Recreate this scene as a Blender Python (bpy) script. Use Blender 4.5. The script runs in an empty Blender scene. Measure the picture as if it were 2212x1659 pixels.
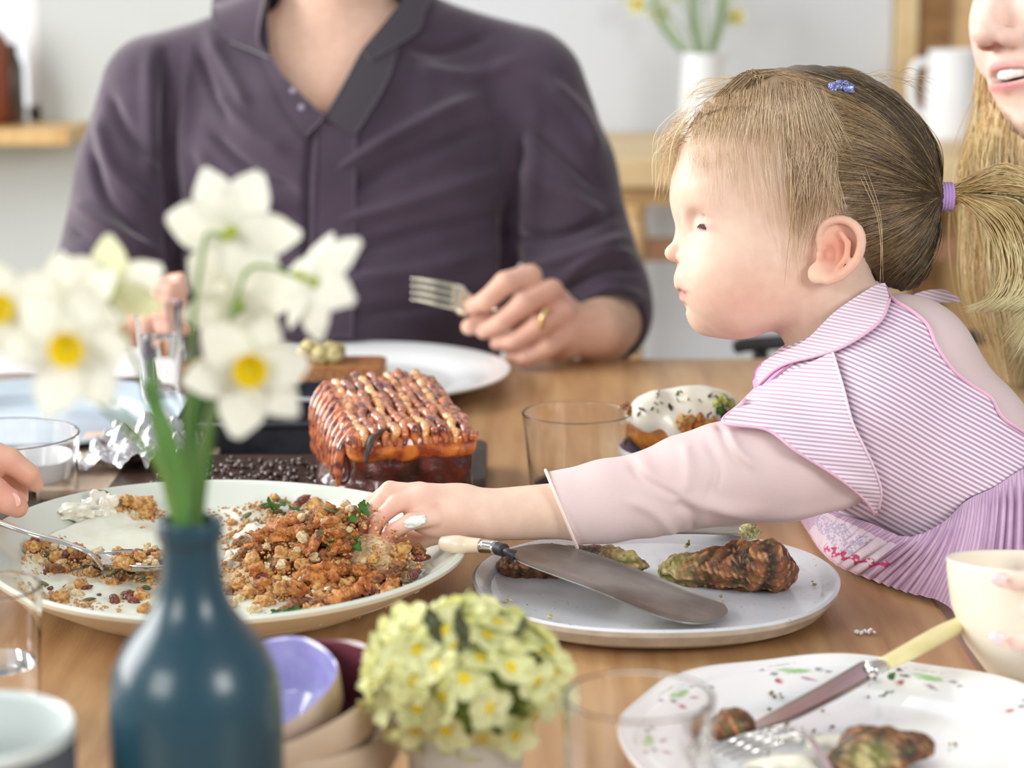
import bpy, bmesh, math, random
import numpy as np
from mathutils import Vector, Matrix, noise as mnoise

random.seed(7); np.random.seed(7)
PI = math.pi
scene = bpy.context.scene
COL = scene.collection

# ------------------------------------------------------------------ camera, light, exposure
F, PITCH, CAM_Z, TABLE_Z = 4600.0, math.radians(11.4), 1.20, 0.75
cam_d = bpy.data.cameras.new('camera'); cam = bpy.data.objects.new('camera', cam_d); COL.objects.link(cam)
cam.location = (0, 0, CAM_Z); cam.rotation_euler = (PI/2 - PITCH, 0, 0)
cam_d.sensor_width = 36.0; cam_d.lens = F/2212*36.0; cam_d.clip_start = 0.05
cam_d.dof.use_dof = True; cam_d.dof.focus_distance = 1.53; cam_d.dof.aperture_fstop = 5.2
scene.camera = cam
scene.view_settings.view_transform = 'Standard'; scene.view_settings.look = 'None'
scene.view_settings.gamma = 1.0; scene.view_settings.use_curve_mapping = False
scene.view_settings.exposure = 0.29

world = bpy.data.worlds.new('world'); scene.world = world; world.use_nodes = True
bg = world.node_tree.nodes['Background']
bg.inputs[0].default_value = (0.93, 0.96, 1.0, 1); bg.inputs[1].default_value = 0.42

def area_light(name, loc, target, sx, sy, power, color):
    l = bpy.data.lights.new(name, 'AREA'); l.shape = 'RECTANGLE'; l.size = sx; l.size_y = sy
    l.energy = power; l.color = color
    o = bpy.data.objects.new(name, l); COL.objects.link(o); o.location = loc
    o.rotation_euler = (Vector(target)-Vector(loc)).to_track_quat('-Z', 'Y').to_euler()
    return o
# daylight coming in through the tall windows on the left of the room, and the rooflight over it
area_light('window_light', (-2.3, 2.2, 1.75), (0.1, 1.6, 0.9), 2.4, 1.6, 96, (1.0, 0.985, 0.96))
area_light('rooflight', (-0.3, 3.1, 3.3), (0.0, 1.9, 0.8), 2.2, 1.2, 34, (0.97, 0.985, 1.0))

area_light('window_light_back_right', (1.9, -0.7, 2.05), (0.1, 1.5, 0.8), 1.0, 1.0, 34, (1.0, 0.99, 0.97))
area_light('window_light_back_left', (-1.7, -0.8, 1.9), (0.0, 1.5, 0.8), 1.2, 1.1, 30, (1.0, 0.99, 0.97))

# ------------------------------------------------------------------ coordinates
CP, SP = math.cos(PITCH), math.sin(PITCH)
def P(u, v, d):
    """point at depth d (metres along the lens axis) behind pixel u, v"""
    x = (u-1106)/F*d; y = -(v-829.5)/F*d
    return Vector((x, d*CP + y*SP, CAM_Z - d*SP + y*CP))
def T(u, v, h=0.0):
    """point on the plane h above the table behind pixel u, v"""
    x = (u-1106)/F; y = -(v-829.5)/F
    dx, dy, dz = x, CP + y*SP, -SP + y*CP
    t = (CAM_Z - TABLE_Z - h)/-dz
    return Vector((dx*t, dy*t, TABLE_Z + h))

class Frame:
    """modelling frame: x right, y down, z away, in units of one pixel at depth d0"""
    def __init__(s, d0): s.d0 = d0; s.k = d0/F
    def L(s, u, v, c=0.0):
        m = 1 + c/F
        return np.array((1106+(u-1106)*m, 829.5+(v-829.5)*m, c), dtype=np.float64)
    def world(s, q):
        q = np.asarray(q, dtype=np.float64).reshape(-1, 3)
        x = (q[:, 0]-1106)*s.k; y = -(q[:, 1]-829.5)*s.k; d = s.d0 + q[:, 2]*s.k
        return np.stack([x, d*CP + y*SP, CAM_Z - d*SP + y*CP], axis=1)
    def local(s, w):
        w = np.asarray(w, dtype=np.float64).reshape(-1, 3)
        dz = w[:, 2]-CAM_Z; d = w[:, 1]*CP - dz*SP; y = w[:, 1]*SP + dz*CP
        return np.stack([w[:, 0]/s.k+1106, 829.5 - y/s.k, (d-s.d0)/s.k], axis=1)

# ------------------------------------------------------------------ materials
def s2l(c):
    return tuple(((x/255)/12.92 if x/255 <= 0.04045 else ((x/255+0.055)/1.055)**2.4) for x in c)
def rgba(c): return (*s2l(c), 1)
MATS = {}
def mat(name, col=(200, 200, 200), rough=0.5, metal=0.0, spec=0.5, sss=0.0, sss_scale=0.01, coat=0.0, sheen=0.0,
        trans=0.0, ior=1.45, col2=None, scale=20.0, stretch=(1, 1, 1), detail=4.0, mixlo=0.35, mixhi=0.65,
        bump=0.0, bscale=60.0, bstretch=(1, 1, 1), attr=None, alpha=1.0, bdist=0.002, spots=None, thin=None, twosided=None):
    if name in MATS: return MATS[name]
    m = bpy.data.materials.new(name); m.use_nodes = True; nt = m.node_tree; N = nt.nodes; Lk = nt.links
    b = N['Principled BSDF']
    b.inputs['Base Color'].default_value = rgba(col); b.inputs['Roughness'].default_value = rough
    b.inputs['Metallic'].default_value = metal; b.inputs['Specular IOR Level'].default_value = spec
    b.inputs['IOR'].default_value = ior
    if sss: 
        b.inputs['Subsurface Weight'].default_value = sss; b.inputs['Subsurface Scale'].default_value = sss_scale
        b.inputs['Subsurface Radius'].default_value = (1.0, 0.35, 0.2)
    if coat: b.inputs['Coat Weight'].default_value = coat; b.inputs['Coat Roughness'].default_value = 0.08
    if sheen: b.inputs['Sheen Weight'].default_value = sheen; b.inputs['Sheen Roughness'].default_value = 0.4
    if trans: b.inputs['Transmission Weight'].default_value = trans
    tc = N.new('ShaderNodeTexCoord')
    def noise(sc, st, det):
        mp = N.new('ShaderNodeMapping'); mp.inputs['Scale'].default_value = st
        Lk.new(tc.outputs['Object'], mp.inputs['Vector'])
        n = N.new('ShaderNodeTexNoise'); n.inputs['Scale'].default_value = sc; n.inputs['Detail'].default_value = det
        Lk.new(mp.outputs[0], n.inputs['Vector']); return n
    src = None
    if attr:
        a = N.new('ShaderNodeAttribute'); a.attribute_name = attr; src = a.outputs['Color']
    if col2 is not None or attr:
        n = noise(scale, stretch, detail)
        r = N.new('ShaderNodeMapRange'); r.inputs['From Min'].default_value = mixlo; r.inputs['From Max'].default_value = mixhi
        Lk.new(n.outputs['Fac'], r.inputs['Value'])
        mx = N.new('ShaderNodeMix'); mx.data_type = 'RGBA'
        Lk.new(r.outputs[0], mx.inputs[0])
        if attr:
            mx.blend_type = 'MULTIPLY'; Lk.new(src, mx.inputs[6]); mx.inputs[7].default_value = rgba(col2) if col2 else (0.9, 0.9, 0.9, 1)
        else:
            mx.inputs[6].default_value = rgba(col); mx.inputs[7].default_value = rgba(col2)
        src = mx.outputs[2]
    if spots:                       # (scale, threshold, colour)
        v = N.new('ShaderNodeTexNoise'); v.inputs['Scale'].default_value = spots[0]; v.inputs['Detail'].default_value = 1
        Lk.new(tc.outputs['Object'], v.inputs['Vector'])
        r = N.new('ShaderNodeMapRange'); r.inputs['From Min'].default_value = spots[1]; r.inputs['From Max'].default_value = spots[1]+0.04
        Lk.new(v.outputs['Fac'], r.inputs['Value'])
        mx = N.new('ShaderNodeMix'); mx.data_type = 'RGBA'; Lk.new(r.outputs[0], mx.inputs[0])
        if src: Lk.new(src, mx.inputs[6])
        else: mx.inputs[6].default_value = rgba(col)
        mx.inputs[7].default_value = rgba(spots[2]); src = mx.outputs[2]
    if src: Lk.new(src, b.inputs['Base Color'])
    if bump:
        n = noise(bscale, bstretch, 5.0)
        bp = N.new('ShaderNodeBump'); bp.inputs['Strength'].default_value = bump; bp.inputs['Distance'].default_value = bdist
        Lk.new(n.outputs['Fac'], bp.inputs['Height']); Lk.new(bp.outputs[0], b.inputs['Normal'])
    if thin:                        # light passes through petals, leaves and cloth
        tr = N.new('ShaderNodeBsdfTranslucent'); ms = N.new('ShaderNodeMixShader'); ms.inputs[0].default_value = thin
        if src: Lk.new(src, tr.inputs[0])
        else: tr.inputs[0].default_value = rgba(col)
        Lk.new(b.outputs[0], ms.inputs[1]); Lk.new(tr.outputs[0], ms.inputs[2])
        Lk.new(ms.outputs[0], N['Material Output'].inputs[0])
    MATS[name] = m; return m

# ------------------------------------------------------------------ objects
def tag(o, label=None, cat=None, group=None, kind=None):
    if label: o['label'] = label
    if cat: o['category'] = cat
    if group: o['group'] = group
    if kind: o['kind'] = kind
    return o
def empty(name, loc, label=None, cat=None, group=None, kind=None):
    o = bpy.data.objects.new(name, None); COL.objects.link(o); o.location = loc; o.empty_display_size = 0.02
    return tag(o, label, cat, group, kind)
def wloc(o):
    v = Vector((0, 0, 0))
    while o is not None: v += Vector(o.location); o = o.parent
    return v
def mesh_obj(name, verts, faces, m, parent=None, smooth=True, loc=None, uv=None, cols=None):
    """verts in world space; the object's origin is its parent's (or loc)"""
    V = np.asarray(verts, dtype=np.float64).reshape(-1, 3)
    org = Vector(loc) if loc is not None else Vector((0, 0, 0))
    base = wloc(parent) if parent is not None else org
    V = V - np.array(base)
    me = bpy.data.meshes.new(name)
    if isinstance(faces, np.ndarray) and len(faces):
        n, k = faces.shape
        me.vertices.add(len(V)); me.vertices.foreach_set('co', V.astype(np.float32).ravel())
        me.loops.add(n*k); me.loops.foreach_set('vertex_index', faces.astype(np.int32).ravel())
        me.polygons.add(n); me.polygons.foreach_set('loop_start', np.arange(0, n*k, k, dtype=np.int32))
        try: me.polygons.foreach_set('loop_total', np.full(n, k, dtype=np.int32))
        except Exception: pass
        me.update(calc_edges=True)
    else:
        me.from_pydata([tuple(x) for x in V], [], [tuple(int(i) for i in f) for f in faces]); me.update()
    me.validate()
    if smooth: me.polygons.foreach_set('use_smooth', np.ones(len(me.polygons), dtype=bool))
    if uv is not None:
        l = me.uv_layers.new(name='UVMap'); idx = np.empty(len(me.loops), dtype=np.int32); me.loops.foreach_get('vertex_index', idx)
        l.data.foreach_set('uv', np.asarray(uv, dtype=np.float32)[idx].ravel())
    if cols is not None:
        a = me.color_attributes.new('Col', 'FLOAT_COLOR', 'POINT')
        c = np.ones((len(V), 4), dtype=np.float32); c[:, :3] = cols; a.data.foreach_set('color', c.ravel())
    if m is not None: me.materials.append(m)
    o = bpy.data.objects.new(name, me); COL.objects.link(o)
    if parent is not None: o.parent = parent
    else: o.location = org
    return o
def share(src, name, parent, loc=(0, 0, 0), rot=None, scale=None):
    o = bpy.data.objects.new(name, src.data); COL.objects.link(o)
    if parent is not None: o.parent = parent
    o.location = loc
    if rot is not None: o.rotation_euler = rot
    if scale is not None: o.scale = scale if hasattr(scale, '__len__') else (scale,)*3
    return o
def copy_tree(o, parent=None):
    c = o.copy(); COL.objects.link(c); c.parent = parent
    for ch in list(o.children): copy_tree(ch, c)
    return c

# ------------------------------------------------------------------ shape makers (return verts, faces)
def box(x0, x1, y0, y1, z0, z1, bev=0.0):
    bm = bmesh.new(); bmesh.ops.create_cube(bm, size=1)
    for v in bm.verts: v.co = Vector(((x0+x1)/2+v.co.x*(x1-x0), (y0+y1)/2+v.co.y*(y1-y0), (z0+z1)/2+v.co.z*(z1-z0)))
    if bev: bmesh.ops.bevel(bm, geom=list(bm.edges), offset=bev, segments=2, affect='EDGES', profile=0.6)
    return out_bm(bm)
def out_bm(bm):
    bm.verts.index_update(); v = [tuple(x.co) for x in bm.verts]; f = [tuple(y.index for y in x.verts) for x in bm.faces]; bm.free(); return v, f
def merge(*vf):
    V, Fc = [], []
    for v, f in vf:
        n = len(V); V += [tuple(x) for x in v]; Fc += [tuple(int(i)+n for i in x) for x in f]
    return V, Fc
def lathe(prof, n=48, center=(0, 0, 0), axis=None, wob=None, caps=True):
    """profile of (r, z); wob(angle, r, z) may alter the radius; axis tilts it"""
    q = [prof[0]]                      # support loops beside each corner keep the smooth shading true
    sharp = [True]*len(prof)
    for i in range(1, len(prof)-1):
        a, b, c = prof[i-1], prof[i], prof[i+1]; t = abs(math.atan2(b[1]-a[1], b[0]-a[0])-math.atan2(c[1]-b[1], c[0]-b[0])); sharp[i] = min(t, 2*PI-t) > 0.4
    for i, (a, b) in enumerate(zip(prof[:-1], prof[1:])):
        l = math.hypot(b[0]-a[0], b[1]-a[1]); e = 0.0005
        if 0.0025 < l < 0.2:
            for t in ([e/l] if a[0] > 1e-6 and sharp[i] else [])+([1-e/l] if b[0] > 1e-6 and sharp[i+1] else []): q.append((a[0]+(b[0]-a[0])*t, a[1]+(b[1]-a[1])*t))
        q.append(b)
    prof = q
    V, Fc = [], []
    R = Vector((0, 0, 1)).rotation_difference(Vector(axis).normalized()).to_matrix() if axis is not None else Matrix.Identity(3)
    c = Vector(center)
    for r, z in prof:
        for i in range(n):
            a = 2*PI*i/n; dr, dz = wob(a, r, z) if wob else (0, 0)
            V.append(R @ Vector(((r+dr)*math.cos(a), (r+dr)*math.sin(a), z+dz)) + c)
    m = len(prof)
    for j in range(m-1):
        for i in range(n):
            k = (i+1) % n; Fc.append((j*n+i, j*n+k, (j+1)*n+k, (j+1)*n+i))
    if not caps: return [tuple(v) for v in V], Fc
    if prof[0][0] > 1e-6: Fc.append(tuple(range(n))[::-1])
    if prof[-1][0] > 1e-6: Fc.append(tuple((m-1)*n+i for i in range(n)))
    return [tuple(v) for v in V], Fc
def smooth_pts(pts, n):
    """Catmull-Rom through the points, n samples; works in any dimension"""
    p = np.asarray(pts, dtype=np.float64); m = len(p)
    if m < 3: 
        t = np.linspace(0, 1, n)[:, None]; return p[0]*(1-t)+p[-1]*t
    seg = np.linalg.norm(np.diff(p[:, :min(3, p.shape[1])], axis=0), axis=1)**0.5; cum = np.concatenate([[0], np.cumsum(seg)])
    q = np.vstack([2*p[0]-p[1], p, 2*p[-1]-p[-2]]); t = np.linspace(0, cum[-1], n)
    i = np.clip(np.searchsorted(cum, t, side='right')-1, 0, m-2)
    s = ((t-cum[i])/np.maximum(cum[i+1]-cum[i], 1e-9))[:, None]
    a, b, c, d = q[i], q[i+1], q[i+2], q[i+3]
    return 0.5*((2*b)+(-a+c)*s+(2*a-5*b+4*c-d)*s*s+(-a+3*b-3*c+d)*s**3)
def tube(pts, r, sides=8, n=None, flat=1.0, up=(0, 0, 1), cap=True):
    """tube through points; r number or per-point list; flat squeezes it along its second axis"""
    p = np.asarray(pts, dtype=np.float64)
    rr = np.full(len(p), r, dtype=float) if np.isscalar(r) else np.asarray(r, dtype=float)
    if n: 
        q = smooth_pts(np.hstack([p, rr[:, None]]), n); p, rr = q[:, :3], q[:, 3]
    tg = np.gradient(p, axis=0); tg /= np.linalg.norm(tg, axis=1)[:, None]+1e-12
    u = np.array(up, dtype=float); V = []; prev = None
    for k in range(len(p)):
        a = np.cross(tg[k], u) if prev is None else prev - tg[k]*np.dot(prev, tg[k])
        if np.linalg.norm(a) < 1e-6: a = np.cross(tg[k], (1, 0.3, 0))
        a /= np.linalg.norm(a); prev = a; b = np.cross(tg[k], a)
        for i in range(sides):
            t = 2*PI*i/sides; V.append(p[k]+rr[k]*(a*math.cos(t)+b*math.sin(t)*flat))
    Fc = []
    for j in range(len(p)-1):
        for i in range(sides):
            k = (i+1) % sides; Fc.append((j*sides+i, j*sides+k, (j+1)*sides+k, (j+1)*sides+i))
    if cap: Fc.append(tuple(range(sides))[::-1]); Fc.append(tuple((len(p)-1)*sides+i for i in range(sides)))
    return V, Fc
def grid_faces(nu, nv):
    i = np.arange(nu-1)[:, None]*nv + np.arange(nv-1)[None, :]
    return np.stack([i, i+nv, i+nv+1, i+1], axis=-1).reshape(-1, 4)
def sheet(G, th, nrm=None):
    """closed sheet of thickness th from a grid of points (nu, nv, 3)"""
    G = np.asarray(G, dtype=np.float64); nu, nv = G.shape[:2]
    if nrm is None:
        du = np.gradient(G, axis=0); dv = np.gradient(G, axis=1); nrm = np.cross(du, dv)
        nrm /= np.linalg.norm(nrm, axis=2)[..., None]+1e-12
    A = (G+nrm*th/2).reshape(-1, 3); B = (G-nrm*th/2).reshape(-1, 3); n = nu*nv
    f = grid_faces(nu, nv); faces = [f[:, ::-1], f+n]
    rim = list(range(nv)) + [i*nv+nv-1 for i in range(1, nu)] + [(nu-1)*nv+j for j in range(nv-2, -1, -1)] + [i*nv for i in range(nu-2, 0, -1)]
    rim = np.array(rim); r2 = np.roll(rim, -1)
    faces.append(np.stack([rim, r2, r2+n, rim+n], axis=1))
    return np.vstack([A, B]), np.vstack(faces)
def blob(r, sub=2, amp=0.25, freq=2.0, seed=0, sc=(1, 1, 1)):
    bm = bmesh.new(); bmesh.ops.create_icosphere(bm, subdivisions=sub, radius=1)
    off = Vector((seed*3.17, seed*1.73, seed*0.91))
    for v in bm.verts:
        k = 1+amp*mnoise.noise(v.co*freq+off)+amp*0.5*mnoise.noise(v.co*freq*2.3+off)
        v.co = Vector((v.co.x*k*r*sc[0], v.co.y*k*r*sc[1], v.co.z*k*r*sc[2]))
    return out_bm(bm)

# ------------------------------------------------------------------ signed distance shapes -> one continuous surface
def ell(p, c, r, rot=None):
    q = p-np.asarray(c, dtype=np.float32)
    if rot is not None: q = q@np.asarray(rot, dtype=np.float32)
    r = np.asarray(r, dtype=np.float32)
    k0 = np.linalg.norm(q/r, axis=1); k1 = np.linalg.norm(q/(r*r), axis=1)
    return k0*(k0-1)/np.maximum(k1, 1e-6)
def cap(p, a, b, r1, r2, flat=None):
    a = np.asarray(a, dtype=np.float32); b = np.asarray(b, dtype=np.float32); ab = b-a
    t = np.clip(((p-a)@ab)/max(float(ab@ab), 1e-9), 0, 1)
    return np.linalg.norm(p-a-t[:, None]*ab, axis=1)-(r1+(r2-r1)*t)
def chain(p, pts, rs, k=0.0):
    d = None
    for i in range(len(pts)-1):
        e = cap(p, pts[i], pts[i+1], rs[i], rs[i+1]); d = e if d is None else (np.minimum(d, e) if k == 0 else smin(d, e, k))
    return d
def smin(a, b, k):
    h = np.maximum(k-np.abs(a-b), 0)/k; return np.minimum(a, b)-h*h*k*0.25
def smax(a, b, k): return -smin(-a, -b, k)
def rotz(deg):      # rotation in the image plane of a Frame
    a = math.radians(deg); return np.array([[math.cos(a), -math.sin(a), 0], [math.sin(a), math.cos(a), 0], [0, 0, 1]])
def poly_sd(p, poly):
    """signed distance in x, y to a polygon (negative inside)"""
    poly = np.asarray(poly, dtype=np.float32); x = p[:, :2]; n = len(poly)
    d = np.full(len(x), 1e18, dtype=np.float32); s = np.ones(len(x), dtype=np.float32)
    j = n-1
    for i in range(n):
        e = poly[j]-poly[i]; w = x-poly[i]; t = np.clip((w@e)/max(float(e@e), 1e-9), 0, 1)
        b = w-t[:, None]*e; d = np.minimum(d, (b*b).sum(1))
        c1 = x[:, 1] >= poly[i][1]; c2 = x[:, 1] < poly[j][1]; c3 = e[0]*w[:, 1] > e[1]*w[:, 0]
        flip = (c1 & c2 & c3) | (~c1 & ~c2 & ~c3); s = np.where(flip, -s, s); j = i
    return s*np.sqrt(d)
def mesh_sdf(f, lo, hi, h):
    lo = np.array(lo, dtype=np.float64); hi = np.array(hi, dtype=np.float64)
    K = 6; n = (np.ceil((hi-lo)/(h*K)).astype(int)); N = n*K+1
    cx = [lo[i]+(np.arange(n[i])+0.5)*h*K for i in range(3)]
    C = np.stack(np.meshgrid(*cx, indexing='ij'), -1).reshape(-1, 3).astype(np.float32)
    act = np.zeros(len(C), bool)
    for s in range(0, len(C), 200000): act[s:s+200000] = np.abs(f(C[s:s+200000])) < h*K*1.35
    act = act.reshape(n)
    D = np.full(N, 1e3, dtype=np.float32); need = np.zeros(N, bool)
    ai = np.argwhere(act)
    o = np.stack(np.meshgrid(*[np.arange(K+1)]*3, indexing='ij'), -1).reshape(-1, 3)
    for s in range(0, len(ai), 4000):
        ix = (ai[s:s+4000, None, :]*K+o[None]).reshape(-1, 3); need[ix[:, 0], ix[:, 1], ix[:, 2]] = True
    idx = np.argwhere(need)
    vals = np.empty(len(idx), dtype=np.float32)
    for s in range(0, len(idx), 300000):
        q = (lo+idx[s:s+300000]*h).astype(np.float32); vals[s:s+300000] = f(q)
    D[idx[:, 0], idx[:, 1], idx[:, 2]] = vals
    # cells whose 8 corners are all known
    nd = need
    allk = nd[:-1, :-1, :-1] & nd[1:, :-1, :-1] & nd[:-1, 1:, :-1] & nd[:-1, :-1, 1:] & nd[1:, 1:, :-1] & nd[1:, :-1, 1:] & nd[:-1, 1:, 1:] & nd[1:, 1:, 1:]
    neg = D < 0
    cnt = sum(neg[a:N[0]-1+a, b:N[1]-1+b, c:N[2]-1+c].astype(np.int8) for a in (0, 1) for b in (0, 1) for c in (0, 1))
    cell = allk & (cnt > 0) & (cnt < 8)
    ci = np.argwhere(cell); vid = np.full(cell.shape, -1, dtype=np.int32); vid[ci[:, 0], ci[:, 1], ci[:, 2]] = np.arange(len(ci))
    acc = np.zeros((len(ci), 3)); num = np.zeros(len(ci))
    for ax in range(3):
        for a in (0, 1):
            for b in (0, 1):
                o1 = np.zeros(3, int); o1[(ax+1) % 3] = a; o1[(ax+2) % 3] = b; o2 = o1.copy(); o2[ax] = 1
                i1 = ci+o1; i2 = ci+o2
                d1 = D[i1[:, 0], i1[:, 1], i1[:, 2]]; d2 = D[i2[:, 0], i2[:, 1], i2[:, 2]]
                cr = (d1 < 0) != (d2 < 0); t = np.where(cr, d1/np.where(cr, d1-d2, 1), 0)
                pt = o1+(o2-o1)*t[:, None]; acc += np.where(cr[:, None], pt, 0); num += cr
    V = lo+(ci+acc/np.maximum(num, 1)[:, None])*h
    faces = []
    for ax in range(3):
        a1, a2 = (ax+1) % 3, (ax+2) % 3
        sl = [slice(0, N[i]) for i in range(3)]; s1 = list(sl); s2 = list(sl)
        s1[ax] = slice(0, N[ax]-1); s2[ax] = slice(1, N[ax])
        n1 = neg[tuple(s1)]; n2 = neg[tuple(s2)]
        e = np.argwhere(n1 != n2); e = e[(e[:, a1] > 0) & (e[:, a2] > 0) & (e[:, a1] < N[a1]-1) & (e[:, a2] < N[a2]-1)]
        sg = n1[e[:, 0], e[:, 1], e[:, 2]]
        def g(da, db):
            q = e.copy(); q[:, a1] -= da; q[:, a2] -= db; return vid[q[:, 0], q[:, 1], q[:, 2]]
        q = np.stack([g(1, 1), g(0, 1), g(0, 0), g(1, 0)], 1)
        ok = (q >= 0).all(1); q = q[ok]; sg = sg[ok]
        q[~sg] = q[~sg][:, ::-1]; faces.append(q)
    Fc = np.vstack(faces)
    return V, Fc
def vnormals(V, Fc):
    n = np.cross(V[Fc[:, 2]]-V[Fc[:, 0]], V[Fc[:, 3]]-V[Fc[:, 1]]); N = np.zeros_like(V)
    for k in range(4): np.add.at(N, Fc[:, k], n)
    return N/(np.linalg.norm(N, axis=1)[:, None]+1e-12)
def folds(V, N, lines, front=True):
    """raise creases along lines of (polyline, width, height); x, y of the frame; only where the cloth faces us"""
    w = np.clip(-N[:, 2]*2.0+0.15, 0, 1) if front else 1.0
    out = V.copy(); H = np.zeros(len(V))
    for pl, wd, am in lines:
        q = smooth_pts(np.array(pl, float), max(6, len(pl)*5)); best = np.full(len(V), 1e9); ta = np.zeros(len(V))
        for i in range(len(q)-1):
            a, b = q[i], q[i+1]; e = b-a; wv = V[:, :2]-a; t = np.clip((wv@e)/max(e@e, 1e-9), 0, 1)
            d = np.linalg.norm(wv-t[:, None]*e, axis=1); m = d < best; best = np.where(m, d, best); ta = np.where(m, (i+t)/(len(q)-1), ta)
        H += am*np.exp(-(best/wd)**2)*np.clip(np.sin(PI*np.clip(ta, 0.0, 1.0))*1.6+0.25, 0, 1)
    return out+N*(H*w)[:, None]
def pnoise(V, scale, seed=0):
    """cheap smooth noise from rotated sines"""
    r = np.random.RandomState(seed); o = np.zeros(len(V))
    for i in range(7):
        d = r.normal(size=3); d /= np.linalg.norm(d); o += np.sin(V@d/scale*(0.7+0.25*i)+r.rand()*6.28)/(1+0.3*i)
    return o/3.2
def drape(f, frame, G, off, c0=-900, c1=500):
    """drop grid points of (u, v) from the viewer's side onto the surface f = off"""
    G = np.asarray(G, dtype=np.float64); sh = G.shape[:2]; uv = G.reshape(-1, 2)
    c = np.full(len(uv), float(c0)); bestd = np.full(len(uv), 1e9); bestc = c.copy()
    for it in range(60):
        m = 1+c/F; q = np.stack([1106+(uv[:, 0]-1106)*m, 829.5+(uv[:, 1]-829.5)*m, c], 1)
        d = f(q.astype(np.float32))-off
        b = d < bestd; bestd = np.where(b, d, bestd); bestc = np.where(b, c, bestc)
        c = np.minimum(c+np.clip(d*0.9, -60, 200), c1)
    c = np.where(bestd < 2.0, bestc, bestc)
    m = 1+c/F
    return np.stack([1106+(uv[:, 0]-1106)*m, 829.5+(uv[:, 1]-829.5)*m, c], 1).reshape(*sh, 3)
def coons(A, B, n, m):
    """grid between polyline A and polyline B (each resampled to n), m rows across"""
    a = smooth_pts(A, n); b = smooth_pts(B, n); t = np.linspace(0, 1, m)[None, :, None]
    return a[:, None]*(1-t)+b[:, None]*t
def strands(paths, r, sides=3, taper=True):
    """paths (n, k, 3) -> one mesh of thin tapered hairs"""
    p = np.asarray(paths, dtype=np.float64); n, k = p.shape[:2]
    tg = np.gradient(p, axis=1); tg /= np.linalg.norm(tg, axis=2)[..., None]+1e-12
    ref = np.array([0.31, 0.52, 0.79]); a = np.cross(tg, ref); a /= np.linalg.norm(a, axis=2)[..., None]+1e-12; b = np.cross(tg, a)
    prof = np.ones(k) if not taper else np.clip(np.minimum(np.linspace(0, 1, k)*8+0.5, (1-np.linspace(0, 1, k))*3+0.12), 0, 1)
    R = np.asarray(r, dtype=float).reshape(-1, 1)*prof[None] if np.ndim(r) else np.full((n, 1), r)*prof[None]
    V = np.stack([p+R[..., None]*(a*math.cos(2*PI*i/sides)+b*math.sin(2*PI*i/sides)) for i in range(sides)], axis=2)
    base = np.arange(n)[:, None, None]*k*sides+np.arange(k-1)[None, :, None]*sides
    i0 = np.arange(sides)[None, None, :]; i1 = (i0+1) % sides
    Fc = np.stack([base+i0, base+i1, base+sides+i1, base+sides+i0], -1).reshape(-1, 4)
    return V.reshape(-1, 3), Fc

# ================================================================== the room
M_wall = mat('wall_paint', (203, 208, 206), 0.9, col2=(198, 203, 201), scale=3, bump=0.03, bscale=40)
M_wall2 = mat('panel_paint', (211, 215, 220), 0.85, col2=(206, 210, 216), scale=2)
M_oak = mat('oak', (205, 172, 125), 0.45, col2=(180, 140, 92), scale=9, stretch=(1, 1, 14), bump=0.05, bscale=40, bstretch=(1, 1, 10))
M_oakd = mat('oak_dark', (150, 112, 66), 0.5, col2=(128, 88, 48), scale=9, stretch=(1, 1, 9))
M_pale = mat('birch', (222, 200, 158), 0.5, col2=(206, 178, 132), scale=5, stretch=(1, 6, 1))
M_floor = mat('floor_boards', (190, 180, 165), 0.6, col2=(170, 158, 140), scale=6, stretch=(1, 12, 1))
M_white = mat('white_gloss', (238, 238, 238), 0.4)

WY = 4.35   # back wall
def struct(name, vf, m, smooth=False): return tag(mesh_obj(name, *vf, m, smooth=smooth), kind='structure')
struct('floor', box(-3.0, 3.2, -1.5, WY, -0.1, 0.0), M_floor)
struct('ceiling', box(-3.0, 3.2, 2.4, WY, 2.75, 2.85), M_white)
# back wall: left of, right of, above and below the window
wx0, wx1, wz0 = -1.75, -0.958, 0.86
struct('wall_back', merge(box(wx1, 3.2, WY, WY+0.2, 0, 2.75), box(-3.0, wx0, WY, WY+0.2, 0, 2.75),
       box(wx0, wx1, WY, WY+0.2, 0, wz0), box(wx0, wx1, WY, WY+0.2, 2.3, 2.75)), M_wall)
struct('wall_panel', box(-0.35, 0.763, WY-0.03, WY-0.002, 0.0, 2.7, 0.004), M_wall2)
w = empty('window_1', (wx0, WY, wz0), kind='structure')
mesh_obj('window_frame', *merge(box(wx1-0.035, wx1, WY+0.06, WY+0.12, wz0, 2.3), box(wx0, wx0+0.035, WY+0.06, WY+0.12, wz0, 2.3),
         box(wx0, wx1, WY+0.06, WY+0.12, wz0, wz0+0.035), box(wx0, wx1, WY+0.06, WY+0.12, 2.265, 2.3)), M_white, w, smooth=False)
M_glass = mat('clear_glass', (255, 255, 255), 0.0, trans=1.0, ior=1.45)
M_sky_pane = bpy.data.materials.new('daylight_outside'); M_sky_pane.use_nodes = True
_n = M_sky_pane.node_tree.nodes; _n.remove(_n['Principled BSDF']); _e = _n.new('ShaderNodeEmission')
_e.inputs[0].default_value = (0.93, 0.97, 1, 1); _e.inputs[1].default_value = 1.0
M_sky_pane.node_tree.links.new(_e.outputs[0], _n['Material Output'].inputs[0])
mesh_obj('pane', *box(wx0+0.03, wx1-0.03, WY+0.085, WY+0.09, wz0+0.03, 2.27), M_sky_pane, w, smooth=False)
M_ledge = mat('ledge_oak', (214, 180, 124), 0.5, col2=(196, 156, 98), scale=6, stretch=(6, 1, 1))
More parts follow.
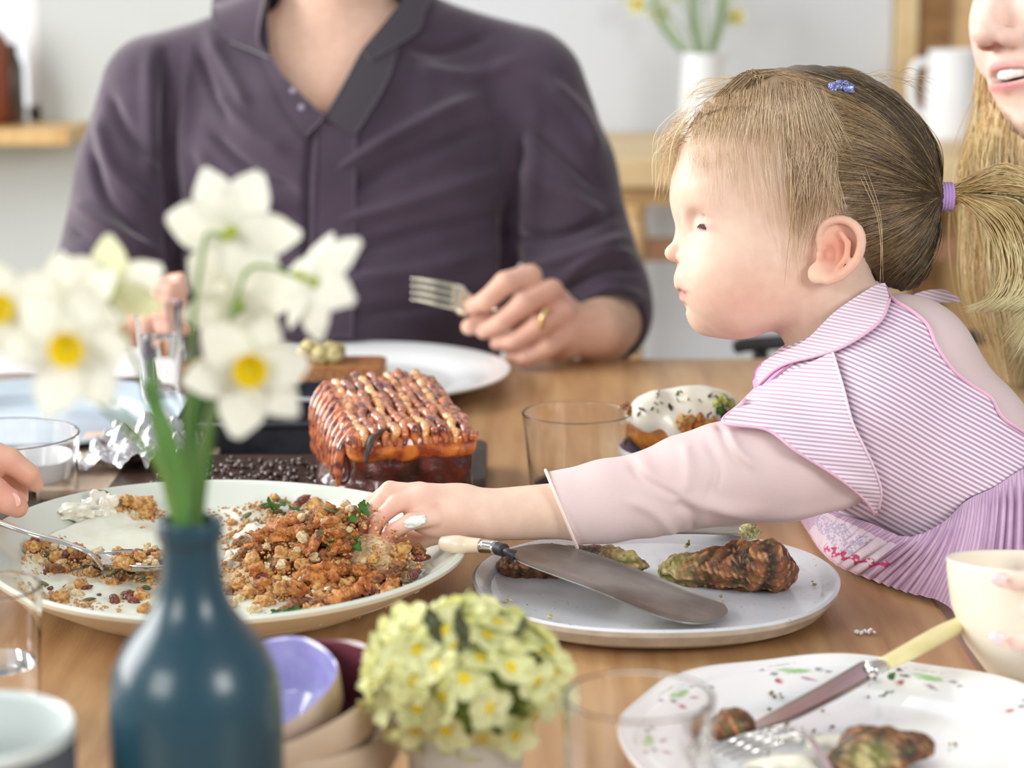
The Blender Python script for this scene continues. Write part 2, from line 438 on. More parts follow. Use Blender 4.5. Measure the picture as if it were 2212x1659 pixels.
sh = tag(mesh_obj('window_ledge', *box(-1.9, -0.858, WY-0.22, WY-0.001, 0.838, 0.868, 0.004), M_ledge, smooth=False), 'pale oak ledge on the wall under the bright window', 'shelf')
# open right-hand side: timber door lining with a tan panel
do = empty('door_1', (0.78, WY, 0), kind='structure')
mesh_obj('door_frame', *merge(box(0.765, 0.808, WY-0.06, WY-0.001, 0, 2.3, 0.004)), M_pale, do, smooth=False)
mesh_obj('door_post', *box(0.808, 0.876, WY-0.05, WY-0.001, 0, 2.3, 0.003), M_oakd, do, smooth=False)
mesh_obj('panel', *box(0.876, 1.4, WY-0.04, WY-0.001, 0, 2.3, 0.003), mat('tan_panel', (208, 176, 130), 0.6, col2=(196, 160, 112), scale=4, stretch=(3, 1, 9)), do, smooth=False)

# console table along the back wall
ct = empty('console_table', (0.7, 4.0, 0), 'long pale wooden console table against the back wall with white vase and jug on it', 'console table')
mesh_obj('top', *box(0.14, 1.75, 3.72, 4.31, 0.80, 0.85, 0.006), M_pale, ct, smooth=False)
mesh_obj('apron', *box(0.19, 1.7, 3.76, 3.785, 0.765, 0.80, 0.002), M_oak, ct, smooth=False)
for k, lx in enumerate((0.20, 1.64)):
    for ly in (3.765, 4.25):
        mesh_obj('leg', *lathe([(0.012, 0), (0.015, 0.05), (0.015, 0.5), (0.017, 0.66), (0.021, 0.72), (0.015, 0.74), (0.021, 0.765)], 16, (lx+0.02, ly, 0)), M_oak, ct)
mesh_obj('rail', *box(0.22, 1.66, 3.755, 3.78, 0.665, 0.705, 0.003), mat('rail_wood', (158, 116, 88), 0.5, col2=(138, 98, 70), scale=8, stretch=(10, 1, 1)), ct, smooth=False)

# terracotta pot on the ledge
po = P(-25, 270, 4.27); zl = 0.868
mesh_obj('pot', *lathe([(0.0, 0), (0.048, 0), (0.055, 0.02), (0.058, 0.10), (0.058, 0.15), (0.05, 0.175), (0.03, 0.19), (0.03, 0.2), (0.026, 0.2), (0.02, 0.18), (0.0, 0.17)], 32, (po.x, WY-0.1, zl)),
         mat('terracotta', (158, 82, 48), 0.35, col2=(120, 60, 38), scale=4), loc=(po.x, WY-0.1, zl))
tag(bpy.data.objects['pot'], 'glazed red brown pot standing on the oak ledge at the window', 'pot')
po2 = P(42, 270, 4.27)
o = mesh_obj('bottle', *lathe([(0.0, 0), (0.016, 0), (0.018, 0.02), (0.018, 0.115), (0.009, 0.14), (0.008, 0.16), (0.0, 0.16)], 24, (po2.x, WY-0.09, zl)),
         mat('brown_glass', (74, 58, 46), 0.2), loc=(po2.x, WY-0.09, zl))
tag(o, 'small dark brown bottle beside the red brown pot on the ledge', 'bottle')

# white vase with narcissi on the console
def ceramic_jug(name, u, v0, v1, wpx, Y, label, cat, handle=None, spout=True, top_narrow=1.0):
    d = Y
    base = P(u, v1, d); base.z = 0.85
    top = P(u, v0, d); H = top.z-0.85; r = wpx/2/F*d
    t = empty(name, base, label, cat)
    W = mat('white_ceramic', (236, 239, 243), 0.3, coat=0.3)
    prof = [(0, 0), (r*0.82, 0), (r*0.95, H*0.05), (r, H*0.3), (r*0.97, H*0.6), (r*0.9*top_narrow, H*0.85), (r*0.92*top_narrow, H), (r*0.86*top_narrow, H), (r*0.84*top_narrow, H*0.85), (r*0.9, H*0.4), (r*0.8, H*0.04), (0, H*0.03)]
    def wob(a, rr, z):
        s = math.exp(-((a-PI/2*0)/0.35)**2)+math.exp(-((a-2*PI)/0.35)**2)
        return (s*0.012 if (spout and z > H*0.9 and rr > 0) else 0, 0)
    mesh_obj('body', *lathe(prof, 40, base, wob=wob), W, t)
    if handle:
        s = handle
        pts = [(s*r*0.85, 0, H*0.86), (s*r*1.35, 0, H*0.84), (s*r*1.5, 0, H*0.6), (s*r*1.35, 0, H*0.35), (s*r*0.9, 0, H*0.25)]
        mesh_obj('handle', *tube([Vector(q)+base for q in pts], 0.0085, 10, 24), W, t)
    return t, base, H, r
vz, vb, vh, vr = ceramic_jug('flower_vase', 1515, 112, 330, 95, 4.1, 'white ceramic vase of pale narcissi on the console table behind the child', 'vase')
jug, jb, jh, jr = ceramic_jug('jug', 2052, 105, 312, 118, 4.1, 'plain white jug with a side handle on the console table', 'jug', handle=-1)

# ================================================================== the dining table
M_table = mat('table_wood', (200, 160, 114), 0.4, col2=(160, 117, 76), scale=5.5, stretch=(9, 0.8, 1), detail=6, mixlo=0.3, mixhi=0.7, bump=0.12, bscale=60, bstretch=(10, 0.7, 1))
tb = empty('dining_table', (-0.35, 1.55, 0), 'long pale oak dining table laid with the shared meal', 'table')
mesh_obj('tabletop', *box(-1.25, 0.302, 0.55, 2.38, TABLE_Z-0.032, TABLE_Z, 0.004), M_table, tb, smooth=False)
for lx in (-1.18, 0.23):
    for ly in (0.62, 2.31):
        mesh_obj('leg', *box(lx-0.035, lx+0.035, ly-0.035, ly+0.035, 0, TABLE_Z-0.032, 0.004), M_oak, tb, smooth=False)
# the dark metal back of a chair that stands behind the table
tc_ = empty('chair', (0.33, 2.75, 0), 'dark metal chair standing behind the far right table corner', 'chair')
M_dark = mat('dark_metal', (46, 44, 46), 0.45)
cb = P(1645, 750, 2.62)
mesh_obj('back_rail', *tube([(cb.x-0.03, 2.58, cb.z), (cb.x+0.0, 2.57, cb.z+0.006), (cb.x+0.2, 2.60, cb.z+0.01), (cb.x+0.40, 2.57, cb.z+0.006), (cb.x+0.43, 2.58, cb.z)], 0.009, 12, 30), M_dark, tc_)
mesh_obj('seat', *box(cb.x+0.0, cb.x+0.40, 2.62, 3.02, 0.43, 0.455, 0.01), M_dark, tc_, smooth=False)
for sx in (0, 0.38):
    mesh_obj('leg', *tube([(cb.x+sx, 2.59, cb.z), (cb.x+0.01+sx, 2.62, 0.45), (cb.x+sx, 2.60, 0)], 0.010, 10, 12), M_dark, tc_)
    mesh_obj('leg', *tube([(cb.x+0.01+sx, 3.0, 0.44), (cb.x+sx, 3.03, 0)], 0.010, 10), M_dark, tc_)

# ================================================================== skin, cloth and hair materials
M_skin = mat('skin', (232, 200, 180), 0.48, spec=0.35, sss=0.25, sss_scale=0.012, attr='Col', col2=(248, 244, 243), scale=90, bump=0.05, bscale=500)
M_hair = mat('hair', (150, 120, 85), 0.38, spec=0.6, attr='Col', col2=(232, 224, 210), scale=40)
M_jersey = mat('pink_jersey', (238, 217, 216), 0.85, sheen=0.3, col2=(233, 208, 207), scale=12, bump=0.15, bscale=900, thin=0.15)
def stripe_mat(name, c1, c2, d, period, wavy=0.0, sheen=0.2):
    """woven stripes across direction d"""
    m = mat(name, c1, 0.85, sheen=sheen, bump=0.1, bscale=700); nt = m.node_tree; N = nt.nodes; Lk = nt.links
    tc = N.new('ShaderNodeTexCoord'); vm = N.new('ShaderNodeVectorMath'); vm.operation = 'DOT_PRODUCT'
    d = Vector(d).normalized(); vm.inputs[1].default_value = d*(2*PI/period)
    Lk.new(tc.outputs['Object'], vm.inputs[0])
    nz = N.new('ShaderNodeTexNoise'); nz.inputs['Scale'].default_value = 9; Lk.new(tc.outputs['Object'], nz.inputs['Vector'])
    ad = N.new('ShaderNodeMath'); ad.operation = 'MULTIPLY_ADD'; ad.inputs[1].default_value = wavy
    Lk.new(nz.outputs['Fac'], ad.inputs[0]); Lk.new(vm.outputs['Value'], ad.inputs[2])
    sn = N.new('ShaderNodeMath'); sn.operation = 'SINE'; Lk.new(ad.outputs[0], sn.inputs[0])
    r = N.new('ShaderNodeMapRange'); r.inputs['From Min'].default_value = -0.45; r.inputs['From Max'].default_value = 0.55
    Lk.new(sn.outputs[0], r.inputs['Value'])
    mx = N.new('ShaderNodeMix'); mx.data_type = 'RGBA'; mx.inputs[6].default_value = rgba(c1); mx.inputs[7].default_value = rgba(c2)
    Lk.new(r.outputs[0], mx.inputs[0]); Lk.new(mx.outputs[2], N['Principled BSDF'].inputs['Base Color'])
    return m
def lin(c): return np.array(s2l(c))
def blend(cols, p, c, r, color, amt=1.0):
    """mix a tone in around a point: redder or paler skin, and painted crease shade"""
    q = (p-np.asarray(c))/np.asarray(r, dtype=float); w = np.exp(-(q*q).sum(1))*amt
    cols[:] = cols*(1-w[:, None])+lin(color)*w[:, None]

# ================================================================== the child
FC = Frame(1.60); L = FC.L
child = empty('person', P(2100, 1330, 1.6)*1.0, 'small child leaning over the table in a pink striped dress, reaching for food', 'person')

def child_head(p):
    s = np.abs(p[:, 2]); ps = np.stack([p[:, 0], p[:, 1], -s], 1)      # mirrored about the middle of the face
    d = ell(p, (1737, 372, 0), (276, 222, 196), rotz(-4))
    d = smin(d, ell(p, (1537, 432, 0), (80, 70, 125)), 60)
    d = smin(d, ell(p, (1600, 560, 0), (130, 165, 140)), 60)
    d = smin(d, ell(p, (1590, 606, 0), (121, 119, 118)), 34)
    d = smin(d, ell(ps, (1590, 606, -78), (88, 88, 66)), 60)
    d = smin(d, ell(ps, (1700, 590, -70), (110, 100, 70)), 60)
    d = smin(d, cap(p, (1531, 680, 0), (1560, 678, 0), 45, 46), 22)
    # nose
    d = smin(d, cap(p, (1492, 478, 0), (1462, 540, 0), 15, 16), 18)
    d = smin(d, ell(p, (1457, 546, 0), (21.5, 19, 19)), 8)
    d = smin(d, ell(ps, (1476, 556, -22), (16, 14, 13)), 5); d = smax(d, -cap(ps, (1492, 545, -38), (1490, 566, -36), 3, 3), 6)
    d = smax(d, -ell(ps, (1462, 572, -10), (9, 5, 6)), 4)
    # mouth
    d = smin(d, ell(p, (1496, 603, 0), (38, 26, 56)), 18)
    d = smin(d, ell(p, (1476, 617, 0), (17, 9, 24)), 8)
    d = smin(d, ell(p, (1489, 643, 0), (20, 11, 30)), 9)
    d = smax(d, -ell(p, (1470, 664, 0), (17, 10, 44)), 8)
    m = np.minimum(cap(ps, (1452, 626, 0), (1468, 628, -22), 3.2, 3.2), cap(ps, (1468, 628, -22), (1487, 639, -50), 3.2, 3.0))
    d = smax(d, -m, 4)
    # eyes, lids almost closed over them
    d = smax(d, -ell(ps, (1490, 488, -104), (18, 20, 26)), 26)
    d = smin(d, ell(ps, (1529, 489, -78), (33, 27, 30)), 9)
    d = smax(d, -cap(ps, (1503, 474, -104), (1546, 473, -112), 2, 2), 7)
    # ears
    return d
def child_ear(p, sgn=-1):
    q = p.copy(); q[:, 2] = -np.abs(q[:, 2]) 
    hx = [(1752, 556, -158), (1745, 525, -165), (1754, 499, -170), (1777, 488, -176), (1804, 492, -184), (1826, 514, -190), (1829, 546, -190), (1817, 578, -186), (1792, 602, -178), (1765, 613, -170)]
    hs = smooth_pts(np.hstack([np.array(hx), np.array([6, 7, 8, 8.5, 9, 9.5, 9.5, 9.5, 10, 12])[:, None]]), 22)
    d = chain(q, list(hs[:, :3]), list(hs[:, 3]), 4)
    d = smin(d, ell(q, (1785, 548, -164), (40, 58, 10), rotz(14)), 8)
    ah = [(1788, 515, -180), (1803, 538, -184), (1800, 568, -182), (1780, 590, -176)]
    d = smin(d, chain(q, ah, [6, 7, 7, 6], 3), 5)
    d = smin(d, ell(q, (1743, 598, -164), (22, 24, 11), rotz(20)), 14)
    d = smin(d, ell(q, (1748, 562, -170), (10, 13, 9)), 6)
    d = smax(d, -ell(q, (1768, 558, -192), (16, 25, 30)), 5)
    return smin(d, ell(q, (1775, 550, -135), (34, 48, 28)), 6)
ARM_C = -235
def child_arm_line():
    return [L(1880, 910, -150), L(1700, 985, -210), L(1480, 1058, -235), L(1270, 1100, -240), L(1060, 1112, -238)]
def child_hand(p):
    W = L(1050, 1113, -236); 
    d = cap(p, W, L(1010, 1108, -236), 50, 50)
    d = smin(d, ell(p, L(965, 1103, -236), (88, 56, 36), rotz(-6)), 24)
    d = smin(d, ell(p, L(915, 1080, -226), (42, 34, 40)), 20)
    d = smax(d, -ell(p, L(1043, 1172, -236), (5, 26, 60), rotz(-4)), 10)      # wrist crease
    d = smax(d, -ell(p, L(941, 1096, -275), (9, 8, 7)), 8)                    # dimple
    F_ = []
    F_.append(([(905, 1064, -195), (842, 1058, -190), (800, 1090, -188), (783, 1138, -190)], [19, 18, 16, 13]))
    F_.append(([(905, 1062, -222), (838, 1068, -222), (797, 1110, -218), (784, 1158, -214)], [21, 20, 18, 14]))
    F_.append(([(915, 1076, -244), (856, 1088, -250), (818, 1122, -246), (806, 1160, -240)], [20, 19, 16, 13]))
    F_.append(([(940, 1118, -262), (888, 1126, -270), (851, 1146, -268), (832, 1164, -262)], [18, 17, 15, 12]))
    F_.append(([(985, 1146, -205), (915, 1166, -188), (868, 1158, -178), (828, 1162, -185)], [20, 17, 15, 12]))
    for pts, rs in F_:
        e = chain(p, [L(*q) for q in pts], rs, 6); d = smin(d, e, 7)
    return d
def child_torso(p, o=0.0):
    q = p.copy(); q[:, 2] = q[:, 2]*0.80
    d = chain(q, [L(1862, 838, 0), L(2010, 985, 0), L(2175, 1180, 0), L(2265, 1370, 0)], [176, 212, 222, 230], 40)
    d = smin(d, ell(q, L(1800, 850, 0), (158, 105, 150)), 40)
    d = smin(d, ell(q, L(1955, 770, 0), (140, 130, 175)), 80)
    d = smin(d, cap(q, L(1880, 880, -170*0.8), L(1880, 880, 170*0.8), 125, 125), 70)
    return d-o
def child_neck(p):
    return cap(p, L(1745, 560, 0), L(1835, 770, 0), 108, 122)
def child_skin(p):
    d = smin(child_head(p), child_neck(p), 40)
    e = child_ear(p); d = smin(d, e, 5)
    d = smin(d, child_torso(p, -14), 20)
    arm = chain(p, child_arm_line(), [100, 86, 68, 60, 53], 30)
    d = smin(d, arm, 20)
    d = smin(d, child_hand(p), 12)
    # the other arm, down her side, and the legs
    d = smin(d, chain(p, [L(1890, 910, 170), L(1990, 1090, 250), L(2040, 1240, 200)], [90, 70, 50], 30), 20)
    for c in (-110, 110):
        d = smin(d, chain(p, [L(2210, 1400, c), L(2200, 1750, c*1.1), L(2260, 2020, c)], [120, 85, 55], 30), 30)
    return d
H = 3.5
V, Fc = mesh_sdf(child_skin, (740, 130, -360), (2500, 2100, 360), H)
adj = np.concatenate([Fc[:, [0, 1]], Fc[:, [1, 2]], Fc[:, [2, 3]], Fc[:, [3, 0]]])     # ease the facets on the ears
near = (np.abs(V[:, 0]-1785) < 75) & (np.abs(V[:, 1]-550) < 85) & (np.abs(V[:, 2]) > 130); ea = adj[near[adj].any(1)]
for _ in range(3):
    sm = np.zeros_like(V); ct = np.zeros(len(V)); np.add.at(sm, ea[:, 0], V[ea[:, 1]]); np.add.at(ct, ea[:, 0], 1); np.add.at(sm, ea[:, 1], V[ea[:, 0]]); np.add.at(ct, ea[:, 1], 1)
    V = np.where(near[:, None], V*0.45+0.55*sm/np.maximum(ct, 1)[:, None], V)
cols = np.tile(lin((231, 202, 182)), (len(V), 1))
for c, r, col, a in [((1590, 650, -120), (80, 60, 90), (224, 172, 154), 0.75), ((1590, 650, 120), (80, 60, 90), (224, 172, 154), 0.75), ((1680, 640, -120), (120, 110, 90), (226, 184, 160), 0.5),
                     ((1450, 550, 0), (22, 24, 30), (240, 196, 172), 0.8), ((1790, 550, -180), (55, 70, 40), (228, 160, 134), 0.85),
                     ((1790, 550, 180), (55, 70, 40), (228, 160, 134), 0.85), ((1740, 605, -170), (20, 20, 20), (244, 214, 186), 0.8),
                     ((1476, 634, 0), (22, 13, 52), (206, 132, 132), 0.9), ((1480, 633, -40), (13, 4.5, 26), (140, 74, 80), 0.95), ((1468, 628, -16), (12, 4, 20), (140, 74, 80), 0.9), ((1468, 628, 16), (12, 4, 20), (140, 74, 80), 0.9), ((1480, 633, 40), (13, 4.5, 26), (140, 74, 80), 0.95), ((1472, 572, -14), (14, 5, 14), (196, 128, 110), 0.7), ((1770, 558, -178), (22, 32, 16), (206, 128, 108), 0.7), ((1475, 425, -90), (26, 12, 40), (226, 184, 156), 0.6),  # mouth line and ear hollow: redder skin with crease shade painted in
                     ((1518, 501, -104), (24, 9, 26), (196, 150, 152), 0.85), ((1518, 501, 104), (24, 9, 26), (196, 150, 152), 0.85), ((1520, 476, -108), (22, 5, 26), (214, 168, 158), 0.6), ((1640, 720, -60), (90, 30, 120), (222, 184, 162), 0.5)]:  # mauve patches below the lids are shading painted into the skin
    blend(cols, V, c, r, col, a)
for t in [(783, 1140, -190), (784, 1156, -214), (806, 1156, -240), (836, 1160, -264), (828, 1162, -185)]:
    blend(cols, V, L(*t), (34, 34, 30), (230, 138, 124), 0.85)
blend(cols, V, L(880, 1100, -240), (90, 60, 60), (234, 180, 164), 0.7)
blend(cols, V, L(1020, 1150, -240), (80, 40, 60), (228, 180, 160), 0.6)
body = mesh_obj('body', FC.world(V), Fc, M_skin, child, cols=cols)

# eyelashes and eyes
M_lash = mat('lash', (104, 78, 68), 0.7)
M_eye = mat('eye', (74, 58, 54), 0.4)
for s in (-1, 1):
    pts = smooth_pts([(1503, 492, -100), (1515, 495, -105), (1530, 494, -107), (1544, 486, -103)], 64)
    ps_ = []
    for i, q in enumerate(pts):
        tip = q+np.array([-6-2*math.sin(i), 8+2*math.sin(i*2.1), -4.0])
        ps_.append(np.linspace(q, tip, 4))
    A = np.array(ps_); A[..., 2] *= -s
    mesh_obj('eyelash', FC.world(strands(A, 1.2)[0]), strands(A, 1.2)[1], M_lash, child)
    q = pts.copy(); q[:, 2] *= -s
    v, f = tube(q, [1.0]*8+[2.8]*48+[1.2]*8, 8); mesh_obj('eyelid_rim', FC.world(v), f, mat('lid_rim', (104, 76, 72), 0.6), child)
    v, f = blob(1, 3, 0, sc=(9, 3.2, 5)); v = np.array(v)+np.array([1526, 490.5, s*103.0])
    mesh_obj('eye', FC.world(v), f, M_eye, child)
# white sauce stuck to the little finger
v, f = blob(1, 4, 0.28, 1.8, 3, (25, 11, 8)); v = np.array(v)@rotz(-14).T+L(897, 1126, -284)
M_cream = mat('cream', (240, 240, 236), 0.35, sss=0.2, coat=0.3)
mesh_obj('sauce_smear', FC.world(v), f, M_cream, child)

# ---- clothes
def sleeve(p):
    q = chain(p, [L(1870, 950, -160), L(1690, 1002, -205), L(1560, 1024, -222), L(1481, 1042, -228), L(1400, 1068, -234), L(1314, 1082, -238), L(1150, 1108, -240)], [136, 117, 102, 94, 84, 82, 77], 22)
    # cuff cut on the slant
    n = np.array([-0.925, 0.38, 0.0]); c = L(1212, 1100, -240)
    return smax(q, ((p-c)@n), 3)
def top_f(p):
    d = smin(child_torso(p, 0), sleeve(p), 40)
    d = smin(d, chain(p, [L(1890, 910, 170), L(1990, 1090, 250), L(2040, 1220, 200)], [100, 82, 66], 30), 20)
    # neckline
    nk = cap(p, L(1760, 640, 0), L(1850, 775, 0), 112, 118)
    return smax(d, -nk, 6)
V, Fc = mesh_sdf(top_f, (1120, 560, -400), (2560, 1700, 400), 4.5)
N = vnormals(V, Fc)
N = N if (N[:, 2][V[:, 2] < -150].mean() < 0) else -N
fl = [([(1360, 970), (1400, 1030), (1500, 1075), (1650, 1085)], 16, 7), ([(1345, 985), (1370, 1020), (1450, 1062)], 9, -9),
      ([(1500, 945), (1520, 1000), (1500, 1060)], 9, -7), ([(1455, 950), (1462, 1000), (1455, 1050)], 12, 7), ([(1540, 920), (1560, 965), (1600, 1000)], 11, 7), ([(1525, 905), (1545, 960), (1580, 1010)], 8, -7),
      ([(1330, 1060), (1390, 1085), (1430, 1130), (1440, 1165)], 12, 7), ([(1430, 1065), (1470, 1090), (1480, 1140)], 12, -8),
      ([(1480, 1060), (1600, 1100), (1750, 1085), (1850, 1040)], 14, 6), ([(1600, 1130), (1720, 1110), (1840, 1090)], 12, -5),
      ([(1190, 1030), (1220, 1100), (1265, 1185)], 7, -3), ([(1640, 920), (1720, 960), (1790, 1010), (1870, 1060)], 16, -6)]
V2 = folds(V, N, fl)
top_w = FC.world(V2)
mesh_obj('long_sleeved_top', top_w, Fc, M_jersey, child)
# hem of the sleeve, a turned edge
cc = L(1212, 1100, -240); nrm = np.array([-0.925, 0.38, 0.0]); e1 = np.array([0.38, 0.925, 0]); e2 = np.array([0, 0, 1.0])
ring = [cc+nrm*(-1)+e1*math.cos(a)*86+e2*math.sin(a)*76 for a in np.linspace(0, 2*PI, 49)]
v, f = tube(ring, 3.4, 8); mesh_obj('cuff', FC.world(v), f, mat('cuff_edge', (242, 222, 214), 0.8), child)

DOWN = (0, -SP, -CP)
def dirw(ax, ay): return Vector((ax, 0, 0))+Vector(DOWN)*ay          # image-plane direction as a world vector
M_bodice = stripe_mat('gingham', (244, 228, 238), (180, 152, 178), dirw(-0.47, 0.88), 9.6*FC.k, 4)
M_flutter = stripe_mat('gingham_sleeve', (243, 230, 238), (196, 168, 192), dirw(-0.10, 0.99), 8.6*FC.k, 5)
M_collar = stripe_mat('gingham_collar', (243, 230, 238), (206, 178, 200), dirw(-0.25, 0.97), 8.0*FC.k, 2)
edge_back = [(1905, 600), (1925, 642), (1965, 668), (2003, 700), (2024, 748), (2060, 800), (2100, 832), (2142, 860), (2165, 900), (2212, 932), (2300, 985), (2420, 1060)]
waist = [(2420, 960), (2300, 975), (2212, 1010), (2150, 1050), (2090, 1078), (2045, 1128), (2000, 1160), (1900, 1230), (1700, 1240)]
poly = [(1560, 1200), (1560, 700)]+[(1780, 600)]+edge_back+waist
def bodice_f(p):
    m = (1+p[:, 2]/F)[:, None]
    uv = np.hstack([1106+(p[:, :1]-1106)/m, 829.5+(p[:, 1:2]-829.5)/m, p[:, 2:]])
    d = smin(child_torso(p, 8), ell(p, L(1866, 956, -158), (152, 146, 128)), 50); d = np.abs(d+1)-3.5
    d = smax(d, poly_sd(uv, poly), 2)
    return smax(d, -(cap(p, L(1760, 640, 0), L(1850, 775, 0), 112, 118)-8), 3)
V, Fc = mesh_sdf(bodice_f, (1540, 560, -420), (2440, 1300, 420), 3.2)
N = vnormals(V, Fc)
V = V + np.where((N[:, 2:3] < 0) == (V[:, 2:3] < 0), N, N*0)*(pnoise(V, 55, 2)*3.0)[:, None]
mesh_obj('dress_bodice', FC.world(V), Fc, M_bodice, child)

# piping along the scalloped back edge
pg = np.array([[q] for q in smooth_pts(edge_back[:-1], 90)])
pl = drape(lambda p: child_torso(p, 0), FC, pg, 14)[:, 0]
v, f = tube(pl, 4.2, 8); mesh_obj('piping', FC.world(v), f, mat('pink_piping', (232, 186, 208), 0.6), child)

# fluttering cap sleeve
def over_f(p):
    return smin(child_torso(p, 6), sleeve(p), 50)
A = [(1799, 762), (1822, 840), (1841, 912), (1866, 965), (1888, 1012), (1903, 1060), (1898, 1100)]
B = [(1634, 838), (1600, 872), (1562, 912), (1655, 928), (1719, 975), (1795, 1022), (1862, 1074), (1890, 1112)]
G = coons(A, B, 90, 60)
D3 = drape(over_f, FC, G, 16)
tt = np.linspace(0, 1, 60)[None, :]; ss = np.linspace(0, 1, 90)[:, None]
D3[..., 2] -= 12*tt*np.sin(ss*PI)+3.5*np.sin(ss*30+tt*4)*tt
D3 = D3.astype(float)
for _ in range(3): D3[1:-1, 1:-1] = (D3[:-2, 1:-1]+D3[2:, 1:-1]+D3[1:-1, :-2]+D3[1:-1, 2:]+D3[1:-1, 1:-1]*2)/6
v, f = sheet(D3, 5); mesh_obj('flutter_sleeve', FC.world(v), f, M_flutter, child)
v, f = tube(D3[:, -1], 3.6, 8); mesh_obj('sleeve_edge', FC.world(v), f, mat('pink_piping'), child)
v, f = tube(D3[:, 0]+np.array([0, 0, -3.0]), 2.6, 8); mesh_obj('seam', FC.world(v), f, mat('seam_thread', (240, 214, 228), 0.7), child)

# collar
def neck_f(p): return smin(child_torso(p, 4), child_neck(p)-2, 60)
A = [(1636, 812), (1650, 786), (1672, 770), (1740, 737), (1803, 676), (1860, 636), (1890, 619), (1911, 613)]
B = [(1640, 830), (1672, 800), (1706, 783), (1760, 770), (1810, 754), (1866, 722), (1905, 688), (1922, 645)]
G = coons(A, B, 80, 26); D3 = drape(neck_f, FC, G, 16)
for _ in range(6): D3[1:-1, 1:-1, 2] = (D3[:-2, 1:-1, 2]+D3[2:, 1:-1, 2]+D3[1:-1, :-2, 2]+D3[1:-1, 2:, 2])/4
v, f = sheet(D3, 6); mesh_obj('collar', FC.world(v), f, M_collar, child)
v, f = tube(D3[:, -1], 3.6, 8); mesh_obj('collar_edge', FC.world(v), f, mat('pink_piping'), child)
A = [(1633, 846), (1628, 825), (1632, 800), (1650, 782), (1676, 766)]; B = [(1650, 842), (1668, 822), (1685, 806), (1700, 794), (1716, 783)]
G = coons(A, B, 24, 12); D3 = drape(neck_f, FC, G, 10)
v, f = sheet(D3, 5); mesh_obj('neck_facing', FC.world(v), f, mat('pink_facing', (226, 164, 206), 0.7), child)
A = [(1990, 632), (2025, 622), (2062, 622), (2092, 640)]; B = [(2010, 660), (2040, 652), (2068, 650), (2096, 648)]
G = coons(A, B, 24, 10); D3 = np.dstack([G, np.full(G.shape[:2], 90.0)+10*np.sin(np.linspace(0, 3, 24))[:, None]])
v, f = sheet(D3, 5); mesh_obj('collar', FC.world(v), f, M_collar, child)

# gathered skirt spreading over the table edge
wst = [L(1772, 1098, 60), L(1800, 1105, -60), L(1880, 1130, -190), L(1960, 1160, -262), L(2035, 1132, -285), L(2090, 1082, -290), L(2150, 1052, -285), L(2212, 1012, -275), L(2330, 960, -240)]
hem = []
for (u, v) in [(1728, 1118), (1748, 1150), (1775, 1190), (1812, 1222), (1880, 1250), (1958, 1278), (2045, 1306)]:
    hem.append(FC.local(np.array(T(u, v, 0.004)))[0])
hem += [L(2110, 1385, -330), L(2200, 1450, -345), L(2360, 1500, -330)]
nu, nv = 420, 70
a = smooth_pts(wst, nu); b = smooth_pts(hem, nu); tt = np.linspace(0, 1, nv)[None, :]; ss = np.linspace(0, 1, nu)[:, None]
G = a[:, None]*(1-tt[..., None])+b[:, None]*tt[..., None]
sag = np.sin(tt*PI)
G[..., 1] -= 22*sag*np.clip(1-ss*1.2, 0, 1); G[..., 2] -= 46*sag
nn = np.array([0.15, 0.25, -0.95])
ph = ss*2*PI*30+2.2*np.sin(ss*23)+1.5*np.sin(ss*11+1)
env = np.clip(tt*7, 0, 1)*(0.55+0.45*np.clip(ss*3-0.6, 0, 1))
amp = (7.5+2.5*np.sin(ss*17))*env*(1-0.45*tt)
G += (np.sin(ph+0.9*np.sin(tt*3+ss*9))*amp)[..., None]*nn
tz = FC.world(G.reshape(-1, 3))                                            # never below the table top
lowm = (tz[:, 0] < 0.306) & (tz[:, 2] < TABLE_Z+0.003); tz[lowm, 2] = TABLE_Z+0.003
Gw = tz.reshape(nu, nv, 3)
v, f = sheet(Gw, 0.0016)
# printed cloth: fine stripes and the embroidered border by the hem
U, Tt = np.broadcast_to(ss, (nu, nv)), np.broadcast_to(tt, (nu, nv))
base = lin((222, 194, 216)); dk = lin((182, 150, 184)); red = lin((206, 62, 118)); blu = lin((128, 140, 190)); pale = lin((236, 220, 232))
st = (0.5+0.5*np.sin(U*2*PI*105))[..., None]; cg = base*(1-st)+dk*st
rs = np.random.RandomState(3); sp = rs.rand(nu, nv)
inb = np.clip(1-np.abs(U-0.27)/0.20, 0, 1); iu = (np.arange(nu)//3)[:, None]; iv = (np.arange(nv)//2)[None, :]; sp = rs.rand(nu, nv)[iu, iv]; sp2 = rs.rand(nu, nv)[iu, iv]; wl = np.sin(U*60+Tt*9)*0.5+0.5
cg = np.where(((inb > 0.25) & (Tt > 0.25))[..., None], pale, cg)
cg = np.where(((inb > 0.15) & (Tt > 0.34+0.1*wl) & (Tt < 0.80) & (sp > 0.5) & (U < 0.36))[..., None], blu*0.5+pale*0.5, cg)
line = np.abs(Tt-(0.90-0.9*(U-0.26))-0.04*np.sin(U*150)) < 0.05
cg = np.where((line & (U > 0.24) & (U < 0.46) & (sp2 > 0.3))[..., None], red, cg)
cg = np.where(((Tt > 0.965) & (U < 0.5))[..., None], lin((236, 190, 210)), cg)
cc_ = cg.reshape(-1, 3)
M_skirt = mat('printed_cotton', (220, 190, 215), 0.85, sheen=0.2, attr='Col', col2=(238, 232, 238), scale=60, bump=0.1, bscale=600)
mesh_obj('skirt', v, f, M_skirt, child, cols=np.vstack([cc_, cc_]))
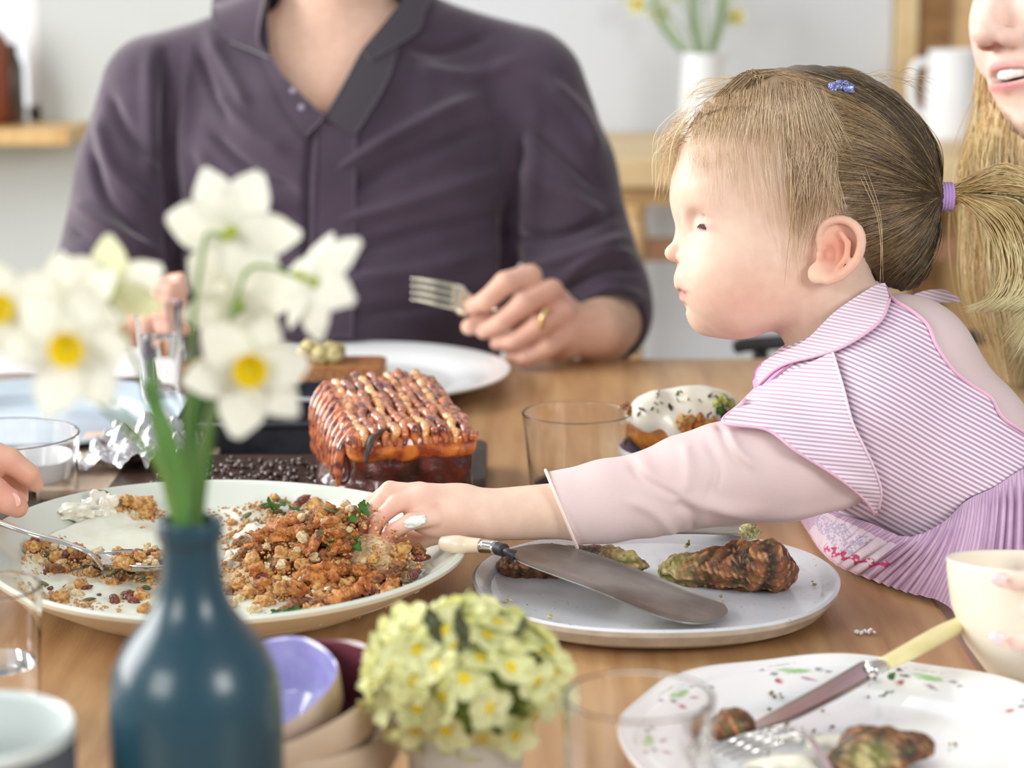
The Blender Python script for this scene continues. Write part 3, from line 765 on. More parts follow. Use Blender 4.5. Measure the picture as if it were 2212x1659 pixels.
# rest of the skirt, round the far side
def skirt_far(p):
    q = p.copy(); q[:, 2] *= 0.8
    d = np.abs(chain(q, [L(2060, 1130, 0), L(2230, 1330, 0), L(2300, 1560, 0)], [225, 262, 300], 30))-4
    return smax(d, -(p[:, 2]-10), 4)
V, Fc = mesh_sdf(skirt_far, (1740, 900, -10), (2700, 1900, 420), 8)
Ww = FC.world(V)
keep = ~((Ww[:, 0] < 0.33) & (Ww[:, 2] < TABLE_Z+0.02)); fk = keep[Fc].all(1)
used = np.unique(Fc[fk]); rm = np.full(len(V), -1); rm[used] = np.arange(len(used))
mesh_obj('skirt_back', Ww[used], rm[Fc[fk]], M_skirt, child, cols=np.tile(base, (len(used), 1)))

# ================================================================== the child's hair
rs = np.random.RandomState(11)
HC = np.array([1737., 372., 0.]); HR = np.array([276., 222., 200.]); RT = rotz(-4)
def scalp(dirs, off):
    """point on the skull ellipsoid in the given direction, lifted by off"""
    d = dirs/np.linalg.norm(dirs, axis=-1, keepdims=True); ql = d@RT
    t = 1/np.sqrt(((ql/HR)**2).sum(-1, keepdims=True)); return HC+d*(t+np.asarray(off)[..., None])
# scalp hair mass
cap_poly = [(1500, 232), (1540, 195), (1600, 150), (1700, 90), (2100, 90), (2150, 700), (1935, 626), (1885, 606), (1862, 560), (1838, 500), (1802, 430), (1775, 370), (1752, 312), (1722, 268), (1680, 245), (1620, 228), (1560, 232), (1520, 246)]
def hair_f(p):
    m = (1+p[:, 2]/F)[:, None]
    uv = np.hstack([1106+(p[:, :1]-1106)/m, 829.5+(p[:, 1:2]-829.5)/m, p[:, 2:]])
    d = ell(p, HC, HR+7, RT)
    d = smin(d, cap(p, L(1930, 520, 0), L(1945, 560, 0), 92, 70), 50)        # fullness above the nape
    d = smin(d, cap(p, L(1925, 430, 0), L(2040, 425, 0), 105, 12), 60)       # drawn back to the tie
    return smax(d, poly_sd(uv, cap_poly), 8)
V, Fc = mesh_sdf(hair_f, (1440, 110, -260), (2090, 680, 260), 4)
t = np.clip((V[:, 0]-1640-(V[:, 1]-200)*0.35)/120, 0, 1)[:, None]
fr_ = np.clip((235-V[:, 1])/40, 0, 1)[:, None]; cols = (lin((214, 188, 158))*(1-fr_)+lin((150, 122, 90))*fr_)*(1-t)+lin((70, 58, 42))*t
N = vnormals(V, Fc)
ang = np.arctan2(V[:, 1]-425, V[:, 0]-2040)
V = V+N*((np.sin(ang*95)+np.sin(ang*51+V[:, 2]*0.05))*1.1*np.where((N[:, 2:3] < 0) == (V[:, 2:3] < 0), 1, 1)[:, 0])[:, None]
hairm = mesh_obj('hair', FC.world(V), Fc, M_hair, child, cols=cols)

TIE = np.array(L(2036, 425, 0))
def to_tie(roots, k=18, lift=8, bow=1.0):
    """combed from each root over the skull into the tie"""
    rd = roots-HC; rl = np.linalg.norm(rd, axis=1, keepdims=True); rd = rd/rl
    td = (L(2012, 428, 0)-HC)[None]; td = td/np.linalg.norm(td)
    # spread the target directions a little
    td = td+rs.normal(size=(len(rd), 3))*0.03+(rd-td)*0.06; td /= np.linalg.norm(td, axis=1, keepdims=True)
    om = np.arccos(np.clip((rd*td).sum(1), -1, 1))[:, None]
    out = []
    for s in np.linspace(0, 1, k-4):
        w = (np.sin((1-s)*om)*rd+np.sin(s*om)*td)/np.sin(om)
        o = lift*(0.4+0.6*np.sin(s*PI)**0.5)+s*6
        out.append(scalp(w, np.full(len(rd), 1.0)*o))
    out = np.stack(out, 1)
    # below the ellipsoid the hair runs over the fullness at the nape: ease towards the tie
    end = TIE+rs.normal(size=(len(rd), 3))*np.array([2, 8, 8])
    for j, s in enumerate((0.35, 0.65, 0.88, 1.0)):
        out = np.concatenate([out, (out[:, k-5:k-4]*(1-s)+end[:, None]*s)], axis=1)
    return out
def colour_for(n, k, sides, base, var, tipcol=None, light=None):
    b = (base if isinstance(base, np.ndarray) else lin(base)[None])*np.exp(rs.normal(size=(n, 1))*var)
    if light is not None:
        m = rs.rand(n) < light[0]; b[m] = lin(light[1])*np.exp(rs.normal(size=(m.sum(), 1))*0.15)
    c = np.repeat(b[:, None], k, 1)
    if tipcol is not None:
        t = np.linspace(0, 1, k)[None, :, None]**0.8; c = c*(1-t)+lin(tipcol)*np.exp(rs.normal(size=(n, 1, 1))*0.18)*t
    return np.clip(np.repeat(c[:, :, None], sides, 2).reshape(-1, 3), 0, 1)
def hair_obj(name, paths, r, base, var=0.25, tip=None, light=None, parent=None, fr=None, m=None, kind=True):
    n, k = paths.shape[:2]; rr = r*(0.7+0.6*rs.rand(n))
    v, f = strands(paths, rr, 3)
    o = mesh_obj(name, (fr or FC).world(v), f, m or M_hair, parent or child, cols=colour_for(n, k, 3, base, var, tip, light))
    if kind: o['kind'] = 'stuff'
    return o
# dark hair combed back: laid on the scalp mass on our side, mirrored for the far side
def uv_strands(u, v, k, bow, off, end_sp=8):
    t = np.linspace(0, 1, k)[None, :]; n = len(u)
    ue = 2030+rs.normal(size=n)*2; ve = 425+np.clip((v-425)*0.05, -11, 11)+rs.normal(size=n)*3
    dx = (ue-u)[:, None]; dy = (ve-v)[:, None]; b = bow[:, None]*np.sin(t*PI)
    U = u[:, None]+dx*t-dy*b; W = v[:, None]+dy*t+dx*b
    D = drape(hair_f, FC, np.stack([U, W], -1), 1.5, c1=40)
    D[..., 2] = np.minimum(D[..., 2], 20); D[..., 2] -= off[:, None]*np.sin(t*PI)**0.6
    return D
n = 5600
u = rs.uniform(1660, 2010, n*3); v = rs.uniform(150, 628, n*3)
front = np.interp(v, [150, 250, 300, 370, 430, 500, 600, 628], [1660, 1722, 1738, 1760, 1788, 1822, 1862, 1900])
ok = (u > front) & (poly_sd(np.stack([u, v], 1), cap_poly) < -3) & ((((u-1737)/282)**2+((v-372)/228)**2 < 1.0) | ((v > 480) & (u < 1985)))
u, v = u[ok][:n], v[ok][:n]
bow = -0.10*np.sign(v-430)*np.clip(np.abs(v-430)/150, 0, 1)+rs.normal(size=len(u))*0.03
S1 = uv_strands(u, v, 18, -bow*0+np.where(v < 425, -0.13, 0.10)*np.clip(np.abs(v-425)/180, 0, 1)+rs.normal(size=len(u))*0.03, rs.uniform(0, 6, len(u)))
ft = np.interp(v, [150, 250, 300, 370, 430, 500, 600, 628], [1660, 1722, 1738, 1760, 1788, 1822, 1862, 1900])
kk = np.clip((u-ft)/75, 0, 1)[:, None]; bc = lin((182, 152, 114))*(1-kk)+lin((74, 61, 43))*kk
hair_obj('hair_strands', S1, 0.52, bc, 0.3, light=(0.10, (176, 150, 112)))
S2 = S1[::3].copy(); S2[..., 2] *= -1
hair_obj('hair_strands', S2, 0.8, (92, 77, 54), 0.3, light=(0.2, (176, 150, 112)))
# fair hair of the far side, window light round the outline painted into its colour
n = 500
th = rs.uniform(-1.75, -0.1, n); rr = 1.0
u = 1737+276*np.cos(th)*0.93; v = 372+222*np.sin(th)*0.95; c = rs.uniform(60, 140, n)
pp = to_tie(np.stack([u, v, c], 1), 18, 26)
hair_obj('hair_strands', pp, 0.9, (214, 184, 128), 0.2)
# top strands swept back from the forehead to the clip
n = 1300; pth = []
for i in range(n):
    s = rs.rand(); u0 = 1478+s*150; v0 = np.interp(u0, [1478, 1520, 1600, 1640], [262, 222, 180, 168])+rs.uniform(-4, 40); cc0 = rs.uniform(-120, 70)
    mid = scalp(np.array([[1640-1737+rs.uniform(-10, 10), 158-372+rs.uniform(0, 22), cc0*0.8]]), np.array([6.0+rs.uniform(-2, 7)]))[0]
    e = scalp(np.array([[1815-1737+rs.uniform(-10, 30), 185-372+rs.uniform(-16, 26), cc0*0.5-30]]), np.array([9.0+rs.uniform(-2, 5)]))[0]
    r0 = scalp(np.array([[u0-1737, v0-372, cc0]]), np.array([5.0]))[0]
    pth.append(smooth_pts([r0, r0*0.5+mid*0.5+np.array([-6, -10, 0]), mid, e], 14))
hair_obj('hair_strands', np.array(pth), 0.5, (112, 90, 62), 0.3, light=(0.45, (206, 178, 138)))
# soft pale hair falling from the parting over the temple and forehead
def lay(uvpath, off, f=None):
    return drape(f or face_lay, FC, np.asarray(uvpath), off)
def face_lay(p): return np.minimum(np.minimum(child_head(p), ell(p, HC, HR, RT)), hair_f(p))
def fall(n, u_rng, vtop, lens, drift, jit, off, r, base, tip, var=0.18, k=14, light=None, fade=1.0):
    UV = np.zeros((n, k, 2)); t = np.linspace(0, 1, k)
    for i in range(n):
        u0 = rs.uniform(*u_rng); v0 = np.interp(u0, [x[0] for x in vtop], [x[1] for x in vtop])+rs.uniform(0, jit)
        ln = np.interp(u0, [x[0] for x in lens], [x[1] for x in lens])*rs.uniform(0.3, 1.0)**fade
        dr = np.interp(u0, [x[0] for x in drift], [x[1] for x in drift])*ln/220+rs.normal()*7
        UV[i, :, 0] = u0+dr*t**1.3+4*np.sin(t*PI)*rs.normal(); UV[i, :, 1] = v0+ln*t
    D = lay(UV, 3); D[..., 2] -= rs.uniform(0, 7, (n, 1))*np.sin(t*PI)[None]
    hair_obj('wisps', D, r, base, var, tip=tip, light=light)
TOPL = [(1500, 232), (1560, 196), (1640, 172), (1740, 168), (1840, 200)]
fall(1300, (1500, 1780), TOPL, [(1500, 60), (1600, 120), (1700, 170), (1780, 150)], [(1500, -50), (1640, -30), (1720, 30), (1780, 110)], 46, 3, 0.42, (184, 156, 120), (240, 218, 186), 0.14)
fall(420, (1490, 1810), [(1490, 270), (1600, 250), (1700, 260), (1810, 290)], [(1490, 90), (1600, 170), (1700, 230), (1810, 200)], [(1490, -10), (1600, 20), (1700, 30), (1800, -30)], 90, 4, 0.32, (226, 202, 172), (244, 224, 198), 0.1, fade=1.2)
fall(240, (1690, 1812), [(1690, 270), (1760, 290), (1812, 350)], [(1690, 170), (1760, 190), (1812, 110)], [(1690, 20), (1760, 20), (1812, 40)], 70, 4, 0.38, (190, 162, 126), (234, 212, 180), 0.14, fade=0.7)
fall(60, (1640, 1800), [(1640, 300), (1800, 300)], [(1640, 260), (1700, 290), (1800, 230)], [(1640, 40), (1700, 20), (1800, -60)], 60, 6, 0.4, (232, 208, 176), (244, 224, 196), 0.1, fade=0.5)
# longer locks in front of the ear
n = 44; UV = np.zeros((n, 14, 2)); t = np.linspace(0, 1, 14)
for i in range(n):
    u0 = rs.uniform(1690, 1800); v0 = rs.uniform(290, 360); ue = rs.choice([1700, 1718, 1732, 1745, 1762])+rs.normal()*9; ve = rs.uniform(470, 640) if ue < 1735 else rs.uniform(450, 510)
    UV[i, :, 0] = u0+(ue-u0)*t**0.7; UV[i, :, 1] = v0+(ve-v0)*t
D = lay(UV, 5); D[..., 2] -= (2+rs.uniform(0, 6, (n, 1)))*np.sin(t*PI)[None]+4
hair_obj('wisps', D, 0.6, (214, 188, 154), 0.14, light=(0.25, (170, 140, 108)))
# stray hairs: before the forehead, above the crown, down behind the ear
pth = []
for i in range(90):
    a = L(1478+rs.uniform(-6, 30), 255+rs.uniform(-30, 60), rs.uniform(-60, 60)); e = L(1405+rs.uniform(0, 60), rs.uniform(310, 440), rs.uniform(-60, 60))
    m1 = (a+e)/2+np.array([-14+rs.normal()*8, -18+rs.normal()*10, 0]); pth.append(smooth_pts([a, m1, e], 12))
for i in range(26):
    a = L(1500+rs.uniform(0, 60), 215+rs.uniform(-20, 20), rs.uniform(-40, 40)); e = L(1470+rs.uniform(-12, 12), 205+rs.uniform(-8, 60), rs.uniform(-40, 40))
    pth.append(smooth_pts([L(1600+rs.uniform(-20, 50), 166+rs.uniform(-6, 6), 0), a+np.array([0, -22, 0]), e], 12))
for i in range(40):
    a = L(1760+rs.uniform(-60, 200), 158+rs.uniform(-4, 22), rs.uniform(-40, 40)); e = a+np.array([70+rs.normal()*20, -8+abs(rs.normal())*26, rs.normal()*10])
    pth.append(smooth_pts([a, (a+e)/2+np.array([0, -12, 0]), e], 12))
for i in range(3):
    pth.append(smooth_pts([L(1830+i*14, 330, -200), L(1895+i*4, 470, -190), L(1905+rs.normal()*3, 620, -140)], 12))
hair_obj('stray_hairs', np.array(pth), 0.6, (222, 198, 160), 0.2)
# ponytail
n = 4200; pth = []
for i in range(n):
    s = rs.beta(1.1, 1.0)
    st_ = TIE+np.array([10, 0, 0])+rs.normal(size=3)*np.array([2, 9, 8])
    c = rs.normal()*30
    if s < 0.62:   # lower stream, curling round and back
        q = s/0.62
        m1 = L(2085+q*28+rs.normal()*3, 438-q*18, c*0.5); m2 = L(2140+q*66+rs.normal()*5, 502-q*64, c); m3 = L(2158+q*96+rs.normal()*6, 585-q*46, c); e = L(2090+q*112+rs.normal()*8, 668+rs.uniform(-7, 8)-q*2, c*1.2)
        m4 = L(2138+q*112+rs.normal()*6, 640-q*14, c)
        pth.append(smooth_pts([st_, m1, m2, m3, m4, e], 20))
    else:          # upper stream, out past the frame and down
        q = (s-0.62)/0.38
        m1 = L(2095+q*6, 410-q*24+rs.normal()*5, c*0.5); m2 = L(2180, 412-q*48+rs.normal()*6, c); m3 = L(2262+q*30, 440+rs.normal()*10, c); m4 = L(2275+q*50, 590, c); e = L(2190+q*80+rs.normal()*20, 720+rs.normal()*30, c*1.3)
        pth.append(smooth_pts([st_, m1, m2, m3, m4, e], 20))
P_ = np.array(pth)
o = hair_obj('ponytail', P_, 0.85, (246, 212, 148), 0.22, tip=(255, 238, 190), light=(0.22, (170, 134, 84)))
o['kind'] = 'stuff'
# tie and clip
tie = []
for j, (dx) in enumerate((-11, -4, 3, 10)):
    v, f = tube([L(2044+dx, 425, 0)+np.array([0, 27*math.cos(a), 24*math.sin(a)]) for a in np.linspace(0, 2*PI, 33)], 5.2, 10); tie.append((v, f))
v, f = merge(*tie); mesh_obj('hair_tie', FC.world(v), f, mat('lavender_elastic', (186, 150, 208), 0.7, bump=0.2, bscale=900), child)
M_clip = mat('glitter_clip', (72, 72, 128), 0.3, metal=0.4, col2=(160, 168, 214), scale=900, detail=1)
cpos = drape(hair_f, FC, np.array([[(1817, 188)]]), 5, c1=40)[0, 0]; bows = []
for (dx, dy, rx, ry) in [(-14, 0, 14, 10), (14, 3, 14, 11), (0, 0, 7, 8), (-4, -8, 8, 6), (8, -7, 8, 6), (-16, 8, 8, 6), (20, 9, 7, 6)]:
    v, f = blob(1, 3, 0.35, 3, dx, (rx, ry, 6)); bows.append((np.array(v)+cpos+np.array([dx, dy, -6])*1.0, f))
v, f = merge(*bows); mesh_obj('hair_clip', FC.world(v), f, M_clip, child)

# ================================================================== grown-up heads (millimetres: x ear to ear, y up, z forward)
def adult_head(q, smile=False, jaw=1.0):
    a = q.copy(); a[:, 0] = np.abs(a[:, 0])
    d = ell(q, (0, 35, -15), (75, 84, 95))
    d = smin(d, ell(q, (0, -12, 32), (60, 82, 58)), 30)
    d = smin(d, chain(a, [(50, -38, 0), (40, -66, 30), (14, -90, 62), (0, -93, 66)], [17, 17, 15*jaw, 16*jaw], 10), 30)
    d = smin(d, ell(a, (36, -20, 60), (24, 24, 20)), 24)
    d = smin(d, cap(a, (0, 20, 84), (30, 22, 76), 9, 9), 16)
    d = smin(d, cap(q, (0, 10, 88), (0, -24, 104), 6, 8), 12)
    d = smin(d, ell(q, (0, -29, 105), (11, 10, 11)), 7)
    d = smin(d, ell(a, (12, -34, 95), (7, 7, 10)), 5)
    d = smax(d, -ell(a, (6, -39, 98), (3.6, 4, 6)), 2.5)
    d = smin(d, ell(q, (0, -60, 66), (34, 20, 26)), 14)
    if smile:
        d = smin(d, chain(a, [(0, -54, 90), (13, -53.5, 87), (31, -49, 70)], [3.6, 3.2, 1.6], 2), 4)
        d = smin(d, chain(a, [(0, -68, 88), (15, -64.5, 83), (31, -51, 70)], [3.9, 3.5, 1.6], 2), 4)
        d = smax(d, -ell(q, (0, -60, 90), (27, 4.6, 14)), 3)
        d = smin(d, ell(a, (44, -42, 56), (14, 16, 14)), 16)
    else:
        d = smin(d, ell(q, (0, -57, 88), (25, 5.5, 9)), 5)
        d = smin(d, ell(q, (0, -68, 87), (21, 6.5, 9)), 5)
        d = smax(d, -cap(a, (0, -62, 97), (24, -61, 84), 1.6, 1.2), 2)
    d = smax(d, -ell(a, (30, 7, 94), (16, 10, 14)), 12)
    d = smin(d, ell(a, (31, 6, 72), (14, 12, 14)), 4)
    e = ell(a, (77, -6, -8), (6, 30, 18)); e = smax(e, -ell(a, (83, -4, -4), (5, 20, 10)), 3)
    d = smin(d, e, 6)
    return d
def rot_head(yaw, pitch, roll):
    """columns map millimetre axes to frame axes; the head first looks at the viewer"""
    y, p_, r = map(math.radians, (yaw, pitch, roll))
    base = np.array([[1, 0, 0], [0, -1, 0], [0, 0, -1.0]])
    Ry = np.array([[math.cos(y), 0, math.sin(y)], [0, 1, 0], [-math.sin(y), 0, math.cos(y)]])
    Rx = np.array([[1, 0, 0], [0, math.cos(p_), -math.sin(p_)], [0, math.sin(p_), math.cos(p_)]])
    Rz = np.array([[math.cos(r), -math.sin(r), 0], [math.sin(r), math.cos(r), 0], [0, 0, 1]])
    return base@Rz@Ry@Rx
class Head:
    def __init__(s, origin, mm, R, **kw): s.o = np.asarray(origin, float); s.mm = mm; s.R = R; s.kw = kw
    def to(s, p): return ((p-s.o)@s.R)/s.mm
    def sd(s, p): return (adult_head(s.to(p).astype(np.float32), **s.kw)*s.mm).astype(np.float32)
    def pt(s, x, y, z): return s.R@np.array([x, y, z], float)*s.mm+s.o

# ================================================================== the man at the far end
FM = Frame(2.55); L = FM.L
mmM = 1/(FM.k*1000)
man = empty('person', FM.world(L(740, 900, 100))[0], 'man in a dark plum shirt sitting across the table, holding a fork', 'person')
hm = Head(L(735, -190, 30), mmM, rot_head(4, 12, 0), jaw=1.15)
def man_hand(p):
    c = -335
    d = ell(p, L(1185, 690, c+22), (62, 82, 46), rotz(-18))
    d = smin(d, cap(p, L(1300, 715, -290), L(1215, 715, c+25), 50, 50), 30)
    fs = [([(1146, 596, c-10), (1092, 612, c-36), (1050, 650, c-40), (1020, 662, c-30)], [27, 26, 22, 18]),
          ([(1192, 628, c-14), (1130, 658, c-46), (1082, 698, c-42), (1046, 716, c-30)], [27, 26, 22, 18]),
          ([(1218, 676, c-14), (1162, 706, c-46), (1110, 740, c-40), (1074, 742, c-26)], [27, 25, 21, 17]),
          ([(1226, 726, c-8), (1182, 752, c-38), (1136, 774, c-34), (1106, 768, c-20)], [24, 22, 19, 16])]
    for pts, rs_ in fs:
        d = smin(d, chain(p, [L(*q) for q in pts], [r*0.9 for r in rs_], 5), 6)
    th = chain(p, [L(*q) for q in [(1150, 690, c+40), (1085, 690, c+20), (1040, 694, c-4), (1014, 706, c-26)]], [24, 23, 20, 17], 5)
    return smin(d, th, 6)
def man_lhand(p):
    c = -330
    d = ell(p, L(352, 650, c), (44, 52, 34))
    for k, (u0, v0) in enumerate([(330, 622), (326, 650), (330, 678), (338, 704)]):
        d = smin(d, chain(p, [L(u0+30, v0-6, c-20), L(u0+10, v0, c-46), L(u0+40, v0+6, c-60), L(u0+66, v0+6, c-52)], [19, 18, 16, 14], 4), 5)
    d = smin(d, chain(p, [L(360, 640, c), L(372, 612, c-28), L(392, 604, c-48)], [22, 19, 15], 4), 6)
    return d
def man_trunk(p, o=0.0):
    d = ell(p, L(742, 520, 0), (372, 560, 205))
    d = smin(d, cap(p, L(610, 90, 20), L(350, 175, 10), 90, 98), 90)
    d = smin(d, cap(p, L(850, 80, 20), L(1130, 160, 10), 90, 98), 90)
    d = smin(d, ell(p, L(740, 330, -40), (330, 200, 160)), 80)
    d = smin(d, cap(p, L(740, 760, -10), L(740, 1100, -40), 330, 330)*0.9+60, 60)
    return d-o
def man_arms(p, o=0.0):
    r = chain(p, [L(1150, 190, 0), L(1200, 380, -20), L(1268, 600, -60)], [112+o, 122+o, 118+o], 30)
    l = chain(p, [L(328, 195, 0), L(292, 380, -20), L(256, 560, -70)], [106+o, 118+o, 122+o], 30)
    return r, l
def man_skin(p):
    d = smin(hm.sd(p), cap(p, L(735, -120, 40), L(728, 60, 40), 118, 128), 50)
    d = smin(d, man_trunk(p, -40), 30)
    r, l = man_arms(p, -40)
    r = smin(r, chain(p, [L(1318, 700, -110), L(1300, 715, -240), L(1215, 715, -315)], [66, 58, 48], 40), 40)
    l = smin(l, chain(p, [L(222, 640, -130), L(280, 690, -250), L(345, 660, -325)], [66, 56, 44], 30), 40)
    d = smin(d, np.minimum(r, l), 8)
    d = smin(d, man_hand(p), 16); d = smin(d, man_lhand(p), 16)
    return d
V, Fc = mesh_sdf(man_skin, (60, -520, -440), (1460, 900, 330), 5.5)
cols = np.tile(lin((226, 190, 168)), (len(V), 1))
blend(cols, V, L(1150, 690, -350), (130, 120, 80), (214, 158, 140), 0.9)
blend(cols, V, L(1330, 700, -150), (110, 70, 160), (190, 148, 122), 0.95)
blend(cols, V, L(352, 650, -340), (80, 80, 80), (216, 158, 146), 0.9)
blend(cols, V, L(715, 215, -200), (60, 40, 120), (226, 172, 140), 0.6)
for y_ in (-57, -67): blend(cols, V, hm.pt(0, y_, 92), (40, 8, 40), (190, 120, 112), 0.8)
mesh_obj('body', FM.world(V), Fc, M_skin, man, cols=cols)
# beard, hair and eyes
def cloth_shell(f, lo, hi, h): return mesh_sdf(f, lo, hi, h)
def man_hair(p):
    q = hm.to(p).astype(np.float32); d = (ell(q, (0, 38, -17), (80, 90, 100)))*mmM
    return smax(d, ((-q[:, 1]+40+np.clip(q[:, 2], -200, 30)*0.9-np.clip(-q[:, 2]-20, 0, 200)*0.5))*mmM, 12)
V, Fc = mesh_sdf(man_hair, (500, -560, -200), (980, -60, 330), 8)
V = V+vnormals(V, Fc)*(pnoise(V, 9, 4)*2.5)[:, None]
mesh_obj('hair', FM.world(V), Fc, mat('brown_hair', (92, 66, 46), 0.5, col2=(64, 44, 30), scale=60), man)
def eyes(head, fr, parent, iris):
    W = mat('eye_white', (232, 230, 228), 0.15); I = mat('iris_'+iris[0], iris[1], 0.15)
    for sx in (-1, 1):
        e = head.pt(sx*31, 6, 75); r = 12.5*head.mm
        v, f = blob(r, 3, 0); o = mesh_obj('eye', fr.world(np.array(v)+e), f, W, parent)
        e2 = head.pt(sx*31, 5, 84); v, f = blob(1, 2, 0, sc=(5*head.mm,)*3); mesh_obj('iris', fr.world(np.array(v)+e2), f, I, o)
eyes(hm, FM, man, ('brown', (80, 60, 45)))

# the shirt
neck_open = [(577, -300), (577, 0), (583, 118), (612, 165), (650, 205), (702, 248), (735, 190), (782, 108), (838, 40), (868, 0), (868, -300)]
def man_shirt(p):
    r, l = man_arms(p, 4)
    r = smin(r, ell(p, L(1318, 668, -52), (92, 118, 86)), 30); l = smin(l, ell(p, L(225, 610, -80), (96, 86, 84)), 30)
    l = smin(l, chain(p, [L(215, 640, -120), L(262, 690, -215)], [80, 72], 20), 20)
    d = smin(man_trunk(p, 6), np.minimum(r, l), 26)
    d = smin(d, cap(p, L(610, -40, 60), L(850, -40, 60), 62, 62), 60)
    m = (1+p[:, 2]/F)[:, None]
    uv = np.hstack([1106+(p[:, :1]-1106)/m, 829.5+(p[:, 1:2]-829.5)/m, p[:, 2:]])
    hole = np.maximum(poly_sd(uv, neck_open), p[:, 2]-60)
    d = smax(d, -hole, 6)
    d = smax(d, -cap(p, L(735, -250, 45), L(728, 30, 45), 122, 128), 6)
    # sleeve openings, for the forearms to come out of
    d = smax(d, -chain(p, [L(1322, 712, -125), L(1300, 730, -300)], [74, 72]), 6)
    return d
V, Fc = mesh_sdf(man_shirt, (60, -130, -330), (1470, 960, 290), 5.5)
N = vnormals(V, Fc); N = N if N[:, 2][V[:, 2] < -150].mean() < 0 else -N
fm = [([(372, 130), (378, 300), (392, 450), (396, 640)], 13, -17), ([(340, 120), (345, 300), (350, 400)], 18, 7), ([(420, 150), (420, 330), (440, 480)], 18, 8),
      ([(1120, 300), (1104, 420), (1098, 620)], 14, -18), ([(1150, 250), (1150, 400), (1140, 560)], 18, 6),
      ([(470, 300), (560, 380), (665, 430)], 12, -11), ([(440, 330), (520, 420), (650, 470)], 16, 9), ([(480, 210), (560, 300), (650, 360)], 16, 8),
      ([(400, 460), (520, 500), (640, 505)], 12, -8), ([(400, 560), (520, 560), (640, 540)], 18, 7),
      ([(730, 400), (860, 320), (1040, 220)], 16, 9), ([(740, 440), (880, 370), (1060, 290)], 14, -9), ([(730, 500), (900, 450), (1090, 380)], 18, 9),
      ([(740, 560), (900, 520), (1090, 470)], 14, -8), ([(750, 620), (900, 600), (1080, 540)], 20, 7), ([(740, 690), (900, 670), (1080, 640)], 14, -7),
      ([(460, 90), (520, 190), (560, 260)], 14, 8), ([(440, 120), (480, 220), (520, 280)], 10, -8),
      ([(245, 210), (300, 300), (370, 370)], 14, -11), ([(232, 260), (270, 380), (350, 460)], 16, 10), ([(215, 330), (260, 440), (350, 530)], 12, -11), ([(180, 440), (260, 500), (370, 560)], 16, 9), ([(170, 500), (250, 545), (360, 600)], 11, -10), ([(150, 560), (230, 580), (330, 620)], 14, 8),
      ([(1180, 190), (1250, 260), (1290, 340)], 16, 9), ([(1130, 280), (1200, 340), (1290, 420)], 14, -10), ([(1120, 380), (1210, 430), (1310, 490)], 18, 8), ([(1110, 520), (1210, 520), (1330, 470)], 12, -10),
      ([(1130, 590), (1240, 560), (1350, 520)], 16, 9), ([(1210, 640), (1290, 595), (1370, 590)], 10, -11), ([(1220, 600), (1300, 560), (1360, 560)], 12, 8), ([(1240, 660), (1310, 630), (1385, 650)], 10, 9),
      ([(880, 120), (960, 130), (1060, 90)], 14, -7), ([(900, 170), (1000, 180), (1120, 150)], 18, 7), ([(700, 250), (684, 420), (680, 720)], 7, -9)]
fm = [(a, b*0.9, c*1.9) for a, b, c in fm]; V = folds(V, N, fm); V = V+N*(pnoise(V, 34, 8)*2.4)[:, None]
M_shirt = mat('plum_shirt', (78, 65, 80), 0.8, spec=0.25, sheen=0.6, col2=(66, 55, 68), scale=14, bump=0.12, bscale=800)
mesh_obj('shirt', FM.world(V), Fc, M_shirt, man)
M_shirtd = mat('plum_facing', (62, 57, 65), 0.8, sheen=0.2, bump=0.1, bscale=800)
def shirt_base(p):
    r, l = man_arms(p, 4); return smin(man_trunk(p, 8), smin(np.minimum(r, l), cap(p, L(735, -250, 45), L(728, 30, 45), 124, 130), 30), 26)
def strip(name, A, B, off, m, th=7, nu=40, nv=14, lift=None, parent=man):
    G = coons(A, B, nu, nv); D = drape(shirt_base, FM, G, off)
    if lift is not None: D[..., 2] -= lift*np.sin(np.linspace(0, PI, nv))[None, :]
    for _ in range(4): D[1:-1, 1:-1, 2] = (D[:-2, 1:-1, 2]+D[2:, 1:-1, 2]+D[1:-1, :-2, 2]+D[1:-1, 2:, 2])/4
    v, f = sheet(D, th); return mesh_obj(name, FM.world(v), f, m, parent)
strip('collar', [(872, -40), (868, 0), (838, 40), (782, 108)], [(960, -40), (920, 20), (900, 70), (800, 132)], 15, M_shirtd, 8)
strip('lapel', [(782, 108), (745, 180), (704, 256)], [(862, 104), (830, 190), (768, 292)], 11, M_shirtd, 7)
strip('collar', [(584, -40), (566, 30), (560, 90), (588, 128)], [(470, -40), (458, 30), (476, 66), (500, 92)], 15, M_shirt, 8)
strip('lapel', [(584, 118), (612, 165), (650, 207), (702, 252)], [(560, 120), (590, 190), (622, 250), (660, 296)], 11, M_shirt, 7)
strip('placket', [(690, 262), (684, 400), (680, 560), (676, 730)], [(770, 280), (768, 400), (766, 560), (762, 730)], 5.5, M_shirt, 3)
for (u, v_) in [(634, 196), (652, 232)]:
    G = drape(shirt_base, FM, np.array([[(u, v_)]]), 16)[0, 0]
    v, f = blob(1, 2, 0, sc=(7, 7, 3)); mesh_obj('button', FM.world(np.array(v)+G), f, mat('button', (150, 140, 160), 0.3), man)
# trousers and shoes, hidden below the table
def trousers(p):
    d = None
    for s in (-1, 1):
        e = chain(p, [L(740+s*130, 1050, -20), L(740+s*190, 1120, -760)], [185, 130]); e = smin(e, chain(p, [L(740+s*190, 1120, -760), L(740+s*190, 1790, -500)], [125, 95]), 30)
        d = e if d is None else smin(d, e, 40)
    return d
V, Fc = mesh_sdf(trousers, (250, 820, -950), (1240, 1960, 220), 14)
mesh_obj('trousers', FM.world(V), Fc, mat('dark_trousers', (48, 48, 56), 0.85), man)
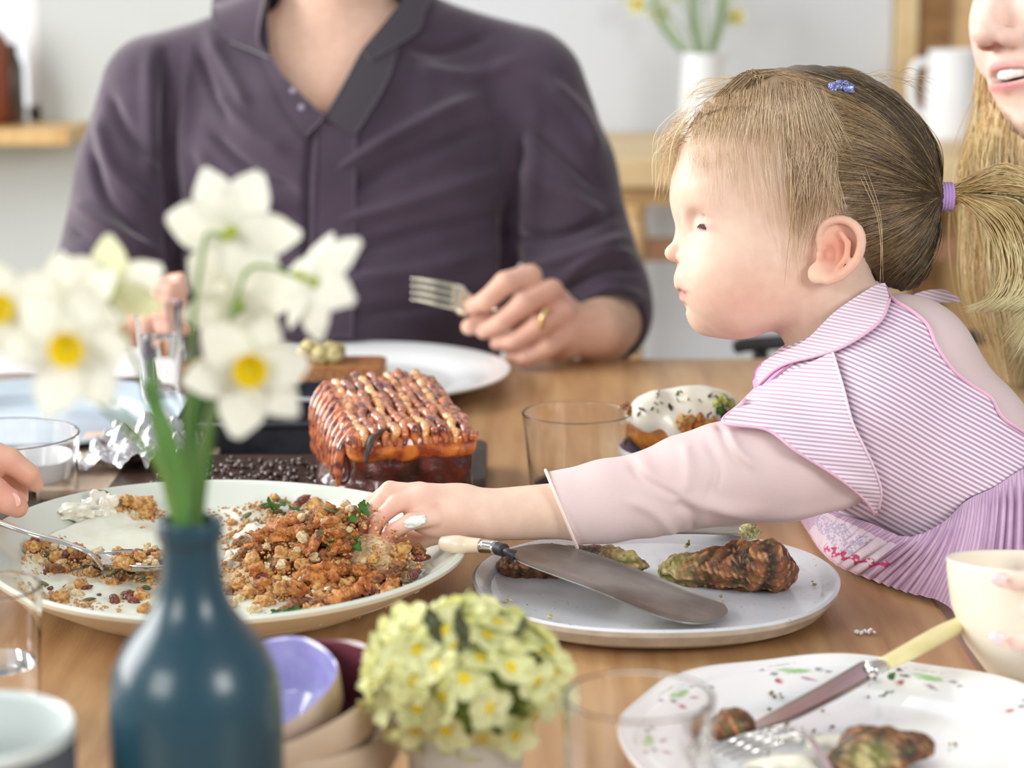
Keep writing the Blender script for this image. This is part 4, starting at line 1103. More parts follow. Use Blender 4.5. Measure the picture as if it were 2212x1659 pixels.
# his ring
ringc = L(1181, 694, -386); v, f = tube([ringc+np.array([math.cos(a)*9-math.sin(a)*4, math.sin(a)*22+math.cos(a)*2, math.sin(a)*4+math.cos(a)*22]) for a in np.linspace(0, 2*PI, 33)], 4.2, 8, flat=1.6)
ring = mesh_obj('ring', FM.world(v), f, mat('gold', (236, 210, 150), 0.2, metal=1.0), loc=FM.world(ringc)[0])
tag(ring, "gold wedding ring on the man's finger of the fork hand", 'ring')

# the fork he holds
fk = empty('fork', FM.world(L(1000, 660, -360))[0], 'steel fork held up in the hand of the man, tines pointing left', 'fork')
M_steel = mat('steel', (214, 208, 190), 0.18, metal=1.0, bump=0.01)
c = -368
def fp(u, v, dc=0): return L(u, v, c+dc)
for k in range(4):
    a = 603+k*15.0
    pts = [fp(888, a-1, 6), fp(905, a, 2), fp(950, a+8+k*0.6, -4), fp(982, a+15+k*0.6, -2)]
    v, f = tube(pts, [2.0, 3.6, 4.4, 4.8], 8, 14); mesh_obj('tine', FM.world(v), f, M_steel, fk)
G = coons([fp(978, 611), fp(1000, 619, 2), fp(1010, 632, 6), fp(1050, 652, 18)], [fp(976, 668), fp(992, 680, 2), fp(1004, 682, 6), fp(1046, 668, 18)], 16, 8)
v, f = sheet(G, 5); mesh_obj('head', FM.world(v), f, M_steel, fk)
v, f = tube([fp(1030, 658, 10), fp(1090, 676, 24), fp(1180, 700, 50), fp(1262, 700, 90)], [7, 6, 7, 9], 10, 20, flat=0.6); mesh_obj('handle', FM.world(v), f, M_steel, fk)

# ================================================================== the woman beside the child
FW = Frame(1.76); L = FW.L
mmW = 1.14/(FW.k*1000)
woman = empty('person', FW.world(L(2560, 1500, 60))[0], 'smiling fair-haired woman at the right edge, holding the cream bowl', 'person')
Rw = rot_head(-63, 6, -3)
tip = L(2110, 70, -30)
hw = Head((0, 0, 0), mmW, Rw, smile=True, jaw=0.9)
hw.o = np.array(tip)-Rw@np.array([0, -29, 114.])*mmW
LB = None
FB = Frame(1.33)
def WP(u, v, d): return FW.local(np.array(P(u, v, d)))[0]
W_ARM = [L(2480, 1160, -250), L(2440, 1330, -400), WP(2400, 1350, 1.40), WP(2330, 1330, 1.30)]
W_PALM = WP(2300, 1330, 1.29)
W_FING = [[WP(2300, 1262, 1.275), WP(2240, 1252, 1.245), WP(2196, 1255, 1.252), WP(2160, 1252, 1.266)],
          [WP(2310, 1310, 1.265), WP(2262, 1312, 1.235), WP(2230, 1316, 1.240), WP(2222, 1318, 1.25)],
          [WP(2300, 1380, 1.275), WP(2240, 1384, 1.245), WP(2196, 1386, 1.252), WP(2158, 1380, 1.266)],
          [WP(2310, 1290, 1.32), WP(2300, 1240, 1.35), WP(2290, 1205, 1.36), WP(2286, 1190, 1.355)]]
def woman_skin(p):
    d = hw.sd(p)
    nb = hw.pt(0, -60, -20)
    d = smin(d, cap(p, nb, L(2500, 520, 60), 44*mmW, 52*mmW), 60)
    d = smin(d, ell(p, L(2580, 980, 80), (330, 480, 250)), 90)
    # her arm comes round to hold the cream bowl
    d = smin(d, chain(p, W_ARM, [64, 58, 46, 40], 40), 40)
    d = smin(d, ell(p, W_PALM, (44, 52, 34)), 24)
    for pts in W_FING: d = smin(d, chain(p, pts, [18, 16.5, 15, 12], 5), 6)
    return d
V, Fc = mesh_sdf(woman_skin, (1770, -420, -1600), (2980, 1500, 470), 5.0)
cols = np.tile(lin((236, 208, 194)), (len(V), 1))
mq = hw.to(V)
def hb(c, r, col, a): 
    q = (mq-np.array(c))/np.array(r, float); w = np.exp(-(q*q).sum(1))*a; cols[:] = cols*(1-w[:, None])+lin(col)*w[:, None]
for yy, zz, rr in ((-53, 90, 3.4), (-68, 90, 4.2)): hb((0, yy, zz), (27, rr, 20), (214, 128, 134), 0.9)
hb((0, -62, 78), (20, 6, 12), (90, 44, 48), 0.95)
hb((0, -36, 100), (16, 7, 12), (222, 160, 146), 0.6); hb((7, -39, 97), (5, 4, 6), (130, 60, 56), 0.9); hb((-7, -39, 97), (5, 4, 6), (130, 60, 56), 0.9)
hb((40, -30, 60), (24, 18, 24), (234, 186, 174), 0.6); hb((-40, -30, 60), (24, 18, 24), (234, 186, 174), 0.6)
wb = mesh_obj('body', FW.world(V), Fc, M_skin, woman, cols=cols)
tp = [(k*3.0, -58.5+abs(k)*0.35, 87.5-abs(k)**1.8*0.36+0.35*math.cos(k*PI)) for k in range(-7, 8)]
v, f = tube([hw.pt(*q) for q in tp], 4.6*mmW, 10, 57, flat=0.5, up=hw.R@np.array([0, 0, 1.0])); mesh_obj('teeth', FW.world(v), f, mat('teeth', (240, 236, 228), 0.2), woman)
eyes(hw, FW, woman, ('blue', (90, 110, 130)))
def woman_top(p):
    d = ell(p, L(2580, 1000, 80), (350, 500, 265))
    d = smin(d, chain(p, [L(2380, 760, -80), L(2480, 1160, -250), L(2420, 1330, -420)], [120, 105, 85], 40), 60)
    d = smin(d, chain(p, [L(2800, 760, 260), L(2860, 1160, 200)], [120, 100], 40), 60)
    d = smin(d, chain(p, [L(2520, 1560, 40), L(2150, 1530, 60)], [200, 135], 60), 60)
    d = smin(d, chain(p, [L(2620, 1560, 300), L(2340, 1600, 300)], [200, 150], 60), 60)
    return smax(d, -cap(p, L(2440, 300, 60), L(2510, 560, 60), 120, 150), 10)
V, Fc = mesh_sdf(woman_top, (2040, 480, -620), (3100, 1900, 620), 10)
V = V+vnormals(V, Fc)*(pnoise(V, 50, 5)*5)[:, None]
mesh_obj('clothes', FW.world(V), Fc, mat('dark_dress', (44, 40, 44), 0.85, sheen=0.2), woman)
# long fair hair
rs = np.random.RandomState(5)
top = hw.pt(0, 118, -20)
def whair(p):
    q = hw.to(p).astype(np.float32)
    d = ell(q, (0, 40, -20), (84, 92, 104))*mmW
    d = smax(d, -((ell(q, (0, -30, 90), (62, 96, 80)))*mmW), 16)
    l = chain(p, [hw.pt(-66, 20, 10), L(2170, 340, 70), L(2180, 560, 60), L(2215, 800, 60)], [60, 58, 66, 44], 40)
    r = chain(p, [hw.pt(74, 10, -30), L(2560, 420, -60), L(2560, 700, -90)], [60, 80, 60], 40)
    return smax(smin(smin(d, l, 40), r, 40), -(hw.sd(p)-6), 8)
V, Fc = mesh_sdf(whair, (2060, -460, -330), (2900, 900, 420), 6)
wav = np.sin(V[:, 0]/9.0+2*np.sin(V[:, 1]/70.0)+V[:, 2]/14)*2.6+np.sin(V[:, 0]/4.1+V[:, 1]/60)*1.2
V = V+vnormals(V, Fc)*wav[:, None]
cg = (0.5+0.5*np.sin(V[:, 0]/7.0+2*np.sin(V[:, 1]/70.0)+V[:, 2]/14))[:, None]
cols = lin((222, 190, 138))*(1-cg)+lin((248, 228, 186))*cg
mesh_obj('hair', FW.world(V), Fc, M_hair, woman, cols=cols)
n = 2200; pth = []
for i in range(n):
    s = rs.rand(); off = np.array([rs.normal()*26, 0, rs.normal()*30])
    a = hw.pt(-40-rs.rand()*40, 90-rs.rand()*50, rs.uniform(-40, 30)); m1 = hw.pt(-76-rs.rand()*8, 10-rs.rand()*20, rs.uniform(-30, 36))
    wv = rs.uniform(0, 6.28)
    m2 = L(2150+14*math.sin(wv), 330, 60)+off; m3 = L(2165+16*math.sin(wv+1.6), 480, 50)+off*1.2; m4 = L(2178+16*math.sin(wv+3.0), 640, 40)+off*1.2; e = L(2205, rs.uniform(760, 860), 50)+off*0.8
    pth.append(smooth_pts([a, m1, m2, m3, m4, e], 22))
pth = np.array(pth)
hair_obj('hair_strands', pth, 1.0, (232, 202, 150), 0.2, light=(0.5, (250, 232, 194)), parent=woman, fr=FW)

# ================================================================== crockery and glass on the table
rs = np.random.RandomState(21)
TZ = TABLE_Z
M_speck = mat('speckled_stoneware', (222, 224, 228), 0.35, coat=0.4, col2=(204, 206, 212), scale=18, detail=6, spots=(420, 0.72, (150, 138, 124)))
M_stone_out = mat('bare_stoneware', (202, 192, 178), 0.7, col2=(176, 164, 148), scale=50)
M_platter = mat('pale_green_glaze', (214, 221, 211), 0.28, coat=0.5, col2=(204, 212, 200), scale=14)
M_platter_out = mat('cream_glaze_outside', (222, 214, 192), 0.4, coat=0.2)
M_bluegl = mat('blue_glaze', (190, 204, 216), 0.25, coat=0.5, col2=(176, 192, 206), scale=10)
M_whitegl = mat('white_glaze', (232, 235, 237), 0.25, coat=0.5)
M_lav = mat('lavender_glaze', (150, 146, 206), 0.15, coat=1.0, col2=(176, 176, 226), scale=60, bump=0.1, bscale=90)
M_maroon = mat('maroon_glaze', (116, 58, 74), 0.2, coat=0.8, col2=(96, 44, 60), scale=50)
M_creamc = mat('cream_stoneware', (224, 206, 184), 0.6, col2=(214, 192, 168), scale=20)
M_creamb = mat('cream_bowl_glaze', (240, 232, 214), 0.4, coat=0.3, sss=0.05)

def dish(name, c, R, prof, m_in, m_out, label, cat, wob=None, sx=1.0, sy=1.0, ang=0.0, n=96, axis=None, split=None, group=None, wall='rim'):
    """profile of (fraction of R, height) going from underneath outwards, over the lip and in; split = first index of the inside"""
    t = empty(name, c, label, cat, group)
    ca, sa = math.cos(ang), math.sin(ang)
    def make(pr):
        v, f = lathe([(a*R, b) for a, b in pr], n, (0, 0, 0), wob=wob, caps=False)
        q = np.array(v); q[:, 0] *= sx; q[:, 1] *= sy; x = q[:, 0]*ca-q[:, 1]*sa; y = q[:, 0]*sa+q[:, 1]*ca; q = np.stack([x, y, q[:, 2]], 1)
        if axis is not None:
            Rm = np.array(Vector((0, 0, 1)).rotation_difference(Vector(axis).normalized()).to_matrix()); q = q@Rm.T
        return q+np.array(c), f
    mesh_obj('underside', *make(prof[:split+1]), m_out, t)
    mesh_obj('inside', *make(prof[split:]), m_in, t)
    return t

# large round platter of grain salad
PC = Vector((-0.207, 1.470, TZ)); PA = math.radians(118)
platter = dish('serving_platter', PC, 0.186, [(0, 0), (0.60, 0), (0.62, 0.003), (0.75, 0.010), (0.90, 0.024), (1.0, 0.036), (1.005, 0.039), (0.985, 0.0405), (0.95, 0.037), (0.86, 0.024), (0.74, 0.013), (0.6, 0.010), (0, 0.009)],
               M_platter, M_platter_out, 'large pale green platter of seedy roast grain salad in front of the blue bottle', 'platter', sx=1.0, sy=0.915, ang=PA, split=6,
               wob=lambda a, r, z: (0.0015*math.sin(3*a+1), 0.0012*math.sin(2*a)))
def plat_in(x, y):
    dx, dy = x-PC.x, y-PC.y; u = (dx*math.cos(PA)+dy*math.sin(PA))/0.186; v = (-dx*math.sin(PA)+dy*math.cos(PA))/(0.186*0.915); return math.hypot(u, v)
def plat_z(x, y): return TZ+float(np.interp(plat_in(x, y), [0, 0.6, 0.74, 0.86, 0.95, 1], [0.009, 0.010, 0.013, 0.024, 0.037, 0.04]))

# stoneware plate under the child's arm
RC = Vector((0.1015, 1.443, TZ))
rp = dish('stoneware_plate', RC, 0.128, [(0, 0), (0.80, 0), (0.84, 0.002), (0.95, 0.008), (1.0, 0.016), (1.002, 0.0195), (0.985, 0.021), (0.955, 0.019), (0.90, 0.0135), (0.8, 0.012), (0, 0.0115)],
          M_speck, M_stone_out, "speckled grey stoneware plate with two herb fritters under the child's arm", 'plate', split=5,
          wob=lambda a, r, z: (0.0022*math.sin(2*a+0.6)+0.001*math.sin(5*a), 0.0008*math.sin(3*a)))
# the man's plate
MC = Vector((-0.165, 2.205, TZ))
dish('dinner_plate', MC, 0.163, [(0, 0), (0.55, 0), (0.6, 0.004), (0.8, 0.012), (1.0, 0.020), (1.0, 0.0225), (0.97, 0.023), (0.72, 0.014), (0.66, 0.009), (0.6, 0.008), (0, 0.008)],
     M_whitegl, M_whitegl, 'white dinner plate with a topped slice of bread in front of the man', 'plate', split=5)
# blue plate at the left, white napkin behind it
dish('blue_plate', Vector((-0.455, 1.985, TZ)), 0.152, [(0, 0), (0.6, 0), (0.66, 0.004), (0.85, 0.016), (1.0, 0.022), (1.0, 0.025), (0.97, 0.026), (0.74, 0.018), (0.66, 0.009), (0, 0.008)],
     M_bluegl, M_bluegl, 'pale blue plate at the left of the table behind the flowers', 'plate', split=5)
nx, ny = 40, 26; X, Y = np.meshgrid(np.linspace(-0.80, -0.36, nx), np.linspace(2.14, 2.30, ny), indexing='ij')
Z = TZ+0.016+0.004*np.sin(X*31+Y*17)+0.003*np.sin(Y*60-X*13)
v, f = sheet(np.stack([X, Y, Z], -1), 0.02); tag(mesh_obj('napkin', v, f, mat('linen', (232, 230, 230), 0.9, thin=0.1, col2=(222, 218, 220), scale=60), loc=(-0.58, 2.24, TZ)), 'folded white napkin behind the pale blue plate at the left', 'napkin')
dish('small_bowl', Vector((T(112, 1030).x-0.002, 1.76, TZ)), 0.040, [(0, 0), (0.5, 0), (0.85, 0.012), (1.0, 0.030), (1.0, 0.033), (0.95, 0.033), (0.8, 0.014), (0, 0.005)],
     M_whitegl, M_whitegl, 'small off-white dish just behind the left rim of the platter', 'dish', split=4)

# floral plate in the front right corner, with a scalloped rim and printed sprigs
FP = Vector((0.196, 1.134, TZ)); FR = 0.137
t = empty('floral_plate', FP, 'white plate with a scalloped rim and green and blue floral sprigs, front right', 'plate')
def scal(a): return 1+0.010*math.cos(8*a+0.6)
na = 384
prof_u = [(0, 0), (0.52, 0), (0.56, 0.003), (0.8, 0.011), (1.0, 0.018)]
prof_i = [(1.0, 0.018), (1.004, 0.0205), (0.99, 0.0215)]+[(r, float(np.interp(r, [0.62, 0.7, 0.99], [0.009, 0.0135, 0.021]))) for r in np.linspace(0.985, 0.62, 46)]+[(r, 0.0085) for r in np.linspace(0.60, 0.1, 20)]+[(0, 0.0083)]
def fl(pr, m, nm):
    v, f = lathe([(a*FR, b) for a, b in pr], na, FP, caps=False, wob=lambda a, r, z: (r*(scal(a)-1)*min(1, max(0, (r/FR-0.55)/0.3))*1.0, 0.0008*math.cos(8*a+0.6)*(1 if r > 0.9*FR else 0)))
    V = np.array(v); cols = np.tile(lin((234, 236, 238)), (len(V), 1))
    if nm == 'inside':
        x = V[:, 0]-FP.x; y = V[:, 1]-FP.y; A_ = np.arctan2(y, x); Rr = np.hypot(x, y)/FR
        def spot(ac, rc, ra, rr, col, jag=0.3, tilt=0.0):
            da = (A_-ac+PI) % (2*PI)-PI; p = da*Rr*FR; q = (Rr-rc)*FR
            pp = p*math.cos(tilt)+q*math.sin(tilt); qq = -p*math.sin(tilt)+q*math.cos(tilt)
            w = np.hypot(pp/ra, qq/rr)+jag*np.sin(p*1900)*np.cos(q*2300); k = np.clip((1.15-w)*3, 0, 1)[:, None]; cols[:] = cols*(1-k)+lin(col)*k
        for i in range(9):
            a = 0.35+i*2*PI/9
            spot(a, 0.86, 0.0085, 0.003, (150, 196, 140)); spot(a+0.06, 0.88, 0.005, 0.0025, (170, 206, 160)); spot(a+0.13, 0.85, 0.0025, 0.0022, (120, 134, 140)); spot(a-0.12, 0.87, 0.0024, 0.0022, (130, 140, 158))
            spot(a-0.17, 0.85, 0.0018, 0.002, (140, 148, 160)); spot(a+0.17, 0.90, 0.0018, 0.0018, (110, 120, 132)); spot(a+0.14, 0.79, 0.0022, 0.0034, (176, 90, 96)); spot(a-0.04, 0.79, 0.005, 0.0016, (168, 140, 166), tilt=0.5)
            spot(a+0.05, 0.93, 0.009, 0.0006, (150, 170, 150), 0.5)
        k = np.clip((Rr-0.992)*200, 0, 1)[:, None]*0.5; cols[:] = cols*(1-k)+lin((222, 196, 170))*k
    mesh_obj(nm, V, f, m, t, cols=cols)
M_floral = mat('floral_glaze', (234, 236, 238), 0.22, coat=0.6, attr='Col', col2=(250, 250, 250), scale=4)
fl(prof_u, M_floral, 'underside'); fl(prof_i, M_floral, 'inside')

# stack of three small handmade bowls
def rim_wob(seed, amp=0.0012):
    return lambda a, r, z: (amp*math.sin(3*a+seed)+amp*0.6*math.sin(5*a+2*seed) if r > 0.02 else 0, amp*math.sin(2*a+seed)*(1 if r > 0.03 else 0))
bp = [(0, 0), (0.42, 0), (0.5, 0.004), (0.78, 0.016), (0.94, 0.030), (1.0, 0.046), (0.99, 0.049), (0.955, 0.048), (0.90, 0.032), (0.74, 0.018), (0.45, 0.008), (0, 0.006)]
bx, by = P(648, 1540, 1.14).x, 1.075
dish('bowl', Vector((bx+0.004, by, TZ)), 0.053, bp, M_creamc, M_creamc, 'cream stoneware bowl at the bottom of the stack of three', 'bowl', split=6, wob=rim_wob(1), n=64, axis=(-0.05, 0, 1))
dish('bowl', Vector((bx+0.004, by+0.002, TZ+0.023)), 0.0545, bp, M_maroon, M_creamc, 'middle bowl of the stack, cream outside and glazed maroon inside', 'bowl', split=6, wob=rim_wob(2.2), n=64, axis=(-0.25, -0.20, 1))
dish('bowl', Vector((bx-0.010, by+0.010, TZ+0.0265)), 0.0460, [(a, b*0.92) for a, b in bp], M_lav, M_creamc, 'small bowl with a lavender blue inside, topmost and tilted on the stack', 'bowl', split=6, wob=rim_wob(4), n=64, axis=(-0.30, -0.26, 1))

# glasses
def tumbler(c, r, h, label, taper=0.85, water=0.0, wcol=None, name='tumbler', th=0.0018, ribs=0):
    t = empty(name, c, label, 'glass')
    wob = (lambda a, rr, z: (0.0004*math.cos(ribs*a) if rr > r*0.7 and z < h*0.8 else 0, 0)) if ribs else None
    v, f = lathe([(0, 0), (r*taper*0.95, 0), (r*taper, 0.002), (r*(taper+1)/2, h*0.5), (r, h-0.0008), (r-th*0.5, h), (r-th, h-0.0008), (r*(taper+1)/2-th, h*0.5), (r*taper-th, 0.008), (0, 0.007)], 72, c, wob=wob)
    mesh_obj('glass', v, f, M_glass, t)
    if water:
        v, f = lathe([(0, 0.0075), (r*taper-th-0.0003, 0.0085), (r*(taper+(1-taper)*water)-th-0.0003, h*water), (0, h*water)], 48, c)
        mesh_obj('water', v, f, mat('water', (255, 255, 255), 0.0, trans=1.0, ior=1.33) if wcol is None else mat('cordial', wcol, 0.0, trans=1.0, ior=1.33), t)
    return t
tumbler(Vector((P(1246, 897, 1.8).x, 1.765, TZ)), 0.0465, 0.070, 'empty clear glass tumbler standing beside the dish of creamy toast', 0.84)
tumbler(Vector((P(8, 927, 1.75).x, 1.70, TZ)), 0.063, 0.066, 'wide clear glass tumbler in front of the pale blue plate', 0.92)
tumbler(Vector((P(-28, 1268, 1.25).x, 1.205, TZ)), 0.031, 0.086, 'small clear glass tumbler at the left edge before the platter', 0.86, 0.45)
tumbler(Vector((P(1380, 1500, 1.0).x, 0.955, TZ)), 0.036, 0.108, 'clear glass tumbler out of focus before the floral plate', 0.88)
tumbler(Vector((P(350, 800, 2.12).x, 2.07, TZ)), 0.024, 0.115, 'tall slim clear glass behind the daffodil stems', 0.72, 0.7)

# blurred slate cup, bottom left
cc = Vector((P(-62, 1478, 0.95).x, 0.90, TZ)); 
ct_ = empty('cup', cc, 'dark grey handmade cup with a pale glazed rim, out of focus at bottom left', 'cup')
v, f = lathe([(0, 0), (0.036, 0), (0.042, 0.01), (0.045, 0.05), (0.0458, 0.108)], 56, cc, caps=False); mesh_obj('body', v, f, mat('slate_clay', (92, 98, 104), 0.7, col2=(78, 84, 90), scale=20), ct_)
v, f = lathe([(0.0458, 0.108), (0.046, 0.112), (0.045, 0.114), (0.042, 0.112), (0.040, 0.06), (0.034, 0.012), (0, 0.01)], 56, cc, caps=False); mesh_obj('glazed_rim', v, f, mat('pale_glaze', (206, 214, 212), 0.3, coat=0.4), ct_)
dish('saucer', Vector((P(180, 1640, 1.08).x-0.012, 1.03, TZ)), 0.045, [(0, 0), (0.5, 0), (0.8, 0.008), (1, 0.018), (1, 0.020), (0.95, 0.020), (0.7, 0.009), (0, 0.006)], M_whitegl, M_whitegl, 'small white saucer between the dark cup and the blue bottle', 'saucer', split=4)

# blue bottle vase
DB = 0.95; pb = P(410, 1120, DB); s = DB/F
bc = Vector((pb.x, pb.y, TZ)); Ht = pb.z-TZ
def zz(vp): return Ht-(vp-1120)*s/CP
prof = [(0, 0), (178*s, 0), (188*s, 0.004), (191*s, 0.03), (191*s, 0.07), (191*s, zz(1600)), (190*s, zz(1540)), (186*s, zz(1490)), (176*s, zz(1448)), (158*s, zz(1410)), (132*s, zz(1374)), (104*s, zz(1340)), (82*s, zz(1302)), (70*s, zz(1258)), (66*s, zz(1210)), (65*s, zz(1175)), (68*s, zz(1168)), (72*s, zz(1160)), (73*s, zz(1140)), (71*s, zz(1124)), (66*s, zz(1120)), (56*s, zz(1122)), (52*s, zz(1150)), (50*s, zz(1240)), (0, zz(1250))]
q = smooth_pts(prof[3:16], 60); prof = prof[:3]+[tuple(x) for x in q]+prof[16:]
bv = mesh_obj('bottle_vase', *lathe(prof, 96, bc), mat('teal_matt_glaze', (29, 66, 80), 0.32, coat=0.25, col2=(26, 60, 74), scale=12, bump=0.03, bscale=60), loc=bc)
tag(bv, 'matt teal blue bottle used as a vase for the daffodils', 'vase')

# cream bowl held at the right edge
bd = 1.33; cb_ = P(2262, 1330, bd); top = P(2262, 1218, bd)
ax = Vector((0.03, 0.16, 1.0)).normalized()
rr = 214/F*bd
prof = [(0, -0.078), (rr*0.34, -0.078), (rr*0.5, -0.074), (rr*0.78, -0.052), (rr*0.94, -0.028), (rr*0.995, -0.006), (rr, 0), (rr*0.985, 0.0015), (rr*0.965, 0), (rr*0.9, -0.028), (rr*0.7, -0.055), (rr*0.4, -0.069), (0, -0.07)]
v, f = lathe(prof, 72, top, axis=ax); tag(mesh_obj('bowl', v, f, M_creamb, loc=top+ax*-0.078), "cream bowl tilted in the woman's hand at the right edge", 'bowl')

# ---- knives and forks
M_blade = mat('old_blade', (176, 174, 170), 0.42, metal=0.75, col2=(112, 102, 94), scale=14, stretch=(1, 1, 1), detail=6, bump=0.05, bscale=300)
M_steelp = mat('polished_steel', (216, 214, 212), 0.12, metal=1.0)
def plate_pt(u, v, h): return np.array(T(u, v, h))
kn = empty('palette_knife', T(1330, 1270, 0.03), 'broad worn steel serving knife lying across the stoneware plate', 'knife')
hh = lambda u: float(np.interp(u, [1080, 1560], [0.046, 0.0175]))
Aq = [(1098, 1189), (1150, 1178), (1210, 1178), (1300, 1203), (1400, 1240), (1490, 1275), (1540, 1293), (1562, 1303), (1572, 1318)]
Bq = [(1100, 1196), (1125, 1214), (1200, 1243), (1290, 1276), (1370, 1310), (1440, 1336), (1500, 1346), (1545, 1341), (1572, 1322)]
Ag = smooth_pts([plate_pt(u, v, hh(u)) for u, v in Aq], 40); Bg = smooth_pts([plate_pt(u, v, hh(u)) for u, v in Bq], 40)
tq = np.linspace(0, 1, 8)[None, :, None]; G = Ag[:, None]*(1-tq)+Bg[:, None]*tq
v, f = sheet(G, 0.0014); mesh_obj('blade', v, f, M_blade, kn, smooth=False)
v, f = tube([plate_pt(1112, 1200, 0.046), plate_pt(1098, 1193, 0.048), plate_pt(1086, 1188, 0.048)], [0.004, 0.0028, 0.0024], 12, 10); mesh_obj('neck', v, f, M_dark, kn)
v, f = tube([plate_pt(1090, 1189, 0.048), plate_pt(1072, 1184, 0.048)], 0.0046, 16, 5); mesh_obj('collar', v, f, M_dark, kn)
v, f = tube([plate_pt(1074, 1184, 0.048), plate_pt(1040, 1179, 0.0475)], 0.0050, 16, 5); mesh_obj('ferrule', v, f, M_steelp, kn)
v, f = tube([plate_pt(1042, 1179, 0.0475), plate_pt(1010, 1178, 0.046), plate_pt(985, 1176, 0.046), plate_pt(955, 1174, 0.045)], [0.0050, 0.0060, 0.0066, 0.0050], 16, 20); mesh_obj('handle', v, f, mat('pale_handle', (226, 206, 180), 0.35, coat=0.4), kn)

k2 = empty('table_knife', T(1850, 1470, 0.03), 'table knife with a yellowed cream handle resting on the floral plate', 'knife')
def fz(u): return float(np.interp(u, [1600, 1900, 2090], [0.016, 0.030, 0.040]))
Ag = smooth_pts([plate_pt(u, v, fz(u)) for u, v in [(1622, 1566), (1700, 1522), (1780, 1478), (1855, 1434), (1872, 1430)]], 30)
Bg = smooth_pts([plate_pt(u, v, fz(u)) for u, v in [(1600, 1590), (1700, 1560), (1790, 1518), (1870, 1474), (1898, 1456)]], 30)
tq = np.linspace(0, 1, 6)[None, :, None]; v, f = sheet(Ag[:, None]*(1-tq)+Bg[:, None]*tq, 0.0013); mesh_obj('blade', v, f, mat('mirror_blade', (182, 172, 170), 0.16, metal=1.0), k2, smooth=False)
v, f = tube([plate_pt(1876, 1448, fz(1880)), plate_pt(1912, 1434, fz(1910))], [0.0056, 0.0050], 14, 6, flat=0.7); mesh_obj('bolster', v, f, M_steelp, k2)
v, f = tube([plate_pt(1908, 1436, fz(1908)), plate_pt(1960, 1409, fz(1960)), plate_pt(2030, 1371, fz(2030)), plate_pt(2078, 1346, fz(2080))], [0.0056, 0.0066, 0.0072, 0.0060], 16, 24, flat=0.7)
mesh_obj('handle', v, f, mat('yellowed_ivory', (232, 222, 166), 0.3, coat=0.5, col2=(222, 208, 146), scale=40), k2)

def lying_fork(name, pts, width, label, tines_at_start=True):
    """pts: world points from tine tips to handle end"""
    t = empty(name, Vector(pts[1]), label, 'fork'); p = smooth_pts([np.array(q) for q in pts], 40)
    side = np.cross(p[1]-p[0], (0, 0, 1)); side /= np.linalg.norm(side)
    for k in range(4):
        o = (k-1.5)/3*width; v, f = tube([p[j]+side*o*(1.0 if j < 9 else 0.9) for j in range(0, 12, 2)], [0.0006, 0.0011, 0.0013, 0.0014, 0.0015, 0.0016], 8, 14); mesh_obj('tine', v, f, M_steelp, t)
    tq = np.linspace(-1, 1, 7)[None, :, None]; w = np.interp(np.arange(10, 18), [10, 12, 17], [width*0.56, width*0.56, 0.003])[:, None, None]
    g = p[10:18][:, None]+side*tq*w-np.array([0, 0, 1])*(1-tq**2)*0.0015; v, f = sheet(g, 0.0014); mesh_obj('head', v, f, M_steelp, t)
    v, f = tube(p[16:], np.interp(np.arange(len(p)-16), [0, 8, len(p)-16], [0.0022, 0.0030, 0.0052]), 10, flat=0.5); mesh_obj('handle', v, f, M_steelp, t)
    return t
lying_fork('fork', [T(1540, 1632, 0.014), T(1620, 1606, 0.016), T(1700, 1585, 0.024), T(1752, 1600, 0.026), T(1800, 1690, 0.03), T(1830, 1800, 0.03)], 0.020, 'steel fork lying on the floral plate beside the fritter')
# serving spoon in the platter, handle to the left
sp = empty('serving_spoon', T(170, 1200, 0.05), 'long steel serving spoon lying in the left half of the platter', 'spoon')
spp = [T(-70, 1105, 0.062), T(60, 1150, 0.056), T(150, 1176, 0.048), T(195, 1196, 0.042), T(222, 1225, 0.030)]
v, f = tube(spp, [0.0040, 0.0034, 0.0028, 0.0026, 0.003], 10, 30, flat=0.5); mesh_obj('handle', v, f, M_steelp, sp)
scn = np.array(T(300, 1214, 0.028)); G = np.zeros((26, 12, 3))
for i in range(26):
    for j in range(12):
        a = 2*PI*i/25; r = j/11; x = 0.036*r*math.cos(a); y = 0.020*r*math.sin(a); ca, sa = math.cos(-0.18), math.sin(-0.18)
        G[i, j] = scn+np.array([x*ca-y*sa, x*sa+y*ca, 0.009*r*r-0.006])
v, f = sheet(G, 0.0012); mesh_obj('spoon_bowl', v, f, M_steelp, sp)
k3 = empty('table_knife', T(1560, 1148, 0.03), "knife tip showing past the child's sleeve on the back rim of the stoneware plate", 'knife')
Ag = smooth_pts([plate_pt(u, v, 0.026) for u, v in [(1420, 1140), (1500, 1139), (1580, 1137), (1628, 1140)]], 20); Bg = smooth_pts([plate_pt(u, v, 0.026) for u, v in [(1420, 1152), (1500, 1152), (1580, 1154), (1622, 1147)]], 20)
tq = np.linspace(0, 1, 5)[None, :, None]; v, f = sheet(Ag[:, None]*(1-tq)+Bg[:, None]*tq, 0.0013); mesh_obj('blade', v, f, M_blade, k3, smooth=False)

